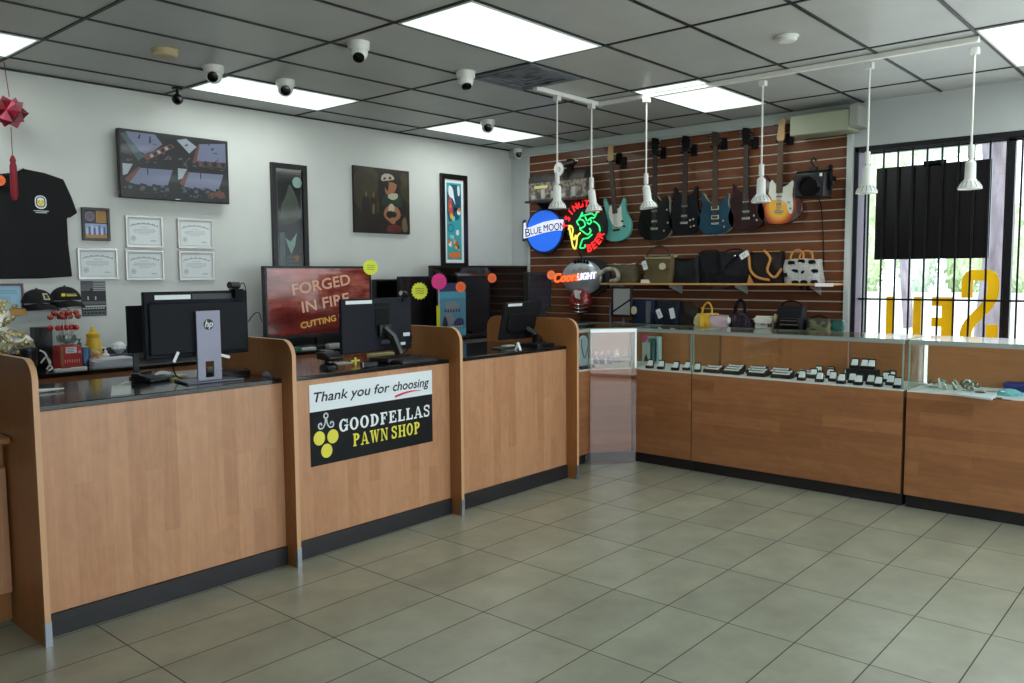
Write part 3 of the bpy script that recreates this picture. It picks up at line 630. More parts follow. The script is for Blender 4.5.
# grey flag poster
R = wrect(80.5, 281, 107, 315.5, .006); mb = MB().prism(WL, rect(*R), .001, .004, 0)
for k in range(6): mb.poly(WL, NR(R, .5, .97-k*.05, 1, .995-k*.05), .0046, 1)
mb.poly(WL, NR(R, 0, .72, .5, 1), .0045, 2)
for k, (x, h) in enumerate(((.12, .25), (.42, .36), (.8, .27))): mb.poly(WL, [N(R, x+dx, .46+dy*h) for dx, dy in ((-.12, 0), (-.12, .55), (-.05, .62), (-.05, .85), (0, .95), (.05, .85), (.05, .62), (.12, .55), (.13, 0))], .0052, 0)
for k in range(3): mb.poly(WL, NR(R, .2+k*.3, .46, .3+k*.3, .56), .0049, 1)
mb.poly(WL, NR(R, .02, .33, .98, .42), .0048, 2); mb.poly(WL, NR(R, .02, .26, .98, .30), .0048, 1)
for k in range(9): mb.poly(WL, NR(R, .05+k*.1, .2, .12+k*.1, .24), .0048, 1)
mb.poly(WL, NR(R, .02, .02, .98, .15), .0048, 2)
for k in range(6): mb.poly(WL, NR(R, .06+k*.15, .06, .17+k*.15, .11), .0051, 0)
one('flag_poster', 'black and grey flag poster with figure silhouettes below a certificate', 'poster', mb, [NBLACK, mat('poster_grey', (176, 182, 184), .6), mat('poster_dark', (92, 95, 98), .6)])
R = wrect(55, 305.5, 74, 321, .004); q = N(R, .45, .5); one('emblem_card', 'white card with a dark ring emblem behind the red lollipops', 'card', MB().prism(WL, rect(*R), .001, .003).ring(WL, circ(*q, .05), circ(*q, .038), .003, .0036, 1).poly(WL, rect(q[0]-.022, q[1]-.02, q[0]+.022, q[1]+.02), .0034, 1), [PAPER, INKD])
# wall television with four camera views
a = uy(117.5, 127.5, WLY-.09); b = uy(230, 205.5, WLY-.09); R = (a.x, b.z+.01, b.x, a.z)
t = thing('wall_television', 'black wall television showing four security camera views', 'television', WL.p((R[0]+R[2])/2, R[1], .06))
part(t, 'housing', MB().fbox(WL, *[R[0], R[2]], R[1], R[3], .045, .088), BLACKP, .006)
part(t, 'wall_bracket', MB().fbox(WL, R[0]+.3, R[2]-.3, R[1]+.15, R[3]-.12, .001, .045), BLACKM)
def sc_(n, c, e=.28): return mat('tv_'+n, tuple(x*.55 for x in c), .3, emit=e*2, ecol=tuple(x*.8 for x in c), coat=.3)
tvm = [sc_('dark', (22, 22, 26)), sc_('floor', (128, 138, 170)), sc_('grey', (92, 100, 116)), sc_('wood', (120, 72, 58)), sc_('light', (178, 196, 208)), sc_('teal', (70, 100, 104)), sc_('mid', (58, 56, 62))]
I = (R[0]+.016, R[1]+.024, R[2]-.016, R[3]-.016); mb = MB().prism(WL, rect(*I), .0882, .0888, 0); k = .0892
Q = lambda x0, y0: (I[0]+(I[2]-I[0])*x0/2, I[1]+(I[3]-I[1])*y0/2, I[0]+(I[2]-I[0])*(x0+1)/2, I[1]+(I[3]-I[1])*(y0+1)/2)
def pp(A, pts, m, dk=0): mb.poly(WL, [N(A, *p) for p in pts], k+dk, m)
A = Q(0, 1); pp(A, ((.1, .99), (.62, .99), (.75, .7), (.45, .3), (.2, .55)), 1); pp(A, ((.0, .9), (.08, .95), (.42, .25), (.3, .1)), 5, .0002); pp(A, ((.38, .3), (.9, .75), (.98, .66), (.45, .12)), 3, .0003)
for i in range(6): pp(A, ((.5+i*.07, .34+i*.07), (.55+i*.07, .36+i*.07), (.58+i*.07, .28+i*.07), (.53+i*.07, .24+i*.07)), 0 if i % 2 else 4, .0005)
pp(A, ((.3, .8), (.34, .95), (.36, .95), (.34, .8)), 0, .0005); pp(A, ((.5, .7), (.52, .92), (.54, .92), (.54, .7)), 0, .0005)
A = Q(1, 1); pp(A, ((.45, .85), (.98, .97), (.98, .3), (.36, .28)), 1); pp(A, ((.02, .9), (.2, .98), (.4, .75), (.25, .5)), 4, .0001); pp(A, ((.3, .2), (.42, .82), (.46, .82), (.38, .2)), 3, .0003); pp(A, ((.42, .28), (.98, .32), (.98, .12), (.42, .08)), 6, .0003)
for i in range(6): pp(A, ((.45+i*.09, .14), (.5+i*.09, .16), (.5+i*.09, .3), (.45+i*.09, .26)), 0 if i % 2 else 3, .0005)
for x in (0, 1):
    A = Q(x, 0); pp(A, ((.3-x*.1, .88), (.92, .9), (.8, .3), (.12, .36)), 1); pp(A, ((.05, .5), (.3-x*.1, .92), (.34-x*.1, .9), (.12, .36)), 3, .0002); pp(A, ((.02, .98), (.2, .98), (.1, .66), (.02, .6)), 4, .0002)
    for i in range(4): pp(A, ((.06+i*.22, .08), (.2+i*.22, .06), (.22+i*.22, .36), (.1+i*.22, .4)), 0, .0004); pp(A, ((.1+i*.22, .2), (.17+i*.22, .19), (.18+i*.22, .3), (.11+i*.22, .31)), 2 if i % 2 else 5, .0006)
    pp(A, ((.45, .9), (.47, .9), (.47, .68), (.45, .68)), 0, .0005)
for qx in (0, 1):
    for qy in (0, 1):
        for i in range(34):
            x, y = random.random()*.9, random.random()*(.34 if qy == 0 or i % 3 else .9); w_, h_ = .02+.06*random.random(), .02+.05*random.random(); sk = random.uniform(-.04, .04)
            pp(Q(qx, qy), ((x, y), (x+w_, y+sk), (x+w_+.01, y+h_+sk), (x+.01, y+h_)), random.choice((0, 0, 6, 2, 3, 5)), .0008+i*.00002)
pp(Q(1, 0), ((.6, .05), (.95, .1), (.92, .3), (.62, .26)), 3, .0007)
part(t, 'screen', mb, tvm); q = N(R, .5, .02); part(t, 'maker_badge', MB().fbox(WL, q[0]-.02, q[0]+.02, q[1], q[1]+.006, .088, .0888), SILVER)
# tall dark framed picture
def art1(mb, I, c):
    mb.ring(WL, NR(I, .05, .03, .95, .97), NR(I, .065, .036, .935, .964), c, c+.0004, 4); mb.poly(WL, circ(*N(I, .8, .9), .05, 18), c+.0004, 5)
    mb.poly(WL, smoothp([N(I, *p) for p in ((.1, .55), (.2, .72), (.4, .8), (.5, .9), (.7, .82), (.85, .72), (.9, .6), (.5, .57))]), c+.0002, 1)
    mb.poly(WL, [N(I, *p) for p in ((.3, .46), (.42, .38), (.52, .33), (.66, .4), (.74, .5), (.5, .43))], c+.0005, 5); mb.poly(WL, NR(I, .1, .03, .3, .5), c+.0003, 2); mb.poly(WL, NR(I, .34, .03, .9, .32), c+.0003, 1)
    for k in range(9): mb.poly(WL, NR(I, .38, .06+k*.03, .8, .07+k*.03), c+.0005, 2)
    mb.poly(WL, circ(*N(I, .72, .3), .025, 12), c+.0006, 3); mb.poly(WL, NR(I, .66, .05, .74, .08), c+.0006, 5); mb.poly(WL, NR(I, .8, .05, .88, .08), c+.0006, 5)
A1 = [mat('poster_black', (20, 24, 25), .12, coat=.6), mat('poster_moss', (54, 62, 52), .3, coat=.6), mat('poster_steel', (74, 88, 90), .3, coat=.6), mat('poster_rust', (140, 92, 62), .4), mat('poster_line', (84, 86, 80), .4), mat('poster_mint', (128, 158, 148), .4)]
framed('framed_poster', 'tall black framed dark poster with a pale moon, above the red screen television', 'picture', wrect(270, 162, 309.5, 300), BFR, .045, .03, art1, A1)
# dark oil painting
def paint(mb, I, c):
    D = lambda pts, m, dk: mb.poly(WL, smoothp([N(I, *p) for p in pts], 1), c+dk, m)
    D(((.0, .3), (.0, 1), (.45, 1), (.4, .55), (.5, .3)), 1, .0002); D(((.85, .45), (.8, .95), (1, .98), (1, .4)), 1, .0002)
    D(((.5, .0), (.42, .3), (.46, .52), (.56, .66), (.8, .66), (.94, .5), (1.0, .25), (1.0, .0)), 2, .0004)
    D(((.46, .46), (.52, .6), (.62, .66), (.8, .64), (.9, .5), (.84, .4), (.66, .46), (.52, .42)), 3, .0007)
    D(((.54, .62), (.55, .78), (.6, .86), (.72, .86), (.77, .76), (.73, .66), (.64, .58)), 4, .0009); D(((.54, .72), (.55, .8), (.62, .82), (.6, .64)), 0, .00095)
    D(((.58, .56), (.62, .62), (.78, .64), (.78, .56), (.68, .52)), 5, .001)
    D(((.44, .74), (.45, .86), (.58, .96), (.78, .92), (.86, .82), (.82, .72), (.72, .8), (.58, .8)), 0, .0011); D(((.46, .80), (.5, .92), (.66, .93), (.74, .85), (.6, .82)), 5, .0013); D(((.5, .82), (.54, .88), (.58, .84)), 6, .0014); D(((.6, .84), (.64, .9), (.68, .85)), 3, .0014)
    D(((.5, .26), (.54, .4), (.66, .46), (.8, .4), (.84, .26), (.66, .16)), 4, .0012); D(((.58, .34), (.62, .47), (.7, .46), (.72, .34)), 5, .0014); D(((.54, .28), (.6, .36), (.74, .34), (.76, .28), (.64, .22)), 2, .0015); D(((.6, .18), (.64, .26), (.74, .25), (.72, .14)), 4, .0016)
    D(((.56, .02), (.58, .14), (.82, .14), (.84, .02)), 6, .0009); D(((.86, .03), (.84, .2), (.92, .3), (.97, .04)), 7, .0009)
    for x, w_ in ((.2, .07), (.33, .05)): D(((x-w_, .25), (x-w_, .5), (x, .62), (x+w_, .5), (x+w_, .25)), 2, .0005); D(((x-.02, .56), (x, .64), (x+.03, .6), (x+.01, .52)), 7, .0007)
    D(((.3, .3), (.32, .46), (.36, .44), (.35, .28)), 7, .0008)
PM = [noisy('paint_shadow', (20, 16, 12), (34, 26, 16), 9, .4), noisy('paint_ochre', (66, 58, 28), (44, 38, 20), 6, .45), noisy('paint_umber', (34, 24, 18), (22, 18, 16), 8, .45), noisy('paint_green', (36, 58, 40), (24, 40, 30), 9, .45), mat('paint_skin', (150, 100, 66), .5), mat('paint_pale', (178, 170, 148), .5), noisy('paint_red', (120, 32, 30), (82, 22, 22), 8, .5), mat('paint_tan', (104, 88, 60), .5)]
R = wrect(353.5, 165, 410, 234.5, .03)
t = thing('oil_painting', 'dark square oil painting of a person in a hat holding a bundle', 'painting', WL.p((R[0]+R[2])/2, R[1], 0))
part(t, 'stretcher', MB().prism(WL, rect(*R), .0004, .028), mat('canvas_edge', (34, 28, 22), .7)); mb = MB().prism(WL, rect(*R), .0282, .03); paint(mb, R, .0303); part(t, 'canvas', mb, PM)
# colourful framed print
def art3(mb, I, c):
    mb.poly(WL, NR(I, .0, .0, 1, 1), c, 0); mb.poly(WL, NR(I, .12, .04, .88, .96), c+.0003, 1); rnd = random.Random(3)
    D = lambda pts, m, dk=.0006: mb.poly(WL, smoothp([N(I, *p) for p in pts], 1), c+dk, m)
    D(((.14, .5), (.14, .94), (.86, .94), (.86, .55), (.5, .5)), 2); D(((.2, .84), (.25, .94), (.45, .9), (.5, .8), (.6, .68), (.42, .78), (.3, .78)), 0, .0009)
    D(((.22, .6), (.2, .74), (.35, .8), (.44, .6), (.38, .48)), 3, .0009); D(((.7, .8), (.66, .93), (.78, .93), (.82, .82)), 0, .0009)
    cs = [4, 5, 3, 6, 7, 0]
    for k in range(26):
        x, y = rnd.uniform(.18, .78), rnd.uniform(.1, .7) if k > 8 else .07+rnd.uniform(0, .25); s = rnd.uniform(.03, .1); D(((x-s, y-s*.25), (x-s*.6, y+s*.4), (x+s, y+s*.3), (x+s*.7, y-s*.4)), cs[k % 6], .001+k*.0001)
    mb.ring(WL, circ(*N(I, .3, .42), .045), circ(*N(I, .3, .42), .036), c+.004, c+.0044, 8); D(((.2, .06), (.2, .13), (.8, .13), (.8, .06)), 5, .004)
A3 = [PWHITE, mat('print_teal', (54, 168, 176), .4), mat('print_navy', (34, 88, 108), .4), mat('print_red', (200, 84, 76), .4), mat('print_yellow', (236, 190, 60), .4), mat('print_orange', (232, 124, 52), .4), mat('print_aqua', (130, 214, 210), .4), mat('print_black', (24, 30, 36), .4), mat('print_blue', (40, 80, 140), .4)]
framed('framed_print', 'tall black framed colourful teal print at the right end of the wall', 'picture', wrect(440, 173, 467.5, 268), BFR, .055, .03, art3, A3)
# red paper lantern hanging from the ceiling
c = uz(4, 62, H); q = uy(9, 112, c.y); t = thing('paper_ornament', 'red faceted paper ornament with tassel hanging from the ceiling at far left', 'ornament', (c.x, c.y, H))
REDM = noisy('red_foil', (136, 20, 40), (80, 8, 22), 30, .35); PINK = mat('pink_foil', (190, 84, 106), .4)
mb = MB(); o = V((c.x+.02, c.y, q.z)); rnd = random.Random(4)
import itertools
gold = (1+5**.5)/2; ico = [V(p).normalized() for s1 in (-1, 1) for s2 in (-gold, gold) for p in ((0, s1, s2), (s1, s2, 0), (s2, 0, s1))]
mb.sph(o, .075, n=10); nf = [(i, j, k_) for i, j, k_ in itertools.combinations(range(12), 3) if all((ico[a]-ico[b_]).length < 1.06 for a, b_ in ((i, j), (j, k_), (i, k_)))]
for fi, f_ in enumerate(nf):
    cc_ = sum((ico[i] for i in f_), V()).normalized(); tip = o+cc_*.112
    b3 = [o+ico[i]*.085 for i in f_]; mb.add(b3+[tip], [(0, 1, 3), (1, 2, 3), (2, 0, 3)], fi % 3 == 0)
part(t, 'paper_star', mb, [REDM, PINK], ang=5)
part(t, 'string', MB().cyl((o.x, o.y, o.z+.1), (c.x, c.y, H-.001), .003, n=6).cyl((o.x, o.y, o.z-.1), (o.x, o.y, o.z-.3), .003, n=6), REDM)
ts = MB().lathe([(.008, 0), (.02, -.03), (.016, -.05), (.022, -.07), (.024, -.26), (.016, -.3)], (o.x, o.y, o.z-.29), 10); part(t, 'tassel', ts, noisy('red_thread', (150, 22, 40), (90, 10, 24), 60, .7, stretch=(1, 1, .05)))
# ------------------------------------------------------------------ things on the low counter along the left wall
BZ = 1.05
def bq(u, v, z=BZ): return uz(u, v, z)
# lollipops
def place(u, v, y, z=BZ):
    p = uy(u, v, y); return V((p.x, y, z))
YB = 2.3
p = place(67.5, 360, YB)
t = thing('lollipop_box', 'red sweets box with white label on the low counter', 'box', p)
part(t, 'carton', MB().box(p.x-.07, p.x+.07, YB-.07, YB+.07, BZ, BZ+.165), noisy('red_carton', (186, 36, 34), (150, 26, 28), 6, .45), .004)
lb_ = MB().fbox(XZ, p.x-.035, p.x+.035, BZ+.115, BZ+.155, -YB+.071, -YB+.072); F = Fr((0, YB-.071, 0), (1, 0, 0), (0, 0, 1))
for k in range(3): lb_.poly(F, rect(p.x-.03, BZ+.122+k*.011, p.x+.02, BZ+.127+k*.011), .0016, 1)
for k in range(7): lb_.poly(F, smoothp([(p.x-.045+k*.015, BZ+.05), (p.x-.04+k*.015, BZ+.045), (p.x-.035+k*.015, BZ+.07), (p.x-.044+k*.015, BZ+.075)], 1), .0008, 2)
lb_.poly(F, circ(p.x+.053, BZ+.12, .011, 12), .0008, 2); lb_.poly(F, rect(p.x-.068, BZ+.03, p.x-.05, BZ+.16), .0005, 3)
part(t, 'label', lb_, [PAPER, INKD, mat('carton_pink', (226, 130, 120), .5), mat('carton_brown', (150, 96, 50), .5)])
one('power_strip', 'white power strip lying in front of the red sweets box', 'power strip', MB().box(p.x-.12, p.x+.085, YB-.11, YB-.075, BZ, BZ+.018, 0).box(p.x-.08, p.x-.02, YB-.105, YB-.08, BZ+.018, BZ+.02, 1), [WPLAST, BLACKM], bevel=.003)
q = V((p.x+.0, YB+.0, BZ+.166)); t = thing('glass_bowl', 'round clear bowl full of lollipops on the red box', 'bowl', q)
part(t, 'bowl', MB().lathe([(.035, 0), (.055, .02), (.064, .045), (.058, .07), (.054, .068), (.058, .045), (.05, .022), (.0, .006)], q, 20), glass('bowl_glass', (225, 232, 232), .08))
rnd = random.Random(5); LR = mat('lolly_red', (190, 22, 18), .3); LO = noisy('lolly_wrap', (176, 56, 34), (110, 24, 18), 60, .35); STK = mat('lolly_stick', (225, 225, 218), .5)
for k in range(22):
    a = k*2.4; r_ = .02+.048*((k % 5)/4); d = V((math.cos(a)*r_*1.45, math.sin(a)*r_*.7, .17+.025*((k*7) % 3) if k % 3 else .12)); o = q+V((math.cos(a)*.022, math.sin(a)*.015, .025))
    e = q+d; t = thing('lollipop', 'red wrapped lollipop on a white stick in the clear bowl', 'lollipop', o, group='lollipops in the bowl')
    part(t, 'stick', MB().cyl(o, e, .003, n=6), STK); part(t, 'candy', MB().sph(e, .021, .021, .02, 10), LR if k % 3 == 0 else LO)
def bottle(name, lb, cat, p, prof, m, cap_prof, cm, label=None, lm_=None, extra=None):
    t = thing(name, lb, cat, p); part(t, 'bottle', MB().lathe(prof, p, 16), m); part(t, 'cap', MB().lathe(cap_prof, p, 12), cm)
    if label: part(t, 'label', MB().lathe(label, p, 16), lm_)
    if extra: part(t, 'pump', extra, cm)
    return t
YP = mat('yellow_bottle', (222, 182, 52), .35); p = place(94, 357, 2.36)
bottle('squeeze_bottle', 'yellow squeeze bottle on the low counter left of the papers', 'bottle', p, [(.05, 0), (.054, .01), (.054, .15), (.046, .17), (.042, .2)], YP, [(.042, .2), (.044, .205), (.044, .23), (.02, .245), (.009, .28), (.0, .282)], YP, [(.0545, .05), (.0545, .12)], noisy('bottle_label', (226, 210, 150), (160, 96, 60), 25, .5))
p = place(79.5, 345, 2.5); bottle('pump_bottle', 'small teal hand gel bottle behind the red box', 'bottle', p+V((0, 0, .0)), [(.03, 0), (.032, .11), (.02, .13), (.012, .14)], mat('teal_gel', (64, 150, 160), .2), [(.014, .14), (.014, .16), (.005, .165), (.005, .18)], mat('teal_cap', (70, 130, 140), .4), None, None, MB().box(p.x-.03, p.x+.008, p.y-.008, p.y+.008, p.z+.178, p.z+.19))
p = place(84.5, 360, 2.3); bottle('drink_can', 'blue drinks can right of the red sweets box', 'can', p, [(.03, 0), (.036, .008), (.036, .135), (.03, .145)], noisy('blue_can', (52, 98, 140), (26, 52, 84), 12, .3), [(.03, .145), (.028, .147), (.0, .147)], SILVER)
p = place(105.5, 353, 2.5); bottle('pump_bottle', 'tiny white pump bottle behind the stack of papers', 'bottle', p, [(.026, 0), (.028, .06), (.012, .075)], WPLAST, [(.012, .075), (.012, .09), (.005, .095), (.005, .11)], WPLAST, None, None, MB().box(p.x-.03, p.x+.007, p.y-.007, p.y+.007, p.z+.108, p.z+.118))
p = place(119, 352, 2.5); t = thing('tissue_box', 'dark blue box with white tissue behind the papers', 'box', p); part(t, 'carton', MB().box(p.x-.07, p.x+.1, 2.44, 2.54, BZ, BZ+.06), noisy('navy_carton', (28, 44, 84), (16, 22, 40), 10, .4), .003)
part(t, 'tissue', MB().lathe([(.012, .06), (.05, .1), (.045, .13), (.02, .15), (0, .14)], p, 9), PAPER)
p = place(110, 362, 2.28)
for k in range(5): one('paper_stack', ['bottom ream of white papers stacked on the low counter', 'second ream of white papers in the stack', 'middle ream of papers in the stack', 'fourth ream of papers in the stack', 'top ream of papers in the stack, slightly askew'][k], 'papers', MB().fbox(Fr((p.x, 2.3, BZ), (1, 0, 0), (0, 1, 0)).turn((-2, 3, 0, 4, -3)[k]), -.15, .15, -.11, .11, .011*k+.0005, .011*k+.0105), noisy('paper_edge', (206, 210, 214), (168, 172, 182), 200, .6, stretch=(.02, .02, 1)), 'paper reams on the low counter')
p = place(42, 345, 2.6); t = thing('desk_speaker', 'small black speaker on the low counter left of the sweets', 'speaker', p); part(t, 'cabinet', MB().box(p.x-.055, p.x+.055, 2.55, 2.66, BZ, uy(42, 327, 2.6).z), BLACKP, .006); part(t, 'cone', MB().lathe([(.038, 0), (.038, .004), (.02, .001), (0, .003)], (p.x, 2.549, BZ+.07), 16, 0, (0, -1, 0)), DGREY)
part(t, 'tweeter', MB().lathe([(.018, 0), (.018, .004), (.0, .002)], (p.x, 2.549, uy(42, 327, 2.6).z-.045), 12, 0, (0, -1, 0)), DGREY)
p = place(29, 362, 2.27); t = thing('travel_mug', 'dark travel mug with bronze band beside the gold ornament', 'mug', p); part(t, 'mug_body', MB().lathe([(.042, 0), (.046, .06), (.052, .15), (.0, .148)], p, 18), mat('dark_mug', (30, 34, 40), .3)); part(t, 'band', MB().lathe([(.0468, .055), (.0485, .08)], p, 18), mat('bronze_band', (98, 76, 50), .3, .6)); part(t, 'lid', MB().lathe([(.053, .15), (.053, .165), (.03, .172), (0, .172)], p, 18), mat('steel_lid', (70, 78, 84), .3, .6))
mb = MB().tube(catm([place(40, 350, 2.55)+V((0, 0, .12)), place(45, 350, 2.5)+V((0, 0, .1)), place(50, 355, 2.35)+V((0, 0, .03)), place(52, 362, 2.25)+V((0, 0, .02)), place(48, 366, 2.2)+V((0, 0, .01))]), .006, 6)
mb.tube(catm([place(40, 350, 2.35)+V((0, 0, .05)), place(46, 350, 2.35)+V((0, 0, .09)), place(50, 350, 2.35)+V((0, 0, .05)), place(46, 362, 2.3)+V((0, 0, .01))]), .005, 6); one('cable', 'white cable looping down beside the small black speaker', 'cable', mb, WPLAST)
# gold and silver ornament
p = uy(6, 356, 1.75); p = V((p.x, 1.75, 1.10)); p = place(4, 362, 2.48); t = thing('ornate_figurine', 'shiny gold and silver curled figurine at the left edge', 'figurine', p)
GOLD = mat('gold_gilt', (206, 190, 120), .3, .8); SILG = mat('silver_gilt', (226, 226, 220), .35, .5)
part(t, 'base', MB().box(p.x-.24, p.x+.16, p.y-.08, p.y+.08, BZ, BZ+.03), BLACKP, .005)
mb = MB().tube(catm([p+V(q) for q in ((-.15, 0, .04), (-.05, 0, .12), (.04, 0, .2), (-.02, 0, .3), (.0, 0, .4), (-.08, 0, .44))]), .055, 10).sph(p+V((-.06, 0, .44)), .07, n=12).tube(catm([p+V(q) for q in ((.03, 0, .2), (.12, 0, .2), (.16, 0, .13), (.13, 0, .05))]), [.05]*8+[.04]*4+[.03]*4, 10); part(t, 'silver_body', mb, SILG, label='silver body')
mb = MB(); mane = MB(); rnd = random.Random(11)
for k in range(70):
    s = rnd.random(); base = p+V((-.16+.3*rnd.random(), -.06+rnd.uniform(-.02, .02), .05+.42*s*(1 if rnd.random() > .3 else .5)))
    if base.x > p.x+.06 and base.z > p.z+.26: base.x -= .12
    r = rnd.uniform(.012, .026); a0 = rnd.uniform(0, 6)
    (mane if base.z > p.z+.27 else mb).tube([base+V((r*(1-i/14)*math.cos(a0+i*.75), -.004*i*.3, r*(1-i/14)*math.sin(a0+i*.75))) for i in range(11)], .0045, 5)
part(t, 'gold_curl', mb, GOLD, label='gold curls'); part(t, 'gold_mane', mane, GOLD, label='gold curls of the mane')
mb = MB().tube(catm([p+V((-.13+.03*i, -.05, .06+.012*math.sin(i*2))) for i in range(10)]), .02, 8); part(t, 'gold_trim', mb, GOLD)
# ------------------------------------------------------------------ slatted wall: guitars, signs, shelf and bags
WR = Fr((SX, 0, 0), (0, -1, 0), (0, 0, 1))
def sq(u, v, d=.05): p = ux(u, v, SX-d); return (-p.y, p.z)
GB = {  # outlines: x across (-1..1), y from the bottom (0) to the body top (1)
 'double': [(0, -.01), (.35, 0), (.72, .06), (.97, .2), (1.02, .36), (.88, .5), (.74, .6), (.66, .72), (.7, .82), (.72, .92), (.62, .95), (.48, .86), (.34, .76), (.18, .73), (-.18, .73), (-.36, .79), (-.5, .9), (-.62, 1.0), (-.74, 1.01), (-.79, .92), (-.74, .78), (-.7, .66), (-.82, .52), (-1.0, .36), (-.98, .18), (-.7, .05), (-.35, 0)],
 'devil': [(0, -.01), (.4, 0), (.78, .06), (1, .2), (1, .38), (.86, .54), (.76, .68), (.74, .84), (.76, .98), (.72, 1.04), (.62, 1.0), (.46, .88), (.2, .83), (-.2, .83), (-.46, .88), (-.62, 1.0), (-.72, 1.04), (-.76, .98), (-.74, .84), (-.76, .68), (-.86, .54), (-1, .38), (-1, .2), (-.78, .06), (-.4, 0)],
 'single': [(0, 0), (.5, .01), (.9, .15), (1, .34), (.86, .54), (.8, .64), (.82, .8), (.72, .92), (.5, .86), (.3, .8), (.1, .94), (-.35, .98), (-.7, .86), (-.82, .66), (-.86, .54), (-1, .34), (-.9, .15), (-.5, .01)]}
FRET = mat('fretboard', (52, 38, 32), .5); MAPLE = mat('maple', (196, 156, 96), .4); NICK = mat('nickel', (186, 186, 180), .25, 1)
def guitar(lb, body, kind, bot, top, bw, head, neckw, nut, fins, edge=None, pg=None, headm=None, hw=.042, neckm=None, pick='hum', glow=None, pickm=None, headkind='three', kn=((.5, .3), (.66, .2))):
    """bot, top: px of the body's bottom and the neck joint; head: px of the headstock tip; nut: px of the nut"""
    B, T_, Hd, Nt = (V(sq(*q, .07)) for q in (bot, top, head, nut))
    ax = (Nt-B).normalized(); rt = V((ax.y, -ax.x)); L = (T_-B).length
    P = lambda x, y: tuple(B+rt*x+ax*y)                      # metres along the guitar's own axes
    bwm = bw/2; o = WR.p(B.x, B.y, .03)
    t = thing('electric_guitar', lb, 'guitar', o, group='electric guitars on the slatted wall')
    out = smoothp([P(x*bwm, y*L) for x, y in GB[kind]], 2)
    bdy = part(t, 'body', MB().prism(WR, out, .035, .078, 0, 1), [fins, edge or fins], .006, ang=50)
    Lh = (Hd-B).dot(ax); Ln = (Nt-B).dot(ax)
    nk = MB().prism(WR, [P(-.029, L*.62), P(.029, L*.62), P(.022, Ln), P(-.022, Ln)], .074, .09, 0)
    for k in range(9): y = Ln-(Ln-L*.66)*(1-.5**(k/9+.08))/.75; nk.prism(WR, [P(-.026, y), P(.026, y), P(.026, y+.0016), P(-.026, y+.0016)], .0895, .0905, 1)
    part(t, 'neck', nk, [neckm or FRET, mat('fret_metal', (78, 70, 60), .5)])
    hm = headm or fins
    hp = [(-.022, Ln-.01), (.022, Ln-.01), (hw, Ln+.05), (hw*1.05, Lh-.02), (.0, Lh-.008), (-hw*1.05, Lh), (-hw, Ln+.05)] if headkind == 'three' else [(-.022, Ln-.01), (.022, Ln-.01), (.034, Ln+.04), (.03, Lh-.06), (.044, Lh-.02), (.02, Lh), (-.02, Lh-.01), (-.036, Ln+.05), (-.044, Ln+.03)]
    hst = part(t, 'headstock', MB().prism(WR, smoothp([P(*q) for q in hp], 1), .068, .084), hm, .002)
    for k in range(3):
        for s in ((-1, 1) if headkind == 'three' else (-1,)):
            y = Ln+.05+k*(Lh-Ln-.08)/2.4; c0 = P(s*(hw+.001), y); c1 = P(s*(hw+.024), y); part(hst, 'tuner', MB().cyl(WR.p(*c0, .076), WR.p(*c1, .076), .006, .009, 8), NICK)
    if pg:
        part(bdy, 'pickguard', MB().prism(WR, smoothp([P(x*bwm, y*L) for x, y in pg[0]], 1), .0784, .0804), pg[1])
    for x, y, w_, h_ in {'hum': ((0, .62, .038, .019), (0, .40, .038, .019)), 'one': ((0, .3, .03, .012),), 'single': ((0, .55, .034, .009), (0, .4, .034, .009))}[pick]:
        part(bdy, 'pickup', MB().prism(WR, [P(x+a*w_, y*L+b*h_) for a, b in ((-1, -1), (1, -1), (1, 1), (-1, 1))], .078, .086, 0).prism(WR, [P(x+a*w_*.8, y*L+b*h_*.5) for a, b in ((-1, -1), (1, -1), (1, 1), (-1, 1))], .086, .088, 1), [pickm or (pg[1] if pg and pick != 'hum' else BLACKP), BLACKP if pickm or pick != 'hum' else NICK])
    part(bdy, 'bridge', MB().prism(WR, [P(a*.04, .25*L+b*.012) for a, b in ((-1, -1), (1, -1), (1, 1), (-1, 1))], .078, .09), NICK if pick != 'one' else BLACKP, .002)
    st = MB()
    for k in range(6): st.tube([WR.p(*P(-.02+k*.008, .25*L), .091), WR.p(*P(-.016+k*.0064, Ln), .0925)], .0007, 4)
    part(t, 'string', st, mat('string_wire', (84, 80, 74), .6))
    for x, y in kn: part(bdy, 'knob', MB().cyl(WR.p(*P(x*bwm, y*L), .078), WR.p(*P(x*bwm, y*L), .092), .012, .01, 12), NICK if pick != 'one' else BLACKP)
    part(bdy, 'strap_button', MB().cyl(WR.p(*P(0, .0), .056), WR.p(*P(0, -.012), .056), .006, .008, 8), NICK)
    h = thing('guitar_hanger', 'black wall hanger holding the '+lb.split(' electric')[0]+' electric guitar', 'hanger', WR.p(*P(0.02, Ln+.0), 0), group='black guitar hangers')
    c = P(.055, Ln+.02); part(h, 'plate', MB().fbox(WR, c[0]-.03, c[0]+.03, c[1]-.055, c[1]+.055, .001, .022), BLACKM, .003)
    c = P(0, Ln-.004); part(h, 'yoke', MB().cyl(WR.p(*c, .02), WR.p(*c, .064), .01).cyl(WR.p(c[0]-.036, c[1], .062), WR.p(c[0]-.036, c[1], .1), .008).cyl(WR.p(c[0]+.036, c[1], .062), WR.p(c[0]+.036, c[1], .1), .008).fbox(WR, c[0]-.04, c[0]+.06, c[1]-.008, c[1]+.008, .022, .03), BLACKM)
    return t
TEAL = mat('teal_finish', (92, 176, 166), .3, coat=.5); CREAM = mat('cream_guard', (222, 224, 212), .4)
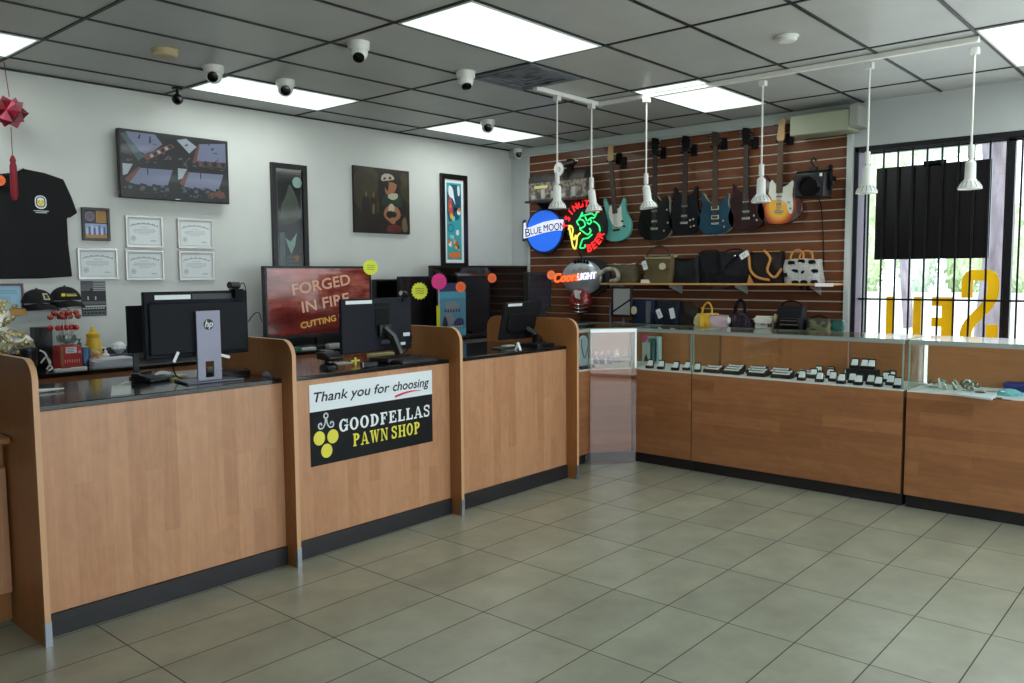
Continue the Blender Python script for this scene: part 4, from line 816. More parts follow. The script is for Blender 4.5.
guitar('teal electric guitar with white pickguard, leftmost on the slatted wall', TEAL, 'double', (618, 241), (613.5, 197), .36, (611.5, 144), .05, (611.5, 161), TEAL,
       pg=([(-.3, .88), (-.1, .72), (.3, .72), (.48, .8), (.42, .55), (.5, .35), (.3, .3), (-.2, .34), (-.5, .6)], CREAM), headm=MAPLE, headkind='six', pick='one', kn=((.45, .42), (.55, .3)), neckm=mat('rosewood', (74, 52, 42), .5))
BLKG = mat('gloss_black', (7, 7, 9), .2, coat=.25, spec=.2); BIND = mat('cream_binding', (150, 146, 128), .4)
guitar('glossy black electric guitar with metal tailpiece and single cutaway', BLKG, 'single', (655, 241), (654.8, 192), .42, (657.5, 137), .05, (655.6, 155), BLKG, BIND, kn=((.7, .62), (.75, .36), (.55, .2)))
DARKN = mat('dark_navy_finish', (12, 14, 20), .35, coat=.1, spec=.2)
guitar('dark horned double cutaway electric guitar left of the blue one', DARKN, 'devil', (684.6, 234.5), (684.8, 188), .345, (687, 135), .05, (686.2, 152), DARKN, kn=((.4, .3), (.6, .32), (.45, .16), (.65, .18)))
BLUEG = noisy('blue_burst', (22, 66, 88), (14, 40, 58), 3.5, .25, coat=.3)
guitar('blue electric guitar with two cream framed pickups', BLUEG, 'double', (715.5, 234), (716, 192), .40, (716.2, 131), .05, (716, 146), BLUEG, BIND, pickm=mat('cream_ring', (196, 188, 160), .4), kn=((.45, .3), (.5, .16)), headm=mat('dark_head', (52, 38, 30), .4), neckm=mat('rosewood', (74, 52, 42), .5))
REDG = noisy('dark_red_finish', (46, 18, 20), (28, 12, 14), 4, .3, coat=.2)
guitar('dark red horned electric guitar behind a pendant lamp', REDG, 'devil', (746.5, 230), (746.5, 184), .37, (747.3, 127), .05, (746.8, 145), REDG, kn=((.45, .3), (.6, .2)), headm=BLKG)
def burst():
    m = mat('sunburst', (214, 150, 40), .2, coat=.8); tc = nd(m, 'ShaderNodeTexCoord'); sp = nd(m, 'ShaderNodeSeparateXYZ'); lk(m, tc.outputs['Object'], sp.inputs[0])
    a = math_(m, 'POWER', math_(m, 'DIVIDE', sp.outputs[1], .165), 2.0); b = math_(m, 'POWER', math_(m, 'DIVIDE', math_(m, 'SUBTRACT', sp.outputs[2], .16), .19), 2.0)
    r = nd(m, 'ShaderNodeValToRGB'); lk(m, math_(m, 'ADD', a, b), r.inputs[0]); e = r.color_ramp.elements
    e[0].position = .25; e[0].color = (*lin((236, 176, 54)), 1); e[1].position = .95; e[1].color = (*lin((70, 20, 14)), 1); k = e.new(.6); k.color = (*lin((186, 78, 26)), 1)
    lk(m, r.outputs[0], m.node_tree.nodes['Principled BSDF'].inputs['Base Color']); return m
guitar('sunburst electric guitar with white pickguard, rightmost on the slatted wall', None, 'double', (779, 224), (780, 174), .43, (785.5, 118), .05, (781.5, 141), burst(), mat('burst_edge', (64, 18, 14), .25, coat=.6),
       pg=([(-.42, .95), (-.1, .74), (.3, .74), (.62, .9), (.55, .6), (.62, .34), (.56, .18), (.42, .22), (.3, .46), (-.5, .5)], CREAM), headm=MAPLE, headkind='six', pick='single', kn=((.42, .42), (.5, .3)), neckm=mat('maple_dark', (96, 70, 46), .5), hw=.04)
# stage light
c = sq(813, 186, .2); K = .78; t = thing('stage_light', 'black stage light with curved hood hanging at the right end of the slatted wall', 'stage light', WR.p(c[0], c[1]-K*.16, .1))
hb = MB().fbox(WR, c[0]-K*.165, c[0]+K*.165, c[1]-K*.13, c[1]+K*.14, .10, .28); part(t, 'housing', hb, BLACKP, .012)
hd = MB(); 
for i in range(13):
    a = PI*i/12; hd.v += [WR.p(c[0]+K*.13*math.cos(a), c[1]-K*.03+K*.12*math.sin(a), z_) for z_ in (.28, .36)]
hd.f += [(2*i, 2*i+1, 2*i+3, 2*i+2) for i in range(12)]; hd.m += [0]*12; part(t, 'hood', hd, mat('hood_grey', (46, 48, 56), .3))
part(t, 'lens', MB().prism(WR, circ(c[0], c[1]-K*.03, K*.115, 24, K*.095), .281, .286), SCREEN)
part(t, 'yoke', MB().fbox(WR, c[0]-K*.19, c[0]-K*.168, c[1]-K*.05, c[1]+K*.17, .15, .2).fbox(WR, c[0]+K*.168, c[0]+K*.19, c[1]-K*.05, c[1]+K*.22, .15, .2).fbox(WR, c[0]-K*.19, c[0]+K*.19, c[1]+K*.15, c[1]+K*.172, .15, .2), BLACKM)
part(t, 'hook', MB().tube(catm([WR.p(c[0]-K*.01+K*dx, c[1]+K*dz, .175) for dx, dz in ((0, .16), (0, .22), (-.03, .27), (0, .31), (.025, .28))]), .009, 8).fbox(WR, c[0]-K*.05, c[0]+K*.03, c[1]+K*.17, c[1]+K*.21, .15, .2), BLACKP)
part(t, 'knob', MB().cyl(WR.p(c[0]+K*.19, c[1]+K*.02, .175), WR.p(c[0]+K*.215, c[1]+K*.02, .175), .022), BLACKP); part(t, 'rating_label', MB().fbox(WR, c[0]+K*.11, c[0]+K*.14, c[1]+K*.09, c[1]+K*.125, .28, .2806), PAPER)
part(t, 'wall_arm', MB().fbox(WR, c[0]+K*.12, c[0]+K*.16, c[1]+K*.06, c[1]+K*.11, .001, .1), BLACKM)
mb = MB().tube(catm([WR.p(c[0]+K*.01, c[1]-K*.13, .12), WR.p(c[0]+K*.02, c[1]-K*.2, .05), WR.p(c[0]+K*.03, c[1]-K*.5, .012), WR.p(c[0]+K*.05, c[1]-K*.9, .01)]), .0045, 6); one('cable', 'thin black cable hanging below the stage light', 'cable', mb, BLACKM)
# lit signs
def lit(n, c, e): return mat('lit_'+n, c, .4, emit=e)
LBL, LWH, LRED, LGRN, LYEL, LORG = lit('blue', (38, 104, 226), .75), lit('white', (226, 230, 250), .75), lit('red', (250, 44, 44), 1.3), lit('green', (60, 228, 130), 1.1), lit('yellow', (240, 222, 92), 1.0), lit('orange', (255, 96, 40), 1.6)
NAVY = mat('navy_edge', (16, 22, 66), .4); PURP = mat('purple_ink', (36, 20, 96), .5)
c = sq(543.5, 231, .1); t = thing('beer_sign', 'round blue lit beer sign with white BLUE MOON banner', 'sign', WR.p(c[0], c[1]-.25, .05))
bn = [(x*.88, y) for x, y in [(-.335, -.075), (-.2, -.055), (0, -.02), (.2, .0), (.30, -.005), (.325, .115), (.2, .12), (0, .1), (-.2, .055), (-.29, .04), (-.3, .11), (-.33, .1)]]
rm = Fr(WR.p(*c, 0), WR.r, WR.u)
part(t, 'backing', MB().prism(rm, circ(0, 0, .275, 40, .255), .05, .085).prism(rm, [(x*1.12, (y-.02)*1.35+.02) for x, y in bn], .051, .084), NAVY, .004)
part(t, 'lit_disc', MB().prism(rm, circ(0, 0, .25, 40, .23), .0855, .095), LBL); part(t, 'banner', MB().prism(rm, bn, .0955, .103), LWH)
tx = MB(); tx.text(rm.turn(5, rm.p(-.272, -.058)), 'B', .0, .0, .135, .1035, 0, bold=.001, sx=1.1); tx.text(rm.turn(6, rm.p(-.19, -.035)), 'LUE', 0, 0, .1, .1035, 0, bold=.0018, sx=1.0); tx.text(rm.turn(3, rm.p(-.0, -.006)), 'MOON', 0, 0, .11, .1035, 0, bold=.0018, sx=.88); part(t, 'lettering', tx, PURP)
# neon beer sign
c = sq(584, 227, .14); t = thing('neon_sign', 'round black neon sign with green dragon, red TSINGTAO and BEER letters', 'sign', WR.p(c[0], c[1]-.25, .05)); rm = Fr(WR.p(*c, .07), WR.r, WR.u)
part(t, 'backing', MB().prism(rm, circ(.02, 0, .265, 40, .26), .03, .05), BLACKP)
def arc_text(mb, s, r, a0, a1, size, m=0, out=True):
    for k, ch in enumerate(s):
        a = math.radians(a0+(a1-a0)*k/(len(s)-1)); p = (r*math.cos(a), r*math.sin(a)); rot = math.degrees(a)-90 if out else math.degrees(a)+90
        mb.text(rm.turn(rot, rm.p(*p)), ch, 0, -size*.35, size, .066, m, 'CENTER', bold=.0025, ext=.004)
tx = MB(); arc_text(tx, 'TSINGTAO', .25, 174, 46, .1); part(t, 'lettering', tx, LRED)
tx = MB(); arc_text(tx, 'BEER', .235, -74, -24, .115, 0, False); part(t, 'lettering', tx, LRED)
gt = MB()
for P in (((-.09, .02), (-.12, .07), (-.07, .09), (-.02, .07), (.0, .02), (-.05, -.01), (-.08, .0)), ((.0, .12), (.03, .07), (.08, .1), (.13, .1), (.17, .16), (.2, .17)), ((-.04, .13), (.02, .14), (.09, .15), (.14, .13), (.2, .2)), ((.03, .05), (.06, .03), (.09, .06), (.06, .09)),
          ((-.08, -.02), (-.02, -.06), (.04, -.09), (.08, -.05), (.06, -.02)), ((.12, .06), (.16, .04), (.2, .0), (.21, -.06)), ((.1, -.09), (.04, -.13), (-.03, -.14), (-.06, -.19), (-.07, -.24), (-.01, -.24), (.0, -.2)), ((-.05, .12), (-.04, .17), (-.07, .12), (-.09, .1))):
    gt.tube(catm([rm.p(x*.92+.015, y*.92, .07) for x, y in P]), .0085, 6)
part(t, 'green_tube', gt, LGRN, label='green neon dragon tube')
yt_ = MB()
for P in (((-.2, .03), (-.19, -.04), (-.17, -.12), (-.15, -.2), (-.12, -.23), (-.1, -.18), (-.09, -.1), (-.05, -.06)), ((-.21, -.02), (-.18, .02), (-.15, -.02), (-.16, -.09), (-.13, -.13), (-.11, -.08))): yt_.tube(catm([rm.p(x, y, .07) for x, y in P]), .01, 6)
part(t, 'yellow_tube', yt_, LYEL, label='yellow neon tube')
part(t, 'tube_support', MB().box(0, 0, 0, 0, 0, 0) if 0 else MB().cyl(rm.p(-.1, 0, .045), rm.p(-.1, 0, .07), .006).cyl(rm.p(.1, .1, .045), rm.p(.1, .1, .07), .006).cyl(rm.p(0, -.13, .045), rm.p(0, -.13, .07), .006), BLACKP)
# football sign
c = sq(577.5, 277.5, .16); t = thing('beer_sign', 'silver football shaped Coors Light sign with orange neon and a helmet below', 'sign', WR.p(c[0], c[1]-.42, .05)); rm = Fr(WR.p(*c, 0), WR.r, WR.u).turn(0)
SV = noisy('silver_ball', (190, 198, 204), (150, 158, 166), 5, .3, metal=.5); RMt = Matrix((tuple(rm.r), tuple(rm.u), tuple(rm.n))).transposed()
part(t, 'football', MB().sph(rm.p(0, 0, .08), .275, .19, .06, 28, 0, RMt), SV, label='silver football body')
part(t, 'backing', MB().prism(rm, [(p[0]+.06, p[1]+.01) for p in circ(0, 0, .29, 36, .205)], .02, .05), DGREY)
lc = MB()
for k in range(5): a = math.radians(104-k*9); lc.strip(rm, [(.27*math.cos(a)*.9, .155*math.sin(a)), (.27*math.cos(a)*1.02, .195*math.sin(a))], .02, .11, 0, .012)
lc.strip(rm, [(x_*1.0, y_) for x_, y_ in circ(0, 0, .25, 10, .175, math.radians(62), math.radians(112))], .012, .112, 0, .01); part(t, 'lacing', lc, BLACKM)
mt_ = MB().prism(rm, [(-.12, .05), (-.06, .1), (-.03, .075), (.03, .115), (.07, .08), (.12, .1), (.18, .04)], .139, .142); part(t, 'mountain_print', mt_, mat('mountain_grey', (150, 146, 138), .5))
tx = MB(); tx.text(rm.turn(4, rm.p(-.34, -.055)), 'Coors', 0, 0, .135, .152, 0, shear=.25, bold=.004, ext=.006); part(t, 'orange_lettering', tx, LORG, label='orange neon script')
tx = MB(); tx.text(rm.turn(4, rm.p(-.015, -.028)), 'LIGHT', 0, 0, .1, .152, 0, shear=.2, bold=.003, ext=.006, sx=.9); part(t, 'white_lettering', tx, lit('cool_white', (236, 232, 252), 1.1), label='white neon capitals')
o = (.0, -.265); hl = MB().sph(rm.p(o[0], o[1]+.01, .1), .14, .145, .1, 22, 0, RMt); part(t, 'helmet', hl, noisy('helmet_shell', (150, 44, 42), (34, 30, 32), 5, .2, lo=.42, hi=.56, coat=.8), label='dark red helmet')
hp_ = MB().prism(rm, [(o[0]-.02, o[1]+.13), (o[0]+.03, o[1]+.13), (o[0]+.06, o[1]+.03), (o[0]+.0, o[1]+.05)], .18, .203, 0); part(t, 'helmet_stripe', hp_, mat('stripe_white', (210, 210, 206), .3))
fm = MB()
for yy in (-.02, -.06, -.1): fm.tube(catm([rm.p(o[0]-.02, o[1]+yy, .2), rm.p(o[0]+.06, o[1]+yy-.01, .22), rm.p(o[0]+.12, o[1]+yy, .14)]), .008, 6)
fm.tube([rm.p(o[0]+.05, o[1]-.0, .215), rm.p(o[0]+.06, o[1]-.12, .215)], .008, 6); part(t, 'face_mask', fm, NICK)
mb = MB().tube(catm([WR.p(c[0]-.04, c[1]+.22, .03), WR.p(c[0]-.1, c[1]+.3, .02), WR.p(c[0]-.05, c[1]+.36, .02), WR.p(c[0]-.06, c[1]+.44, .015)]), .005, 6).tube(catm([WR.p(c[0]-.05, c[1]-.24, .02), WR.p(c[0]-.06, c[1]-.4, .012), WR.p(c[0]-.03, c[1]-.6, .012)]), .005, 6); one('cable', 'black cable behind the silver football sign', 'cable', mb, BLACKM)
# instrument case on brackets at the top left of the slatted wall
a, b = sq(531, 181, .17), sq(589, 197, .17); o = WR.p((a[0]+b[0])/2, b[1], .15)
t = thing('storage_trunk', 'long grey patterned trunk high on the slatted wall above the lit signs', 'trunk', o)
z0 = b[1]-.0; F = Fr(WR.p(0, z0, 0), WR.r, WR.u); tz = .2
part(t, 'trunk_body', MB().fbox(F, a[0]+.0, b[0], .0, tz, .05, .22), noisy('worn_print', (150, 140, 126), (70, 64, 62), 26, .6, lo=.38, hi=.62), .012)
Fy = Fr(WR.p(a[0], z0, .135), (-1, 0, 0), (0, 0, 1)); Ll = b[0]-a[0]
part(t, 'trunk_lid', MB().prism(Fy, [(-.085, tz-.005), (-.075, tz+.05), (-.03, tz+.1), (.03, tz+.1), (.075, tz+.05), (.085, tz-.005)], 0, -Ll*.97) , noisy('dark_lid', (58, 52, 46), (36, 32, 30), 12, .6), .004)
part(t, 'price_strip', MB().fbox(F, a[0]+.09, a[0]+.28, .13, .16, .2215, .224), mat('pale_yellow_label', (214, 206, 130), .6))
sm = MB()
for k in range(10): sm.fbox(F, a[0]+.05+k*.07, a[0]+.1+k*.07, .02, .06+.03*(k % 3), .2205, .223, k % 2)
part(t, 'figure_print', sm, [mat('print_grey', (176, 176, 168), .6), mat('print_dark', (70, 66, 66), .6)])
t = thing('wall_shelf', 'narrow dark shelf carrying the patterned trunk', 'shelf', WR.p((a[0]+b[0])/2, z0-.03, .1)); part(t, 'board', MB().fbox(WR, a[0]-.02, b[0]+.02, z0-.022, z0-.0005, .001, .26), mat('dark_shelf', (58, 42, 34), .5), .002)
for k in (.15, .85): part(t, 'bracket', MB().prism(Fr(WR.p(a[0]+(b[0]-a[0])*k, z0-.022, 0), (-1, 0, 0), (0, 0, 1)), [(.001, -.001), (.22, -.001), (.001, -.14)], -.004, .004), BLACKM)
for k, (u, lb) in enumerate(((574, 'red wrapped box hung under the trunk shelf'),)):
    p = sq(u, 204, .1); one('wrapped_box', lb, 'box', MB().fbox(WR, p[0]-.04, p[0]+.26, z0-.11, z0-.0235, .03, .12, 0).fbox(WR, p[0]+.08, p[0]+.1, z0-.111, z0-.0233, .029, .1215, 1), [mat('dark_red_box', (96, 26, 32), .5), mat('ribbon_green', (46, 70, 52), .5)])
p = sq(559, 164, .08); t = thing('camera_bracket', 'black bracket with small reddish clamp above the patterned trunk', 'bracket', WR.p(p[0], p[1]-.1, .001)); part(t, 'plate', MB().fbox(WR, p[0]+.06, p[0]+.14, p[1]-.1, p[1]+.05, .001, .02), BLACKM); part(t, 'arm', MB().fbox(WR, p[0]+.09, p[0]+.11, p[1]-.02, p[1], .02, .16).cyl(WR.p(p[0]+.1, p[1]-.03, .15), WR.p(p[0]+.28, p[1]-.01, .15), .03), mat('dark_maroon', (44, 24, 26), .5)); part(t, 'tip', MB().sph(WR.p(p[0]+.3, p[1], .15), .025, n=10), NICK)
p = ux(558, 169.5, 2.62); Fd = Fr((2.62, p.y, p.z), (.6, -.8, 0), (0, 0, 1)); Fd = WR.at(*sq(558.5, 169, .3), .3)
t = thing('wall_dial', 'small round white dial behind the leftmost pendant lamp', 'dial', Fd.p(0, -.06, -.05)); part(t, 'face', MB().prism(Fd, circ(0, 0, .064, 24, .072), -.02, .0), WPLAST, .004); part(t, 'hub', MB().prism(Fd, circ(0, -.005, .03, 16), .0005, .006), mat('dial_grey', (178, 180, 170), .5)); part(t, 'stem', MB().cyl(Fd.p(0, 0, -.299), Fd.p(0, 0, -.02), .012), NICK)
p = sq(623, 163, .02); one('guitar_hanger', 'empty black wall hanger right of the teal guitar neck', 'hanger', MB().fbox(WR, p[0]-.03, p[0]+.03, p[1]-.06, p[1]+.06, .001, .02).fbox(WR, p[0]-.1, p[0]-.03, p[1]+.0, p[1]+.012, .004, .016), BLACKM, 'black guitar hangers')
# shelf for bags
zs = 1.578; sa, sb = -1.30, 1.10; D0 = .29
t = thing('bag_shelf', 'long thin wooden shelf of handbags on the slatted wall', 'shelf', WR.p(0, zs-.02, .1))
part(t, 'board', MB().fbox(WR, sa, sb, zs-.018, zs, .001, D0), mat('light_shelf', (196, 148, 88), .45), .002)
for x in (-1.2, -.5, .2, .9): part(t, 'bracket', MB().prism(Fr(WR.p(x, zs-.0185, 0), (-1, 0, 0), (0, 0, 1)), [(.001, 0), (.25, 0), (.25, -.02), (.001, -.09)], -.005, .005), ALU)
for x in (-.05, .82): part(t, 'label_holder', MB().fbox(WR, x, x+.2, zs-.06, zs-.019, D0-.012, D0-.008), glass('label_acrylic', (225, 215, 210), .06))
one('shelf_edge_strip', 'white faintly glowing strip at the right end of the bag shelf', 'strip', MB().fbox(WR, sb-.14, sb+.015, zs-.026, zs+.004, D0+.0005, D0+.008), mat('white_strip', (236, 226, 226), .4, emit=.15))  # white strip given a faint glow of its own
def bag(name, lb, base, w, h, d, m, taper=.85, rnd_=.04, handles=(), hm=None, extra=None, group='bags on the wooden shelf', lean=0, cat='bag', sag=.0, flap=None, tag=None, tagpos=(0, .5)):
    """base: world point of the bottom centre; the bag faces -x"""
    F = Fr(base, (0, -1, 0), (0, 0, 1)); t = thing(name, lb, cat, base, group=group); h *= .84 if 'shelf' in group else .94; w *= .95
    ph = (base.y*37) % 6.28; soft = 1 if name == 'handbag' else .35; mb = MB(); rows = 8; vs = []; per = None
    for k in range(rows+1):
        s = k/rows; ww = w/2*(1+(taper-1)*s)*(1-.04*(s < .05)); dd = d/2*(1-.45*s)*(1+.12*math.sin(PI*s)); P = [(ww*math.copysign(abs(math.cos(q))**.45, math.cos(q)), dd*math.copysign(abs(math.sin(q))**.6, math.sin(q))) for q in [2*PI*i/36 for i in range(36)]]; per = len(P)
        for x, y in P: vs.append(F.p(x+lean*s+.01*soft*math.sin(4*s+ph), h*s-sag*h*s*(1-(x/ww)**2)+h*soft*.025*s*math.sin(x*22+ph), y+soft*.008*math.sin(x*31+7*s+ph)*math.sin(PI*s)))
    fs = [(k*per+i, k*per+(i+1) % per, (k+1)*per+(i+1) % per, (k+1)*per+i) for k in range(rows) for i in range(per)]+[tuple(range(per))[::-1], tuple(range(rows*per, (rows+1)*per))]
    mb.add(vs, fs); part(t, 'bag_body', mb, m, ang=60)
    for (x0, x1, hh) in handles:
        P = [F.p(x0+lean, h*.9, d*.3), F.p(x0+lean+(x1-x0)*.08, h+hh*.6, d*.22), F.p((x0+x1)/2+lean, h+hh, d*.18), F.p(x1+lean-(x1-x0)*.08, h+hh*.6, d*.22), F.p(x1+lean, h*.9, d*.3)]; part(t, 'handle', MB().tube(catm(P), .009, 6), hm or m)
    if flap: part(t, 'flap', MB().prism(F, smoothp([(-w/2*.97, h*.98), (w/2*.97, h*.98), (w/2*.95, h*flap), (0, h*(flap-.08)), (-w/2*.95, h*flap)], 1), d*.5, d*.5+.012), m, .004); part(t, 'clasp', MB().fbox(F, -.018, .018, h*(flap-.07), h*flap, d*.5+.0125, d*.5+.018), NICK)
    if tag:
        tf = F.turn(tag, F.p(*tagpos, d*.5+.025)); part(t, 'price_label', MB().prism(tf, rrect(-.026, -.07, .026, .02, .008, 3), 0, .002, 0).poly(tf, rect(-.015, -.04, .015, -.034), .0025, 1).poly(tf, rect(-.015, -.02, .012, -.014), .0025, 1), [PAPER, INKD])
    if extra: extra(t, F, w, h, d)
    return t
def bb(u, d=.15, z=zs): p = ux(u, 284, SX-d); return V((SX-d, p.y, z+.001))
def px2m(u0, u1, d=.15): return abs(ux(u0, 284, SX-d).y-ux(u1, 284, SX-d).y)
def check(name, c1, c2, s=70):
    m = mat(name, c1, .6); tc = nd(m, 'ShaderNodeTexCoord'); k = nd(m, 'ShaderNodeTexChecker', i_Scale=s); k.inputs[1].default_value = (*lin(c1), 1); k.inputs[2].default_value = (*lin(c2), 1); lk(m, tc.outputs['Object'], k.inputs[0]); lk(m, k.outputs[0], m.node_tree.nodes['Principled BSDF'].inputs['Base Color']); return m
def bow(t, F, w, h, d):
    mb = MB().tube(catm([F.p(-.3, h*.28, d*.5+.02), F.p(-.16, h*.7, d*.5+.03), F.p(-.04, h*.62, d*.5+.03), F.p(-.02, h*.2, d*.5+.03), F.p(-.12, h*.08, d*.5+.03)]), [.01]+[.022]*19+[.012], 8); part(t, 'scarf', mb, noisy('scarf_silk', (190, 184, 168), (116, 118, 108), 20, .5))
    part(t, 'zip', MB().tube(catm([F.p(-w*.4, h*.98, d*.2), F.p(0, h*.9, d*.25), F.p(w*.4, h*.98, d*.2)]), .006, 6), CREAM)
bag('handbag', 'slouchy beige monogram shoulder bag with tied scarf, leftmost on the shelf', bb(626.5), px2m(613, 641), .24, .2, check('beige_mono', (92, 84, 62), (78, 70, 50), 90), .86, extra=bow, sag=.1)
def charms(t, F, w, h, d):
    part(t, 'round_charm', MB().prism(F, circ(w*.22, h*.62, .034, 18), d*.45, d*.5+.012), mat('pale_charm', (196, 190, 160), .5)); part(t, 'corner_patch', MB().prism(F, [(-w*.5, .0), (-w*.18, 0), (-w*.24, h*.13), (-w*.49, h*.13)], d*.5, d*.5+.006), CREAM)
    part(t, 'top_band', MB().fbox(F, -w*.41, w*.41, h*.9, h*.97, d*.28, d*.36), mat('pale_trim', (150, 138, 104), .5))
    for s in (-1, 1): part(t, 'side_tab', MB().fbox(F, s*w*.44-.03, s*w*.44+.03, h*.93, h*1.07, -.02, .03), mat('pale_trim', (150, 138, 104), .5), .01)
bag('handbag', 'olive checked tote with brown top handle and white tag', bb(661), px2m(645, 676.5), .315, .2, check('olive_check', (112, 98, 64), (62, 52, 32), 95), .92, handles=((-.13, .13, .1),), hm=mat('brown_leather', (62, 36, 24), .5), extra=charms, tag=18, tagpos=(-.12, .2))
BLK = noisy('black_leather', (14, 15, 19), (20, 21, 26), 30, .5); CHAR = noisy('charcoal_nylon', (24, 25, 28), (31, 32, 35), 60, .6)
bag('handbag', 'plain black slouchy bag right of the olive tote', bb(689, .13), px2m(675, 704, .13), .31, .2, BLK, .84, sag=.22)
bag('handbag', 'tall black tote bag behind the plain black slouchy bag', bb(711, .1), px2m(699, 727, .1), .345, .14, noisy('black_canvas', (18, 20, 24), (24, 26, 30), 50, .7), .95, handles=((-.1, .1, .02),))
def seam(t, F, w, h, d):
    part(t, 'strap', MB().tube(catm([F.p(-w*.2, h*.5, d*.52), F.p(0, h*.75, d*.45), F.p(w*.22, h*.95, d*.36)]), .008, 6), BLACKM); part(t, 'rivet', MB().sph(F.p(.03, h*.88, d*.42), .012, n=8), NICK)
    part(t, 'base_panel', MB().prism(F, smoothp([(-w*.5, .0), (w*.5, 0), (w*.49, h*.3), (0, h*.2), (-w*.49, h*.3)], 1), d*.5, d*.5+.006), BLK)
bag('handbag', 'wide charcoal tote bag in the middle of the shelf', bb(736), px2m(719, 753), .34, .2, CHAR, .9, extra=seam, handles=((-.09, .09, .03),), tag=-60, tagpos=(.16, .27))
TAN = mat('tan_leather', (188, 128, 62), .5)
def tanstraps(t, F, w, h, d):
    for x, k in ((-.1, 0), (.06, 1)): part(t, 'handle', MB().tube(catm([F.p(x-.08, h*1.0, d*.3), F.p(x-.04+.04*k, h*.75, d*.5+.01), F.p(x-.02, h*.4, d*.5+.02), F.p(x+.05, h*.18, d*.52+.02), F.p(x+.16-.05*k, h*.1+.1*k, d*.52+.01)]), .012, 6), TAN, label='tan leather handle')
    part(t, 'corner_patch', MB().prism(F, [(-w*.5, 0), (-w*.3, 0), (-w*.43, h*.28)], d*.5, d*.5+.007), TAN); part(t, 'top_zip', MB().fbox(F, -w*.4, w*.4, h*.96, h*.99, d*.26, d*.34), TAN)
bag('handbag', 'dark brown tote with tan leather straps and corner', bb(768.5), px2m(752, 787), .35, .2, check('brown_mono', (38, 31, 27), (30, 25, 22), 60), .95, extra=tanstraps, tag=0, tagpos=(.09, .32))
def spots(t, F, w, h, d):
    for x, y in ((-.38, .35), (-.13, .5), (.14, .45), (.4, .5), (-.25, .85), (.02, .9), (.3, .87), (-.08, .04), (.15, .05), (.42, .06)):
        q = [(x*w+dx*.034, y*h+dy*.02) for dx, dy in ((-1, -.6), (-.2, -1), (.3, -.6), (1, -.9), (.8, .6), (.1, .9), (-.9, .7))]; part(t, 'black_motif', MB().prism(F, smoothp(q, 1), d*(.5-.22*y)*1.04-.002, d*(.5-.22*y)*1.04+.006), BLACKM)

bag('handbag', 'white speckled handbag with black motifs and tan handles, rightmost on the shelf', bb(803.5), px2m(784, 823), .255, .22, noisy('white_speckle', (196, 194, 188), (128, 128, 126), 120, .6), .96, handles=((-.1, .02, .08), (-.02, .1, .07)), hm=TAN, extra=spots)
# lower row on the black topped counter
LZ = 1.18
def lb2(u, d=.36, z=LZ): p = ux(u, 320, SX-d); return V((SX-d, p.y, z+.001))
def lw(u0, u1, d=.36): return abs(ux(u0, 320, SX-d).y-ux(u1, 320, SX-d).y)
LG = 'small bags on the black topped counter'
p = lb2(622, .44); F = Fr(p, (0, -1, 0), (0, 0, 1)); w = lw(612, 632.5, .44)
t = thing('tablet_stand', 'black framed grey screen with a diagonal line, standing left of the navy bags', 'screen', p); part(t, 'frame', MB().ring(F, rect(-w/2, .06, w/2, .37), rect(-w/2+.022, .085, w/2-.022, .345), -.012, .012), BLACKP, .003)
part(t, 'screen', MB().fbox(F, -w/2+.022, w/2-.022, .085, .345, -.008, .006, 0).prism(F, [(-w/2+.022, .105), (w/2-.022, .225), (w/2-.022, .245), (-w/2+.022, .125)], .0065, .0075, 1), [mat('grey_screen', (150, 154, 152), .25), BLACKM])
part(t, 'stand', MB().box(0, 0, 0, 0, 0, 0) if 0 else MB().fbox(F, -.07, .07, .0, .012, -.09, .05).cyl(F.p(0, .01, -.03), F.p(0, .12, -.018), .012).fbox(F, -w/2-.03, -w/2-.015, .0, .2, -.02, 0), STEEL)
NV = noisy('navy_nylon', (22, 28, 52), (30, 36, 62), 50, .6)
def stripe(t, F, w, h, d): part(t, 'centre_stripe', MB().fbox(F, w*.22, w*.36, 0.01, h*.95, d*.40, d*.5+.012), mat('stripe_grey', (92, 94, 100), .6)); part(t, 'emblem', MB().prism(F, circ(-w*.3, h*.55, .032, 16, .04), d*.48, d*.5+.012, 0), mat('emblem_cream', (190, 186, 150), .5))
bag('handbag', 'navy bag with grey stripe and pale emblem beside the framed screen', lb2(645.5), lw(633, 658), .25, .16, NV, .96, extra=stripe, group=LG)
bag('handbag', 'dark navy bag with two white price tags', lb2(669), lw(656, 683), .235, .18, noisy('black_navy', (18, 21, 34), (24, 28, 42), 40, .6), .9, group=LG, tag=24, tagpos=(-.05, .13), extra=lambda t, F, w, h, d: part(t, 'price_label', MB().prism(F.turn(14, F.p(w*.33, h*.6, d*.5+.02)), rrect(-.026, -.07, .026, .03, .008, 3), 0, .002), PAPER))
bag('handbag', 'dark olive shoulder bag between the navy bags and the yellow bag', lb2(690, .3), lw(680, 703, .3), .19, .14, noisy('olive_leather', (46, 42, 34), (36, 32, 28), 20, .6), .85, group=LG, handles=((-.09, .06, .04),))
YB_ = mat('yellow_leather', (206, 164, 34), .5)
def ybag(t, F, w, h, d): part(t, 'white_panel', MB().prism(F, smoothp([(-w*.5, 0), (-w*.1, 0), (-w*.12, h*.9), (-w*.42, h*.9)], 1), d*.5-.004, d*.5+.006), mat('pale_leather', (206, 196, 140), .5)); part(t, 'tassel', MB().lathe([(.008, .1), (.02, .08), (.026, .0)], F.p(-.02, .0, d*.5+.03), 8), YB_)
bag('handbag', 'small yellow handbag with hoop handle', lb2(708.5), lw(696.5, 721), .125, .14, YB_, .88, handles=((-.045, .055, .1),), group=LG, extra=ybag)
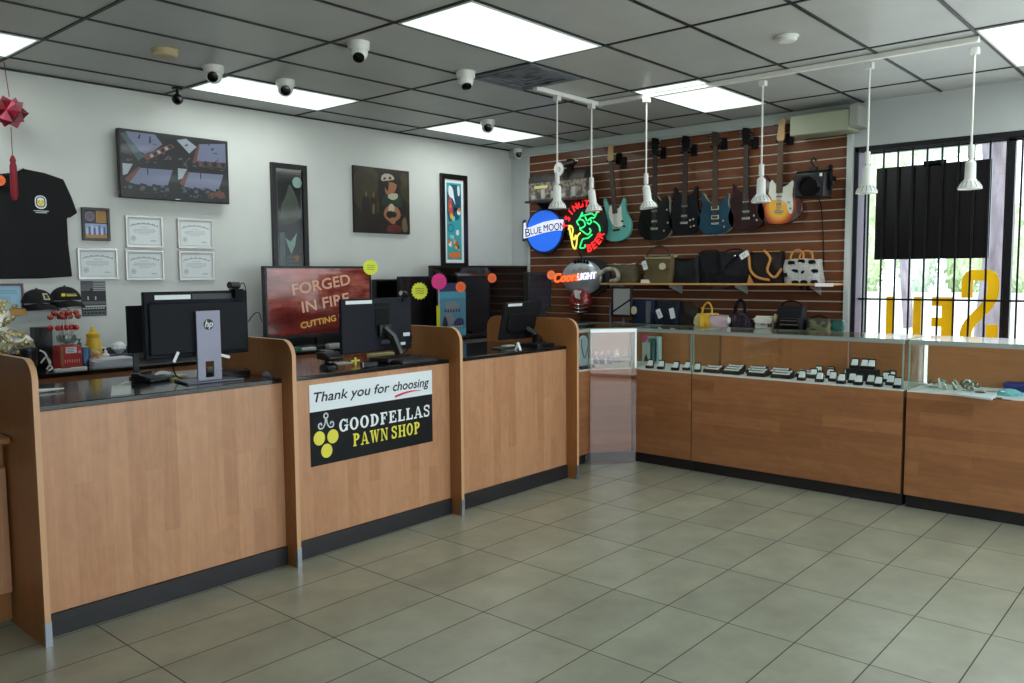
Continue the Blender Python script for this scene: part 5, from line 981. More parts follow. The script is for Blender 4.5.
bag('purse', 'pale pink flat purse right of the yellow handbag', lb2(719, .40), lw(708.5, 729, .40), .115, .06, mat('pale_pink', (206, 178, 186), .5), .98, group=LG, cat='purse', extra=lambda t, F, w, h, d: part(t, 'zip', MB().fbox(F, -w*.46, w*.46, h*.93, h*.97, .0, .022), NICK))
def floral(t, F, w, h, d): part(t, 'bow_charm', MB().sph(F.p(-w*.38, h*.4, d*.5), .03, .02, .035, 8), CREAM)
bag('handbag', 'small dark floral handbag with tall black handles', lb2(741), lw(729, 754), .15, .13, noisy('dark_floral', (34, 28, 36), (92, 72, 86), 45, .6, lo=.5, hi=.7), .62, handles=((-.05, .06, .11), (-.03, .045, .1)), hm=BLACKM, group=LG, extra=floral)
bag('purse', 'cream flap purse with brown side between the dark handbags', lb2(765.5), lw(755.5, 776), .115, .08, CREAM, .97, group=LG, cat='purse', flap=.4, extra=lambda t, F, w, h, d: part(t, 'brown_side', MB().fbox(F, w*.22, w*.42, .01, h*.95, d*.34, d*.5+.004), mat('brown_leather2', (104, 76, 56), .5)))
def cam_bag(t, F, w, h, d):
    part(t, 'front_pocket', MB().fbox(F, -w*.25, w*.42, .02, h*.5, d*.5-.01, d*.5+.03), BLK, .012); part(t, 'zip', MB().fbox(F, -w*.22, w*.4, h*.38, h*.41, d*.5+.0305, d*.5+.034).fbox(F, -w*.22, w*.4, .04, .05, d*.5+.0305, d*.5+.034), NICK)
    part(t, 'strap', MB().tube(catm([F.p(-w*.46, h*.8, 0), F.p(-w*.2, h*1.18, .02), F.p(w*.25, h*1.16, .02), F.p(w*.47, h*.8, 0)]), .009, 6), BLACKM); part(t, 'buckle', MB().sph(F.p(-w*.47, h*.45, d*.4), .03, .02, .045, 8), mat('buckle_tan', (150, 128, 92), .5))
bag('camera_bag', 'boxy black camera bag with strap on the black counter', lb2(792), lw(778, 808), .215, .18, BLK, .95, group=LG, extra=cam_bag)
bag('pouch', 'camouflage patterned pouch right of the black camera bag', lb2(819), lw(807, 832), .105, .12, noisy('camo', (92, 94, 60), (44, 42, 32), 18, .7, lo=.47, hi=.53), .92, group=LG, cat='pouch', extra=lambda t, F, w, h, d: part(t, 'strap', MB().tube(catm([F.p(-w*.4, h*.98, 0), F.p(0, h*1.25, 0), F.p(w*.42, h*.98, 0)]), .008, 6), BLACKM))
bag('pouch', 'small dark teal pouch at the right end of the black counter', lb2(838, .3), lw(831, 845.5, .3), .10, .08, mat('dark_teal', (14, 84, 76), .5), .97, group=LG, cat='pouch', extra=lambda t, F, w, h, d: part(t, 'zip', MB().fbox(F, -w*.45, w*.45, h*.9, h*.94, .0, .03), NICK))
# ------------------------------------------------------------------ televisions on the low counter
def tv(name, lb, x0, x1, z0, z1, y, screen, draw=None, stand=True, depth=.05, bz=.02, mats=None, cat='television', group='flat televisions on the low counter', base=BZ):
    t = thing(name, lb, cat, ((x0+x1)/2, y, base), group=group); F = Fr((0, y, 0), (1, 0, 0), (0, 0, 1))
    hs = part(t, 'housing', MB().fbox(F, x0, x1, z0, z1, -depth, 0), BLACKP, .004)
    part(hs, 'bezel', MB().ring(F, rect(x0, z0, x1, z1), rect(x0+bz, z0+bz*1.5, x1-bz, z1-bz), .0005, .006), BLACKP)
    mb = MB().fbox(F, x0+bz, x1-bz, z0+bz*1.5, z1-bz, .0004, .002, 0)
    if draw: draw(mb, F, (x0+bz, z0+bz*1.5, x1-bz, z1-bz))
    part(t, 'screen', mb, mats or [screen])
    if stand:
        cx = (x0+x1)/2; part(t, 'stand_neck', MB().fbox(F, cx-.05, cx+.05, base+.014, z0+.02, -depth+.005, -.008), BLACKP)
        part(t, 'stand_base', MB().prism(Fr((cx, y-.02, base), (1, 0, 0), (0, 1, 0)), rrect(-.24, -.10, .24, .10, .05), .001, .016), BLACKP, .003)
    return t
def fire():
    m = mat('fire_picture', (120, 40, 34), .12, coat=.6); b = m.node_tree.nodes['Principled BSDF']
    tc = nd(m, 'ShaderNodeTexCoord'); mp = nd(m, 'ShaderNodeMapping'); mp.inputs['Rotation'].default_value = (0, -.22, 0); mp.inputs['Scale'].default_value = (1.2, 1, 6.5); lk(m, tc.outputs['Object'], mp.inputs[0])
    n = nd(m, 'ShaderNodeTexNoise', i_Scale=1.6, i_Detail=6, i_Roughness=.6); lk(m, mp.outputs[0], n.inputs['Vector'])
    n2 = nd(m, 'ShaderNodeTexNoise', i_Scale=7, i_Detail=5); lk(m, tc.outputs['Object'], n2.inputs['Vector'])
    sp = nd(m, 'ShaderNodeSeparateXYZ'); lk(m, tc.outputs['Object'], sp.inputs[0])
    r = nd(m, 'ShaderNodeValToRGB'); e = r.color_ramp.elements; e[0].position = .25; e[0].color = (*lin((36, 14, 16)), 1); e[1].position = .75; e[1].color = (*lin((176, 104, 88)), 1)
    k = e.new(.5); k.color = (*lin((104, 38, 34)), 1)
    f = math_(m, 'ADD', math_(m, 'MULTIPLY', n.outputs[0], .8), math_(m, 'ADD', math_(m, 'MULTIPLY', n2.outputs[0], .3), math_(m, 'MULTIPLY', math_(m, 'SUBTRACT', sp.outputs[2], .36), .35))); lk(m, math_(m, 'SUBTRACT', f, .06), r.inputs[0])  # picture made lighter upward: reflections on the screen painted into its colour
    lk(m, r.outputs[0], b.inputs['Base Color']); lk(m, r.outputs[0], b.inputs['Emission Color']); b.inputs['Emission Strength'].default_value = .3; return m
def title(mb, F, I):
    W_ = I[2]-I[0]; H_ = I[3]-I[1]; tf = F.turn(8, F.p(*N(I, .235, .60)))
    mb.text(tf, 'FORGED', 0, 0, .135, .0026, 1, bold=.003, w=.62); mb.text(tf, 'IN FIRE', .07, -.165, .135, .0026, 1, bold=.003, w=.51); mb.text(tf, 'CUTTING DEEPER', .03, -.30, .075, .0026, 2, bold=.0025, w=.70)
a, b = uy(264, 266, 2.42), uy(372, 336, 2.42)
tv('television', 'large television showing a red FORGED IN FIRE title screen', a.x, b.x, 1.135, a.z+.0, 2.42, None, title, mats=[fire(), mat('title_tan', (192, 150, 124), .4, emit=.35), mat('title_gold', (190, 150, 70), .3, emit=.35)])
a, b = uy(373, 279.5, 2.6), uy(402, 330, 2.6); tv('television', 'black television mostly hidden right of the red title screen', a.x+.02, uy(432, 279, 2.6).x, 1.12, a.z, 2.6, SCREEN)
a, b = uy(400, 276.5, 2.36), uy(436, 335, 2.36); tv('television', 'black television standing behind the yellow starburst tag', a.x, uy(431, 276, 2.36).x-.02, 1.12, a.z, 2.36, mat('off_screen', (12, 12, 14), .35), stand=True)
a, b = uy(431.5, 265.5, 2.5), uy(527, 264, 2.5); tv('television', 'biggest black television under the colourful framed print, reflecting the shop', a.x, min(b.x, 2.91), 1.10, a.z, 2.5, mat('gloss_screen', (14, 18, 18), .05, coat=1))
# panel display with film poster, in front
a, b = uy(438, 276, 2.2), uy(493, 336, 2.2)
t = tv('television', 'narrow black television with dull sheen in front of the biggest one', a.x+.36, b.x, 1.09, a.z, 2.24, noisy('sheen_screen', (22, 22, 28), (44, 46, 52), 1.5, .3), depth=.06)  # blotchy lighter tone paints the sheen into the screen colour
a, b = uy(438, 283, 2.17), uy(466, 337, 2.17); zb = BZ+.001
PO = [mat('film_blue', (96, 150, 176), .35, coat=.4), mat('film_cyan', (92, 176, 204), .35, coat=.4), mat('film_dark', (44, 54, 74), .35, coat=.4), mat('film_grey', (142, 150, 156), .35, coat=.4), mat('film_navy', (60, 66, 110), .35, coat=.4), mat('film_white', (190, 200, 206), .4)]
F = Fr((0, 2.17, 0), (1, 0, 0), (0, 0, 1)); I = (a.x, zb, b.x, a.z); mb = MB().fbox(F, I[0], I[2], I[1], I[3], -.02, 0, 2)
def D(pts, m, c): mb.poly(F, smoothp([N(I, *p) for p in pts], 1), c, m)
mb.poly(F, NR(I, .05, .02, 1, .98), .001, 0); mb.poly(F, NR(I, .05, .72, 1, .84), .0014, 1); mb.poly(F, NR(I, .05, .84, 1, .98), .0014, 4); mb.poly(F, NR(I, .05, .02, 1, .16), .0014, 1)
D(((.2, .62), (.5, .68), (.8, .6), (.7, .5), (.5, .46), (.3, .5)), 3, .0018); D(((.1, .3), (.3, .5), (.5, .44), (.62, .3), (.4, .22)), 3, .0016); D(((.12, .2), (.2, .42), (.3, .35), (.34, .2)), 2, .002); D(((.5, .2), (.6, .34), (.9, .36), (.95, .2)), 4, .002)
for k in range(6): D(((.2+.1*k, .48-.02*(k % 2)), (.25+.1*k, .55), (.29+.1*k, .46)), 2, .0022)
for k in range(7): mb.poly(F, NR(I, .2+k*.1, .18, .26+k*.1, .21), .0024, 5)
mb.poly(F, NR(I, 0, 0.05, .05, .95), .001, 5)
one('film_poster', 'blue film poster card standing before the narrow black television', 'poster', mb, PO)
p = uy(439.5, 318, 2.13); one('price_strip', 'vertical yellow price strip at the left edge of the blue film poster', 'price strip', MB().box(p.x-.022, p.x+.022, 2.145, 2.148, BZ+.001, p.z+.12), mat('yellow_strip', (206, 204, 40), .5, emit=.1))
# small monitor at the right, on the corner case
a, b = uy(528, 272, .9), uy(551, 310, .9); z0 = uy(540, 311, .9).z
t = tv('monitor', 'small dark monitor standing on the corner case beside the lit signs', a.x, b.x, z0, a.z, .9, mat('violet_screen', (30, 26, 38), .2, coat=.5), stand=False, cat='monitor', group=None, base=CZ1)
cx = (a.x+b.x)/2+.05; part(t, 'stand_neck', MB().box(cx-.04, cx+.05, .915, .945, CZ1+.01, z0+.03), BLACKP); part(t, 'stand_base', MB().box(cx-.1, cx+.12, .8, 1.0, CZ1+.001, CZ1+.014), BLACKP, .004)
# starburst tags on the televisions
pricetag(uy(368.5, 267.5, 2.412), .072, 'yellow', 'yellow oval price tag on the top right corner of the red title screen', 18, k=.93)
pricetag(uy(417, 291, 2.352), .088, 'yellow', 'yellow starburst price tag on the black television in the middle', 16, k=.84)
pricetag(uy(436.5, 281.5, 2.166), .083, 'pink', 'hot pink starburst price tag at the corner of the blue film poster', 18)
pricetag(uy(459, 287, 2.167), .056, 'orange', 'orange starburst price tag on the top of the blue film poster', 16, k=.9)
pricetag(uy(490.5, 278, 2.231), .052, 'orange', 'orange round price tag on the right corner of the narrow black television', 16, k=.92)
pricetag(uy(549.5, 275, .892), .042, 'orange', 'orange price tag on the small dark monitor near the neon signs', 14, k=.93)
# small boxes under the red television
for k, (u0, u1, y, h, c, lb) in enumerate(((284, 297, 2.26, .03, (46, 110, 92), 'flat green disc case below the red title screen'), (298, 312, 2.24, .02, (190, 200, 200), 'flat pale disc case below the red title screen'), (325, 341, 2.28, .03, (170, 178, 178), 'flat grey disc case right of the television stand'))):
    a, b = uy(u0, 342, y), uy(u1, 342, y); one('disc_case', lb, 'disc case', MB().box(a.x, b.x, y-.06, y-.002, BZ+.0165 if 0 else BZ+.0005, BZ+h), mat('disc%d' % k, c, .4), 'disc cases under the red title screen', bevel=.002)
mb = MB().tube(catm([uy(248, 322, 2.6), uy(254, 314, 2.6), uy(259, 313, 2.6), uy(262, 322, 2.6)]), .004, 6); one('cable', 'thin black cable arching beside the red title screen', 'cable', mb, BLACKM)
# ------------------------------------------------------------------ first desk
z = DZ
a, b = uy(143, 291.5, .60), uy(247, 289, .60); x0, x1 = a.x, b.x; zt = 1.597; zb_ = 1.238
F = Fr((0, .60, 0), (1, 0, 0), (0, 0, 1))
t = thing('computer_monitor', 'large monitor seen from behind with silver hp stand on the left desk', 'monitor', ((x0+x1)/2, .58, DZ), group='computer monitors on the desks')
bk = part(t, 'back_shell', MB().fbox(F, x0, x1, zb_, zt, -.03, .0).fbox(F, x0+.02, x1-.02, zb_+.02, zt-.06, .0, .018), mat('monitor_shell', (24, 25, 31), .6, spec=.15), .006)
part(bk, 'barcode_label', MB().fbox(F, x0+.06, x0+.26, zt-.042, zt-.018, .0005, .0015), PAPER); part(bk, 'vent_strip', MB().fbox(F, x0+.27, x1-.1, zt-.045, zt-.015, .0005, .002), mat('vent_strip', (58, 60, 66), .6))
part(t, 'screen', MB().fbox(F, x0+.01, x1-.01, zb_+.02, zt-.01, -.032, -.0305), SCREEN)
sx0, sx1 = -2.195, -2.055
Fs = Fr((0, .573, 0), (1, 0, 0), (0, 0, 1))
sb_ = MB()
for (xa, xb, za, zc) in ((sx0, sx1, 1.208, 1.488), (sx0, sx0+.045, 1.118, 1.2082), (sx1-.045, sx1, 1.118, 1.2082), (sx0, sx1, DZ, 1.1182)): sb_.fbox(Fs, xa, xb, za, zc, -.002, .012)
st = part(t, 'stand', sb_, STEEL, label='brushed silver monitor stand')
cx = (sx0+sx1)/2; lg = MB().prism(Fs, circ(cx, 1.412, .03, 28), .0122, .0132, 0)
tf = Fs.at(cx, 1.412); lg.text(tf, 'hp', 0, -.013, .05, .0142, 1, 'CENTER', shear=.25, bold=.0013); part(st, 'maker_logo', lg, [NBLACK, mat('logo_silver', (200, 202, 206), .4)])
part(t, 'stand_foot', MB().prism(Fr((cx, .60, DZ), (1, 0, 0), (0, 1, 0)), [(-.15, -.07), (.17, -.10), (.17, .12), (-.12, .14)], .0005, .012), mat('foot_grey', (88, 90, 98), .35, .6), .003)
part(t, 'hub', MB().fbox(Fs, cx-.05, cx+.05, 1.36, 1.46, -.012, -.003), BLACKP)
wc = uy(236, 288, .6); t = thing('webcam', 'small black webcam clipped on top of the large monitor', 'webcam', (wc.x, .6, zt)); part(t, 'clip', MB().fbox(F, wc.x-.028, wc.x+.028, zt-.045, zt+.004, .0205, .036).fbox(F, wc.x-.028, wc.x+.028, zt+.0005, zt+.008, -.03, .036), BLACKM, .002)
part(t, 'camera_body', MB().cyl((wc.x-.05, .585, zt+.03), (wc.x+.015, .6, zt+.028), .02, n=14), BLACKP); part(t, 'cable', MB().tube(catm([V((wc.x+.015, .59, zt+.03)), V((wc.x+.04, .585, zt+.04)), V((wc.x+.05, .583, zt)), V((wc.x+.048, .582, zt-.05))]), .003, 5), BLACKM)
a, b = uy(126.5, 306, 1.0), uy(150, 352, 1.0); t = thing('computer_monitor', 'narrow black screen behind the left edge of the large monitor', 'monitor', (a.x+.1, 1.0, DZ), group='computer monitors on the desks'); F2 = Fr((0, 1.0, 0), (1, 0, 0), (0, 0, 1))
part(t, 'shell', MB().fbox(F2, a.x, a.x+.30, b.z, a.z, -.02, .0), mat('shell_black', (14, 15, 18), .6, spec=.2), .004); part(t, 'stand', MB().fbox(F2, a.x+.03, a.x+.06, DZ+.01, b.z+.02, -.02, -.005).prism(Fr((a.x+.12, 1.0, DZ), (1, 0, 0), (0, 1, 0)), rrect(-.1, -.07, .12, .08, .03), .0005, .012), BLACKP)
for u, v, ang, lb in ((176, 357, 62, 'white paper tag hanging under the large monitor, left of its stand'), (225, 356, -18, 'white paper tag hanging under the large monitor, right of its stand')):
    p = uy(u, v, .575); one('cable_tag', lb, 'tag', MB().fbox(F.turn(ang, V((p.x, .575, p.z))), -.03, .03, -.008, .008, .0, .002), PAPER, 'white paper tags under the large monitor')
p = uz(150, 381, z); t = thing('card_reader', 'low black card reader on the left desk', 'card reader', p, .35)
part(t, 'body', MB().prism(Fr((0, 0, 0), (0, 1, 0), (0, 0, 1)), [(-.07, .001), (.08, .001), (.08, .045), (.03, .05), (-.06, .022)], -.06, .06), BLACKP, .005, local=True); part(t, 'keypad', MB().prism(Fr((0, .0, .047), (1, 0, 0), (0, 1, 0)), rect(-.04, .02, .04, .07), .0, .006), DGREY, .002, local=True)
p = uz(162, 380, z)+V((0, 0, .001)); t = thing('receipt_pad', 'small pad with white curled slip beside the card reader', 'pad', p); part(t, 'pad_block', MB().box(p.x-.05, p.x+.045, p.y-.05, p.y+.05, p.z, p.z+.018), DGREY, .003); part(t, 'slip', MB().tube(catm([p+V((-.04, 0, .025)), p+V((0, .01, .04)), p+V((.05, .0, .028))]), .012, 6), PAPER)
p = uz(174, 380, z); one('sticky_note', 'yellow sticky note on the left desk', 'note', MB().box(p.x-.02, p.x+.02, p.y-.02, p.y+.025, z+.0005, z+.012), mat('note_yellow', (226, 214, 90), .6), 'yellow sticky notes')
p = uz(188, 376, z); one('paper_slips', 'small pile of paper slips left of the silver stand', 'slips', MB().box(p.x-.06, p.x-.002, p.y, p.y+.05, z+.0005, z+.01), mat('slip_cream', (200, 196, 160), .6))
a = uz(238, 373.5, z); t = thing('laptop', 'flat closed black laptop on the left desk right of the silver stand', 'laptop', (a.x, a.y, z)); F3 = Fr((a.x, a.y, z), (1, 0, 0), (0, 1, 0)); part(t, 'base', MB().prism(F3, rrect(-.16, -.08, .16, .1, .015), .001, .014), BLACKP); part(t, 'lid', MB().prism(F3, rrect(-.16, -.08, .16, .1, .015), .015, .022), mat('lid_black', (26, 27, 30), .3), .002)
a = uz(230, 367, z); one('paper_pile', 'thin pile of white paper behind the closed laptop', 'papers', MB().box(a.x-.15, a.x+.12, min(a.y+.12, 1.03), min(a.y+.28, 1.18), z+.0005, z+.014), noisy('pile_edge', (206, 210, 206), (170, 174, 170), 150, .6, stretch=(.02, .02, 1)))
a = uz(269, 376, z); one('computer_mouse', 'grey computer mouse at the right end of the left desk', 'mouse', MB().sph((a.x, a.y, z+.001), .032, .055, .03, 14, 0, None, 0.0, 1), mat('mouse_grey', (104, 110, 120), .35))
mb = MB().tube(catm([uy(250, 345, 1.1), uy(253, 362, 1.0), uy(262, 366, .9), uy(270, 360, .9), uy(273, 364, .85), V((uy(266, 374, .7).x, .7, z+.006))]), .004, 6).tube(catm([uy(247, 352, .8), uy(246, 365, .8), V((uy(246, 374, .75).x, .75, z+.03))]), .004, 6); one('cable', 'looped black cable against the wooden divider at the right of the left desk', 'cable', mb, BLACKM)
mb = MB().tube(catm([V((uy(172, 366, .8).x, .8, z+.1)), V((uy(178, 372, .75).x, .75, z+.02)), V((uy(200, 371, .7).x, .7, z+.012)), V((uy(222, 372, .66).x, .66, z+.02)), V((uy(230, 374, .62).x, .62, z+.008))]), .004, 6); one('cable', 'black cable lying behind the silver monitor stand', 'cable', mb, BLACKM)
p0, p1 = uz(38, 393, z), uz(64, 390.5, z); one('pen', 'white pen lying at the left end of the left desk', 'pen', MB().cyl(p0+V((0, 0, .0105)), p1+V((0, 0, .0105)), .01, .004, 8), WPLAST)
p = [uz(*q, z) for q in ((111, 396), (131, 393.5), (131, 384), (112, 386))]; one('paper_sheet', 'single white sheet lying on the left desk', 'paper', MB().prism(FLAT, [(q.x, q.y) for q in p], z+.0005, z+.002), mat('sheet_grey', (206, 212, 208), .6))
p = uz(128, 384, z); one('folded_slip', 'folded white slip on the single sheet', 'paper', MB().add([p+V(q) for q in ((-.06, -.02, .003), (.0, -.03, .016), (.05, 0, .003), (.0, .03, .012))], [(0, 1, 3), (1, 2, 3)]), PAPER)
# ------------------------------------------------------------------ second desk and the shop sign
a, b = uy(341, 300, .68), uy(411, 296.5, .68); zb_ = uy(341, 355, .68).z; F = Fr((0, .68, 0), (1, 0, 0), (0, 0, 1)); x0, x1, zt = a.x, b.x, a.z+.004
t = thing('computer_monitor', 'dark monitor seen from behind above the pawn shop sign', 'monitor', ((x0+x1)/2, .66, DZ), group='computer monitors on the desks')
bk = part(t, 'back_shell', MB().fbox(F, x0, x1, zb_, zt, -.03, 0), mat('shell_slate', (28, 30, 38), .6, spec=.15), .006); part(t, 'screen', MB().fbox(F, x0+.012, x1-.012, zb_+.015, zt-.012, -.032, -.0305), SCREEN)
W_ = x1-x0; part(bk, 'barcode_label', MB().fbox(F, x0+W_*.06, x0+W_*.42, zt-.035, zt-.012, .0003, .0015), PAPER)
part(bk, 'mount_recess', MB().fbox(F, x0+W_*.46, x0+W_*.66, zb_+.15, zt-.07, .0003, .004).fbox(F, x0+W_*.46, x0+W_*.68, zt-.055, zt-.035, .0003, .004), BLACKM)
part(bk, 'rating_label', MB().fbox(F, x1-W_*.13, x1-W_*.03, zb_+.09, zb_+.115, .0003, .0015), PAPER); part(bk, 'rating_label', MB().fbox(F, x1-W_*.18, x1-W_*.1, zb_+.03, zb_+.05, .0003, .0015), PAPER)
cx = x0+W_*.62; part(t, 'stand_arm', MB().tube([V((cx-.03, .66, zb_+.15)), V((cx-.01, .60, zb_+.1)), V((cx+.03, .58, DZ+.05))], .032, 8).fbox(F, cx-.08, cx+.02, zb_+.1, zb_+.18, .0045, .03), BLACKP)
part(t, 'stand_base', MB().prism(Fr((cx+.03, .60, DZ), (1, 0, 0), (0, 1, 0)), rrect(-.17, -.1, .14, .12, .03), .0005, .03), BLACKP, .005)
part(t, 'ports', MB().fbox(F, cx-.05, cx+.1, zb_+.05, zb_+.075, .0003, .006, 0).fbox(F, cx+.05, cx+.07, zb_+.055, zb_+.075, .006, .012, 1), [mat('port_grey', (80, 84, 92), .4), PAPER])
wc = uy(404, 294, .68); t = thing('webcam', 'black webcam with pale lens clipped on the right of the middle monitor', 'webcam', (wc.x, .68, zt)); part(t, 'clip', MB().fbox(F, wc.x-.02, wc.x+.02, zt-.03, zt+.001, .0005, .012), BLACKM); part(t, 'camera_body', MB().cyl((wc.x-.04, .665, zt+.03), (wc.x+.02, .68, zt+.018), .02, n=12), BLACKP); part(t, 'end_cap', MB().cyl((wc.x-.045, .664, zt+.031), (wc.x-.039, .665, zt+.03), .016, n=12), SILVER)
p = uz(329, 368, z); t = thing('card_reader', 'black card reader on a pedestal on the middle desk', 'card reader', p); part(t, 'base', MB().lathe([(.06, .001), (.055, .02), (.03, .035), (.028, .05)], p, 18), BLACKP)
part(t, 'head', MB().prism(Fr((p.x, p.y, z+.05), (0, 1, 0), (0, 0, 1)), [(-.07, 0), (.06, .005), (.065, .05), (-.02, .055), (-.08, .02)], -.05, .06), BLACKP, .006); part(t, 'keypad', MB().box(p.x-.035, p.x+.035, p.y-.01, p.y+.045, z+.1, z+.112), DGREY, .002)
p = uz(355.5, 365, z); one('sticky_note', 'yellow cross shaped sticky note on the middle desk', 'note', MB().fbox(Fr((p.x, p.y, z), (1, 0, 0), (0, 0, 1)), -.035, .035, .022, .034, 0, .003).fbox(Fr((p.x, p.y, z), (1, 0, 0), (0, 0, 1)), -.008, .008, .0005, .05, 0, .003), mat('note_yellow', (226, 214, 90), .6), 'yellow sticky notes')
p = uz(346, 364, z); one('paper_sheet', 'pale slip of paper lying between card reader and monitor base', 'paper', MB().box(p.x-.09, p.x+.06, p.y, p.y+.1, z+.0005, z+.006), mat('pale_slip', (176, 186, 176), .6))
p = uz(369, 367, z); t = thing('stapler', 'black stapler with silver end on the middle desk', 'stapler', p); part(t, 'body', MB().box(p.x-.055, p.x+.06, p.y-.015, p.y+.015, z+.001, z+.03), BLACKP, .004); part(t, 'front_plate', MB().box(p.x-.06, p.x-.056, p.y-.014, p.y+.014, z+.004, z+.034), SILVER)
a = uz(416, 362, z); t = thing('keyboard', 'flat black keyboard at the right end of the middle desk', 'keyboard', (a.x, a.y, z)); F3 = Fr((a.x, a.y, z), (1, 0, 0), (0, 1, 0)); part(t, 'base', MB().prism(F3, rrect(-.17, -.06, .15, .09, .01), .001, .016), BLACKP, .002)
kb = MB()
for i in range(12):
    for j in range(4): kb.prism(F3, rect(-.155+i*.025, -.045+j*.03, -.134+i*.025, -.02+j*.03), .0165, .021)
part(t, 'keys', kb, DGREY)
a = uz(391, 357, z); one('note_strip', 'cream note strip lying behind the middle monitor base', 'note', MB().box(a.x-.09, a.x+.12, a.y+.1, a.y+.16, z+.0005, z+.02), mat('cream_strip', (206, 198, 140), .6))
mb = MB().tube(catm([V((x1-.02, .66, zb_+.1)), V((x1-.0, .7, zb_+.02)), V((x1-.05, .75, z+.008)), V((x1-.16, .8, z+.008))]), .004, 6); one('cable', 'black cable behind the middle monitor', 'cable', mb, BLACKM)
# sign
SYF = FY-.004
a, b = uy(308.5, 385.5, SYF), uy(432.5, 441, SYF); tl, bl_ = a, uy(312, 467.5, SYF); tr = uy(432, 370, SYF)
x0, x1, zt, zb_ = (a.x+bl_.x)/2, (b.x+tr.x)/2, (tl.z+tr.z)/2, (bl_.z+b.z)/2; W_, H_ = x1-x0, zt-zb_
t = thing('shop_sign', 'white and black sign reading Thank you for choosing Goodfellas Pawn Shop on the middle desk', 'sign', ((x0+x1)/2, SYF, zb_)); F = Fr((x0, SYF, zb_), (1, 0, 0), (0, 0, 1))
part(t, 'black_board', MB().fbox(F, 0, W_, 0, H_*.667, -.003, .0), mat('sign_black', (9, 10, 13), .6, spec=.25)); part(t, 'white_board', MB().fbox(F, 0, W_, H_*.667, H_, -.003, .0005), mat('sign_white', (226, 232, 236), .4))
# hand drawn slab serif capitals: each glyph is strokes in a unit cell (x, y, thickness) plus serifs
def slab(mb, F, s, x, y, h, m, gap=.16, w=None, c=.001):
    k, n, sf_ = .235, .13, .11                      # thick stem, thin stroke, serif height
    def ell(cx, cy, rx, ry, a0=0, a1=360, tx=k, ty=n, N_=28):
        A = [math.radians(a0+(a1-a0)*i/N_) for i in range(N_+1)]; return [(cx+rx*math.cos(t_), cy+ry*math.sin(t_)) for t_ in A]+[(cx+(rx-tx)*math.cos(t_), cy+(ry-ty)*math.sin(t_)) for t_ in A[::-1]]
    R = rect
    def st(x0_, w_=k, top=1, bot=1): return [R(x0_, 0, x0_+w_, 1)]+([R(x0_-.09, 0, x0_+w_+.09, sf_)] if bot else [])+([R(x0_-.09, 1-sf_, x0_+w_+.09, 1)] if top else [])
    Gl = {'G': (.86, [ell(.43, .5, .42, .51, 42, 330), R(.5, .42, .9, .52), R(.64, .06, .82, .5), R(.72, .62, .82, .98)]), 'O': (.86, [ell(.43, .5, .43, .51, 0, 360)]),
          'D': (.86, st(.1)+[ell(.32, .5, .52, .5, -90, 90)]), 'F': (.74, st(.1)+[R(.1, 1-n, .72, 1), R(.62, .68, .72, 1), R(.1, .46, .5, .56), R(.44, .36, .52, .66)]),
          'E': (.78, st(.1)+[R(.1, 1-n, .74, 1), R(.64, .7, .74, 1), R(.1, 0, .78, n), R(.68, 0, .78, .32), R(.1, .46, .5, .56), R(.44, .36, .52, .66)]),
          'L': (.74, st(.1)+[R(.1, 0, .74, n), R(.64, 0, .74, .36)]), 'A': (.92, [[(.4, 1), (.54, 1), (.9, 0), (.68, 0)], [(.38, 1), (.48, 1), (.2, 0), (.09, 0)], R(.24, .27, .66, .37), R(-.02, 0, .3, sf_), R(.58, 0, .98, sf_)]),
          'S': (.72, [[tuple(q) for q in []]] if 0 else []), 'P': (.78, st(.1)+[ell(.36, .72, .4, .28, -90, 90, k, n), R(.2, 1-n, .38, 1), R(.2, .44, .38, .44+n)]),
          'W': (1.2, [[(.1, 1), (.31, 1), (.48, 0), (.34, 0)], [(.56, 1), (.64, 1), (.44, 0), (.34, 0)], [(.54, 1), (.74, 1), (.9, 0), (.76, 0)], [(1.02, 1), (1.11, 1), (.88, 0), (.78, 0)], R(.0, 1-sf_, .4, 1), R(.9, 1-sf_, 1.22, 1)]),
          'N': (.92, [R(.1, 0, .2, 1), R(.72, 0, .82, 1), [(.1, 1), (.3, 1), (.82, 0), (.66, 0)], R(0, 0, .3, sf_), R(0, 1-sf_, .26, 1), R(.6, 1-sf_, .92, 1)]),
          'H': (.96, st(.1)+st(.66)+[R(.2, .45, .76, .55)])}
    tot = sum((Gl[ch][0] if ch != ' ' else .4)+gap for ch in s)-gap; sx = (w/(tot*h)) if w else 1
    cx_ = x
    for ch in s:
        if ch == ' ': cx_ += (.4+gap)*h*sx; continue
        wd, polys = Gl[ch]
        for q_, p_ in enumerate(polys): mb.poly(F, [(cx_+a_*h*sx, y+b_*h) for a_, b_ in p_], c+q_*.00015, m)
        if ch == 'S':
            P_ = catm([(.62, .72, 0), (.58, .88, 0), (.36, .945, 0), (.14, .86, 0), (.13, .68, 0), (.34, .55, 0), (.54, .44, 0), (.6, .27, 0), (.52, .1, 0), (.34, .055, 0), (.14, .12, 0), (.09, .3, 0)])
            mb.strip(F, [(cx_+q_.x*h*sx, y+q_.y*h) for q_ in P_], [h*.15]*len(P_), c, m)
            for R_ in (R(.57, .66, .67, .98), R(.04, .02, .14, .34)): mb.poly(F, [(cx_+a_*h*sx, y+b_*h) for a_, b_ in R_], c+.0002, m)
        cx_ += (wd+gap)*h*sx
tx = MB(); slab(tx, F, 'GOODFELLAS', W_*.21, H_*.365, H_*.16, 0, w=W_*.765); part(t, 'lettering', tx, mat('sign_letter_white', (232, 236, 236), .4), label='white slab serif lettering')
SYEL = mat('sign_yellow', (226, 216, 70), .4)
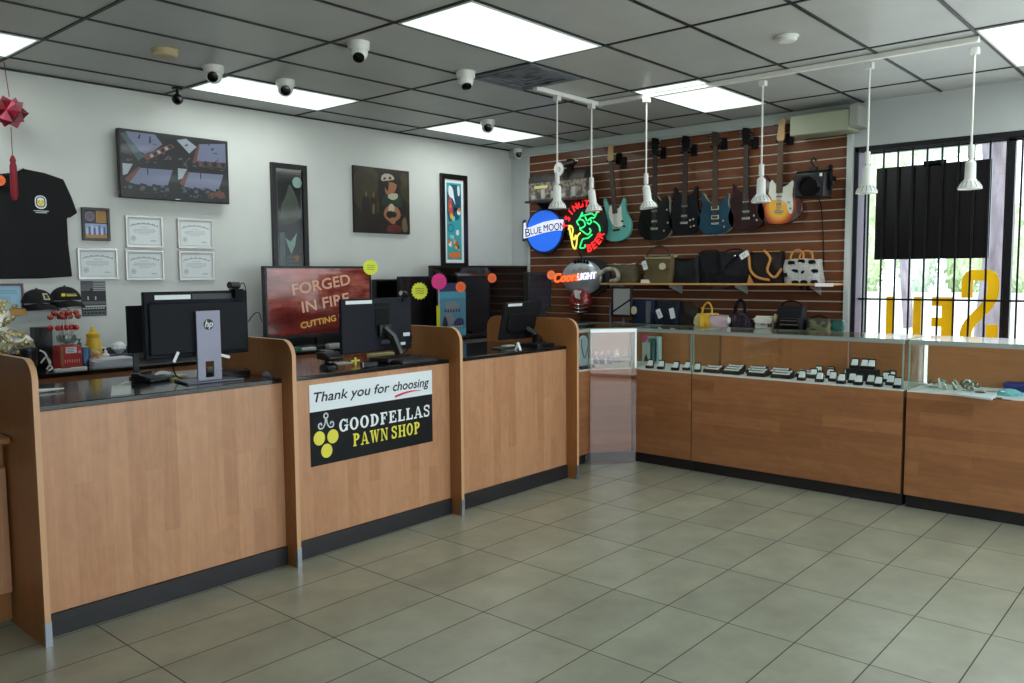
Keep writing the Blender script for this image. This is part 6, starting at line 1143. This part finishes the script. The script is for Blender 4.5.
for wd_, xa_, ww_ in (('PAWN', .315, .285), ('SHOP', .63, .25)): tx = MB(); slab(tx, F, wd_, W_*xa_, H_*.15, H_*.165, 0, w=W_*ww_); part(t, 'lettering', tx, SYEL, label='yellow slab serif lettering')
for wd_, xa_, ww_ in (('Thank you for', .03, .59), ('choosing', .65, .32)): tx = MB(); tx.text(F, wd_, W_*xa_, H_*.785, H_*.17, .0012, 0, shear=.22, bold=.0016, w=W_*ww_); part(t, 'lettering', tx, mat('sign_ink', (20, 20, 24), .5), label='slanted black lettering')
sw = MB(); P_ = catm([(W_*.665, H_*.705, 0), (W_*.74, H_*.735, 0), (W_*.82, H_*.748, 0), (W_*.90, H_*.738, 0)]); n_ = len(P_); sw.strip(F, [(q.x, q.y) for q in P_], [H_*.03*(1-(i/(n_-1))**2*.85) for i in range(n_)], .0014); part(t, 'underline', sw, mat('sign_red', (206, 26, 58), .45), label='red underline swoosh')
em = MB(); r_ = H_*.083
for ax_, ay_ in ((.062, .335), (.162, .33), (.114, .165)): em.prism(F, circ(W_*ax_, H_*ay_, r_, 28, r_*1.05), .0003, .002, 0)
em2 = MB(); ecx = W_*.114; em2.strip(F, circ(ecx, H_*.60, H_*.03, 16)+[(ecx+H_*.03, H_*.60)], H_*.02, .0012)
for s_ in (-1, 1): em2.strip(F, [(q.x, q.y) for q in catm([(ecx+s_*H_*.008, H_*.57, 0), (ecx+s_*H_*.015, H_*.51, 0), (ecx+s_*H_*.05, H_*.455, 0), (ecx+s_*H_*.1, H_*.455, 0), (ecx+s_*H_*.11, H_*.50, 0), (ecx+s_*H_*.075, H_*.515, 0), (ecx+s_*H_*.065, H_*.485, 0)])], H_*.02, .0012)
part(t, 'emblem_ball', em, SYEL, label='three yellow balls'); part(t, 'emblem_scroll', em2, mat('sign_grey', (190, 198, 202), .4), label='pale scroll of the emblem')
# ------------------------------------------------------------------ third desk
pl, pr_ = uy(499, 341, .72), uy(536, 338, .72)
B0 = V((uy(499.5, 341, .76).x, .76, uy(499, 341, .76).z)); 
F = Fr(B0, (1, 0, 0), (0.0, -.22, 1)); w_ = pr_.x-pl.x; h_ = (uy(505, 303, .71).z-B0.z)*1.03
t = thing('computer_monitor', 'black tilted monitor seen from behind on the right desk', 'monitor', (B0.x+w_/2, .72, DZ), group='computer monitors on the desks'); bk = part(t, 'back_shell', MB().prism(F, rrect(0, 0, w_, h_, .012), -.025, .0).prism(F, rrect(w_*.12, h_*.2, w_*.88, h_*.72, .05), .0, .02), mat('shell_black', (14, 15, 18), .6, spec=.2), .008)
part(bk, 'barcode_label', MB().fbox(F, w_*.08, w_*.45, h_*.9, h_*.97, .0003, .0015), PAPER); part(t, 'screen', MB().fbox(F, .012, w_-.012, .012, h_-.012, -.027, -.0255), SCREEN)
cx = B0.x+w_*.72; part(t, 'stand_arm', MB().tube([F.p(w_*.62, h_*.3, .02), V((cx, .66, DZ+.09)), V((cx+.02, .68, DZ+.02))], .024, 8), BLACKP); part(t, 'stand_joint', MB().cyl(F.p(w_*.7, h_*.24, .024), F.p(w_*.7, h_*.24, .04), .022, n=14), SILVER)
part(t, 'stand_base', MB().prism(Fr((cx, .70, DZ), (1, 0, 0), (0, 1, 0)), rrect(-.14, -.09, .16, .1, .04), .0005, .014), BLACKP, .003)
a = uz(516, 349.5, z); 
for k, (u, v, w2_, d2, h2, c, lb) in enumerate(((507, 349, .16, .1, .012, (30, 44, 40), 'dark flat box left of the tilted monitor base'), (511, 348, .1, .06, .022, (188, 194, 178), 'pale notepad on the dark flat box'))):
    a = uz(u, v, z); one(('flat_box', 'notepad')[k], lb, ('box', 'notepad')[k], MB().box(a.x-w2_/2, a.x+w2_/2, a.y, a.y+d2, z+(.0005 if k == 0 else .0125), z+h2), mat('desk3_%d' % k, c, .5), bevel=.002)
a = uz(518, 350, z); one('folded_card', 'small white folded card standing before the tilted monitor', 'card', MB().prism(Fr((a.x, a.y, z), (0, 1, 0), (0, 0, 1)), [(-.025, .001), (.0, .06), (.025, .001), (.022, .001), (.0, .055), (-.022, .001)], -.012, .014), PAPER)
a = uz(545, 345.5, z); t = thing('keyboard', 'thin black keyboard at the right end of the right desk', 'keyboard', (a.x, a.y, z)); F3 = Fr((a.x, a.y, z), (1, 0, 0), (0, 1, 0)); part(t, 'base', MB().prism(F3, rrect(-.13, -.03, .19, .1, .01), .001, .016), BLACKP, .002); kb = MB()
for i in range(11):
    for j in range(3): kb.prism(F3, rect(-.12+i*.027, -.02+j*.035, -.098+i*.027, .008+j*.035), .0165, .021)
part(t, 'keys', kb, DGREY)
mb = MB().tube(catm([F.p(w_*.68, h_*.12, .03), V((cx+.03, .6, z+.03)), V((cx+.08, .58, z+.006)), V((cx+.2, .6, z+.006))]), .004, 6).tube(catm([F.p(w_*.72, h_*.2, .03), V((cx+.05, .64, z+.06)), V((cx+.06, .66, z+.006))]), .0045, 6); one('cable', 'black cables dropping from the tilted monitor', 'cable', mb, BLACKM)
# ------------------------------------------------------------------ jewellery in the cases
DK = CZ0+.0005
PADM = mat('pad_white', (232, 234, 240), .6); BOXM = mat('jewel_black', (16, 16, 20), .5); RINGM = mat('ring_metal', (214, 206, 190), .2, 1)
def ringbox(label, p, rz=0):
    t = thing('ring_box', label, 'ring box', p, rz, group='black ring boxes in the long case')
    part(t, 'base', MB().box(-.026, .026, -.028, .028, 0, .024), BOXM, .003, local=True)
    part(t, 'cushion', MB().add([(-.014, -.022, .025), (-.014, .022, .025), (.020, .022, .070), (.020, -.022, .070), (.022, -.022, .025), (.022, .022, .025)], [(0, 1, 2, 3), (0, 3, 4), (1, 5, 2), (3, 2, 5, 4)]), PADM, .003, local=True)
    part(t, 'lid', MB().box(.0235, .030, -.028, .028, .02, .078), BOXM, .002, local=True)
    return t
boxes = [(645, 363.8), (657.4, 364.5), (673.5, 365.3), (686.6, 365), (689.6, 368), (800.7, 374.8), (813.4, 372.6), (819.3, 376), (822, 369), (830, 372.6), (832.8, 375.5), (836.9, 369), (838.3, 378.4), (847.4, 373), (852.2, 377), (857.8, 379), (868, 374.4), (870.5, 378.6), (877.6, 380.6), (885.6, 376), (890.3, 379), (897, 373.3), (897.5, 381.8)]
desc = ['first ring box from the left, nearest the clear sheet', 'second ring box from the left in the short case', 'third ring box from the left in the short case', 'rear box of the right pair in the short case', 'front box of the right pair in the short case',
        'single ring box just right of the flat bracelet trays', 'rear box of the first pair beside the wide tray', 'front box of the first pair beside the wide tray', 'ring box behind the first pair, right of the wide tray', 'rear left box of the second cluster of ring boxes', 'middle box of the second cluster of ring boxes', 'ring box at the back of the second cluster', 'front box of the second cluster of ring boxes', 'rear box of the third row below the raised boxes', 'middle box of the third row below the raised boxes', 'front box of the third row below the raised boxes',
        'rear box of the stacked looking pair below the raised boxes', 'front box of the stacked looking pair below the raised boxes', 'ring box alone at the front edge, right of the stacked looking pair', 'rear box of the right hand cluster', 'front box of the right hand cluster', 'ring box at the back right end of the long case', 'ring box at the front right end beside the glass divider']
first = None
for (u, v), lb in zip(boxes, desc):
    p = uz(u, v, DK+.045); p.z = DK; p.x = max(1.775, min(2.16, p.x))
    if first is None: first = ringbox('black ring box, '+lb.replace('ring box', 'box').replace('ring boxes', 'boxes'), p)
    else: r_ = dup(first, p, random.uniform(-.15, .15), 'black ring box, '+lb.replace('ring box', 'box').replace('ring boxes', 'boxes'))
pr3 = [uz(u, 366, DK+.1) for u in (854.4, 864.3, 871.3)]; X3 = 2.05
pr3 = [ux(u, 363, X3) for u in (854.4, 864.3, 871.3)]; zr = pr3[1].z-.045
one('display_riser', 'small black riser lifting three ring boxes', 'riser', MB().box(X3-.04, X3+.05, pr3[2].y-.05, pr3[0].y+.05, DK, zr-.001), BOXM, bevel=.003)
for q, s in zip(pr3, ('left', 'middle', 'right')): dup(first, (X3, q.y, zr), 0, 'ring box with white cushion, %s of the three on the black riser' % s)
def tray(label, p, w=.15, d=.10, slope=.03, tiers=1):
    t = thing('jewellery_tray', label, 'tray', p, group='black bracelet trays in the long case')
    Fy_ = Fr(V((p.x, p.y-w/2, p.z)), (1, 0, 0), (0, 0, 1)); G = Fr(V((p.x, p.y, p.z)), (0, -1, 0), (0, 0, 1))
    part(t, 'tray_body', MB().add([V((p.x+a, p.y+b, p.z+c)) for b in (-w/2, w/2) for a, c in ((-d/2, 0), (d/2, 0), (d/2, slope+.03), (-d/2, .028))], [(0, 1, 2, 3), (4, 7, 6, 5), (0, 3, 7, 4), (1, 5, 6, 2), (3, 2, 6, 7), (0, 4, 5, 1)]), BOXM, .003)
    sl_ = V((d, 0, slope+.002)).normalized(); up_ = V((-sl_.z, 0, sl_.x)); pd = MB(); G2 = Fr(V((p.x-d/2, p.y, p.z+.028)), (0, -1, 0), sl_)
    for k in range(2): pd.fbox(G2, -w/2+.012, w/2-.012, .012+k*.045, .042+k*.045, -.006, -.0 if 0 else .004)
    part(t, 'pad', pd, PADM, .001)
    br = MB()
    for k in range(2): br.tube([G2.p(-w/2+.025+i*(w-.05)/8, .027+k*.045+.004*(i % 2), .006) for i in range(9)], .0035, 5)
    part(t, 'bracelet', br, RINGM)
for (u, v, w, dp, lb) in ((713.7, 369, .145, 0, 'black bracelet tray, leftmost in the long case'), (733, 370, .15, 0, 'black bracelet tray, second from the left in the long case'), (758, 372.8, .15, 0, 'black bracelet tray, third from the left in the long case'), (782.5, 374, .16, 0, 'widest black bracelet tray, fourth from the left'), (735, 364, .15, .1, 'black bracelet tray behind the second one'), (757, 366, .15, .1, 'black bracelet tray behind the third one'), (780, 367.5, .15, .1, 'black bracelet tray behind the widest one'), (808, 369.5, .17, .1, 'low wide black tray behind the single ring box')):
    p = uz(u, v, DK+.04); p.z = DK; p.x = 1.83 if not dp else 1.985; q = ux(u, v, p.x); p.y = q.y; tray(lb, p, w)
# pieces in the right case
def jp(u, v, z_=DK): p = uz(u, v, z_); return p
GLS = glass('crystal', (225, 238, 232), .12)
a = jp(925, 384); t = thing('bracelet_cluster', 'cluster of clear crystal bracelets at the left of the right display case', 'jewellery', (a.x, a.y, DK)); mb = MB(); rnd = random.Random(8)
for k in range(16):
    o = V((2.0+rnd.uniform(-.13, .08), y2-.24+rnd.uniform(-.16, .16), DK+.012+rnd.uniform(0, .045))); r = rnd.uniform(.022, .034); e = Euler((rnd.uniform(0, 1.5), rnd.uniform(0, 1.5), 0)).to_matrix()
    mb.tube([o+e@V((r*math.cos(i*PI/6), r*math.sin(i*PI/6), 0)) for i in range(12)], .006, 5, k % 2, True)
part(t, 'bangles', mb, [mat('crystal_white', (206, 220, 214), .15, .2), mat('silver_green', (120, 134, 122), .25, .6)])
p = [jp(*q) for q in ((965, 388), (1000, 391.5), (992, 400.5), (957, 396))]; t = thing('jewellery_pad', 'flat white jewellery pad in the right display case', 'pad', ((p[0]+p[2])/2)); part(t, 'pad', MB().prism(FLAT, [(q.x, q.y) for q in p], DK, DK+.014), mat('pad_pale', (196, 206, 208), .6), .002)
c0 = (p[0]+p[2])/2
for k, (dx, dy, m_) in enumerate(((.0, .06, RINGM), (-.04, -.02, mat('bronze_chain', (110, 92, 64), .3, .8)), (.05, -.07, RINGM), (.03, .0, SILVER))):
    o = c0+V((dx, dy, .018)); one('bracelet', ('thin pale bracelet at the left of the white pad', 'bronze bracelet in the middle of the white pad', 'thin gold bracelet at the right of the white pad', 'silver bracelet on the rear of the white pad')[k], 'bracelet', MB().tube([o+V((.022*math.cos(i*PI/7), .03*math.sin(i*PI/7), 0)) for i in range(14)], .004, 5, 0, True), m_, 'bracelets on the white pad')
a = jp(1012, 396); t = thing('jewellery_pouch', 'crumpled aqua jewellery pouch in the right display case', 'pouch', (a.x, a.y, DK)); part(t, 'cloth', MB().sph((a.x+.02, a.y+.02, DK+.001), .05, .085, .045, 12, 0, None, 0, 1), noisy('aqua_cloth', (130, 196, 204), (84, 150, 160), 18, .5, bump=.6)); part(t, 'drawstring', MB().tube([V((a.x-.03+.01*i, a.y+.06-.012*i, DK+.03-.002*i)) for i in range(5)], .004, 5), PAPER)
a = ux(1014, 386, 2.12); one('gift_box', 'deep blue velvet gift box at the right edge of the right case', 'box', MB().box(2.06, 2.2, a.y-.2, a.y+.05, DK, DK+.05, 0).box(2.055, 2.205, a.y-.205, a.y+.055, DK+.03, DK+.055, 0), mat('blue_velvet', (36, 40, 112), .7), bevel=.003)
a = jp(999, 400); t = thing('watch', 'dark metal watch lying at the front of the right display case', 'watch', (a.x, a.y, DK)); part(t, 'case', MB().lathe([(.016, .006), (.018, .012), (.014, .016)], V((a.x, a.y, DK)), 14), mat('watch_dark', (70, 66, 60), .3, .7)); part(t, 'strap', MB().fbox(Fr((a.x, a.y, DK), (0, 1, 0), (-1, 0, 0)), -.07, -.015, -.009, .009, .002, .007).fbox(Fr((a.x, a.y, DK), (0, 1, 0), (-1, 0, 0)), .015, .07, -.009, .009, .002, .007), mat('watch_dark', (70, 66, 60), .3, .7))
# corner case: bust, pink tag card and blue bottles
p = uy(584.5, 350, .62); t = thing('necklace_bust', 'pale blue necklace display bust in the small corner case', 'bust', (p.x, .62, DK)); F = Fr((p.x, .62, DK), (1, 0, 0), (0, 0, 1)); w_ = .075
part(t, 'bust_board', MB().prism(F, smoothp([(-.07, .0), (.07, .0), (.082, .12), (.06, .24), (.03, .285), (-.03, .285), (-.06, .24), (-.082, .12)], 2), -.03, .0), mat('bust_pale', (180, 204, 214), .6), .01)
part(t, 'necklace', MB().tube(catm([F.p(x, y, .004) for x, y in ((-.045, .26), (-.05, .2), (-.015, .1), (.0, .09), (.02, .12), (.05, .2), (.045, .26))]), .0035, 5), mat('gold_chain', (150, 120, 60), .3, .9)); part(t, 'base', MB().fbox(F, -.085, .085, .0, .012, -.06, .03), BOXM)
p = uy(590, 374, .60); one('display_block', 'dark flat block at the front of the small corner case', 'block', MB().box(p.x-.19, p.x-.0, .545, .575, DK, DK+.028), DGREY, bevel=.003)
a = ux(653, 350, 2.12); t = thing('gift_set', 'open pale box holding a teal bottle at the left of the short case', 'gift set', (2.1, a.y, DK)); F = Fr((2.12, a.y, DK), (0, -1, 0), (0, 0, 1)); part(t, 'box', MB().ring(F, rect(-.07, 0, .075, .25), rect(-.045, .02, .05, .235), -.03, .02).fbox(F, -.045, .05, .02, .235, -.03, -.02), mat('box_pale', (176, 206, 206), .5), .002); part(t, 'teal_bottle', MB().cyl(F.p(.005, .021, .0), F.p(.005, .2, .0), .026, .022, 12).cyl(F.p(.005, .2, .0), F.p(.005, .225, .0), .014, n=10), mat('teal_bottle', (30, 112, 124), .3))
p = ux(645, 337.5, 2.0); F = Fr((2.0, p.y, p.z), (0, -1, 0), (0, 0, 1)); pricetag(p, .032, 'pink', 'small hot pink price tag in the short display case', 14, F, k=.92)
p = ux(646, 352, 2.02); t = thing('card_stand', 'small white card with a dark triangle under the pink tag', 'card', (2.02, p.y, DK)); F = Fr((2.02, p.y, DK), (0, -1, 0), (0, 0, 1)); part(t, 'card', MB().fbox(F, -.04, .04, 0, .2, -.004, 0), PAPER); part(t, 'symbol', MB().poly(F, [(-.025, .03), (.03, .03), (.0, .1)], .001), NBLACK)
BLB = mat('blue_glass', (40, 66, 130), .15, coat=.5)
for k, (u, lb) in enumerate(((596, 'blue bottle, leftmost of three in the angled corner case'), (602, 'blue bottle, middle of three in the angled corner case'), (609.5, 'blue bottle, rightmost of three in the angled corner case'))):
    p = uy(u, 365, .72-.05*k); p.z = DK; t = thing('perfume_bottle', lb, 'bottle', p, group='blue bottles in the angled corner case'); part(t, 'bottle', MB().lathe([(.024, 0), (.026, .07), (.012, .085)], p, 14), BLB); part(t, 'cap', MB().lathe([(.013, .085), (.013, .115), (.0, .116)], p, 12), SILVER)
p = uy(619, 363, .62); one('display_step', 'long dark display step in the angled corner case', 'step', MB().box(p.x-.05, p.x+.34, .60, .68, DK, DK+.05), mat('navy_step', (40, 46, 66), .5), bevel=.003)
rnd = random.Random(2)
for k, (u, c, lb) in enumerate(((617, (216, 220, 220), 'white figurine cross piece on the dark display step'), (626, (150, 150, 110), 'olive trinket on the dark display step'), (632, (120, 84, 66), 'brown trinket at the right end of the dark display step'))):
    p = uy(u, 360, .64); t = thing('trinket', lb, 'trinket', (p.x, .64, DK+.051)); m_ = mat('trinket%d' % k, c, .4)
    part(t, 'body', MB().lathe([(.02, 0), (.024, .02), (.01, .04), (.018, .06), (.0, .085)], (p.x, .64, DK+.051), 10), m_); part(t, 'arms', MB().cyl((p.x-.035, .64, DK+.1), (p.x+.035, .64, DK+.1), .008, n=8), m_)
for nm_ in ('black_leather', 'charcoal_nylon', 'black_canvas', 'brown_mono', 'navy_nylon', 'black_navy', 'olive_leather', 'dark_floral', 'black_matte', 'slat_wood', 'beige_mono', 'olive_check', 'dark_navy_finish', 'dark_red_finish', 'blue_burst'):
    MATS[nm_].node_tree.nodes['Principled BSDF'].inputs['Specular IOR Level'].default_value = .18
# ------------------------------------------------------------------ light and camera
def area(name, loc, rot, sx, sy, pw, col=(1, 1, 1)):
    l = bpy.data.lights.new(name, 'AREA'); l.shape = 'RECTANGLE'; l.size = sx; l.size_y = sy; l.energy = pw; l.color = col
    o = bpy.data.objects.new(name, l); C.objects.link(o); o.location = loc; o.rotation_euler = rot; return o
for i, j, _ in LP: area('panel_light', ((i+1)*U, (j+.5)*U, H-.02), (0, 0, 0), 1.18, .57, 11, (.95, 1, .975))
area('storefront_light', (-.6, WY0+.05, 1.45), (PI/2, 0, 0), 5.6, 2.3, 74, (.86, .94, 1))
area('window_light', (WRX-.06, -3.1, 1.7), (PI/2, 0, PI/2), 3.6, 2.0, 26, (.88, .95, 1))
s = bpy.data.lights.new('sun', 'SUN'); s.energy = 5.5; s.angle = .02; s.color = (1, .95, .86)
so = bpy.data.objects.new('sun', s); C.objects.link(so); so.rotation_euler = (math.radians(24), math.radians(-8), 0); so.location = (0, -20, 30)
w = bpy.data.worlds.new('world'); bpy.context.scene.world = w; w.use_nodes = True
bg = w.node_tree.nodes['Background']; bg.inputs[0].default_value = (.80, .90, 1, 1); bg.inputs[1].default_value = 4.0
cd = bpy.data.cameras.new('camera'); cam = bpy.data.objects.new('camera', cd); C.objects.link(cam)
cd.sensor_width = 36; cd.lens = FPX*36/1024; cd.clip_start = .05; cd.clip_end = 300
cam.matrix_world = Matrix(((RT.x, UPV.x, -FW.x, CAM.x), (RT.y, UPV.y, -FW.y, CAM.y), (RT.z, UPV.z, -FW.z, CAM.z), (0, 0, 0, 1)))
bpy.context.scene.camera = cam
sc = bpy.context.scene
sc.view_settings.view_transform = 'Standard'; sc.view_settings.look = 'None'; sc.view_settings.exposure = -.18
sc.cycles.use_denoising = True; sc.cycles.max_bounces = 10; sc.cycles.transparent_max_bounces = 24; sc.cycles.sample_clamp_indirect = 6
sc.cycles.caustics_reflective = False; sc.cycles.caustics_refractive = False
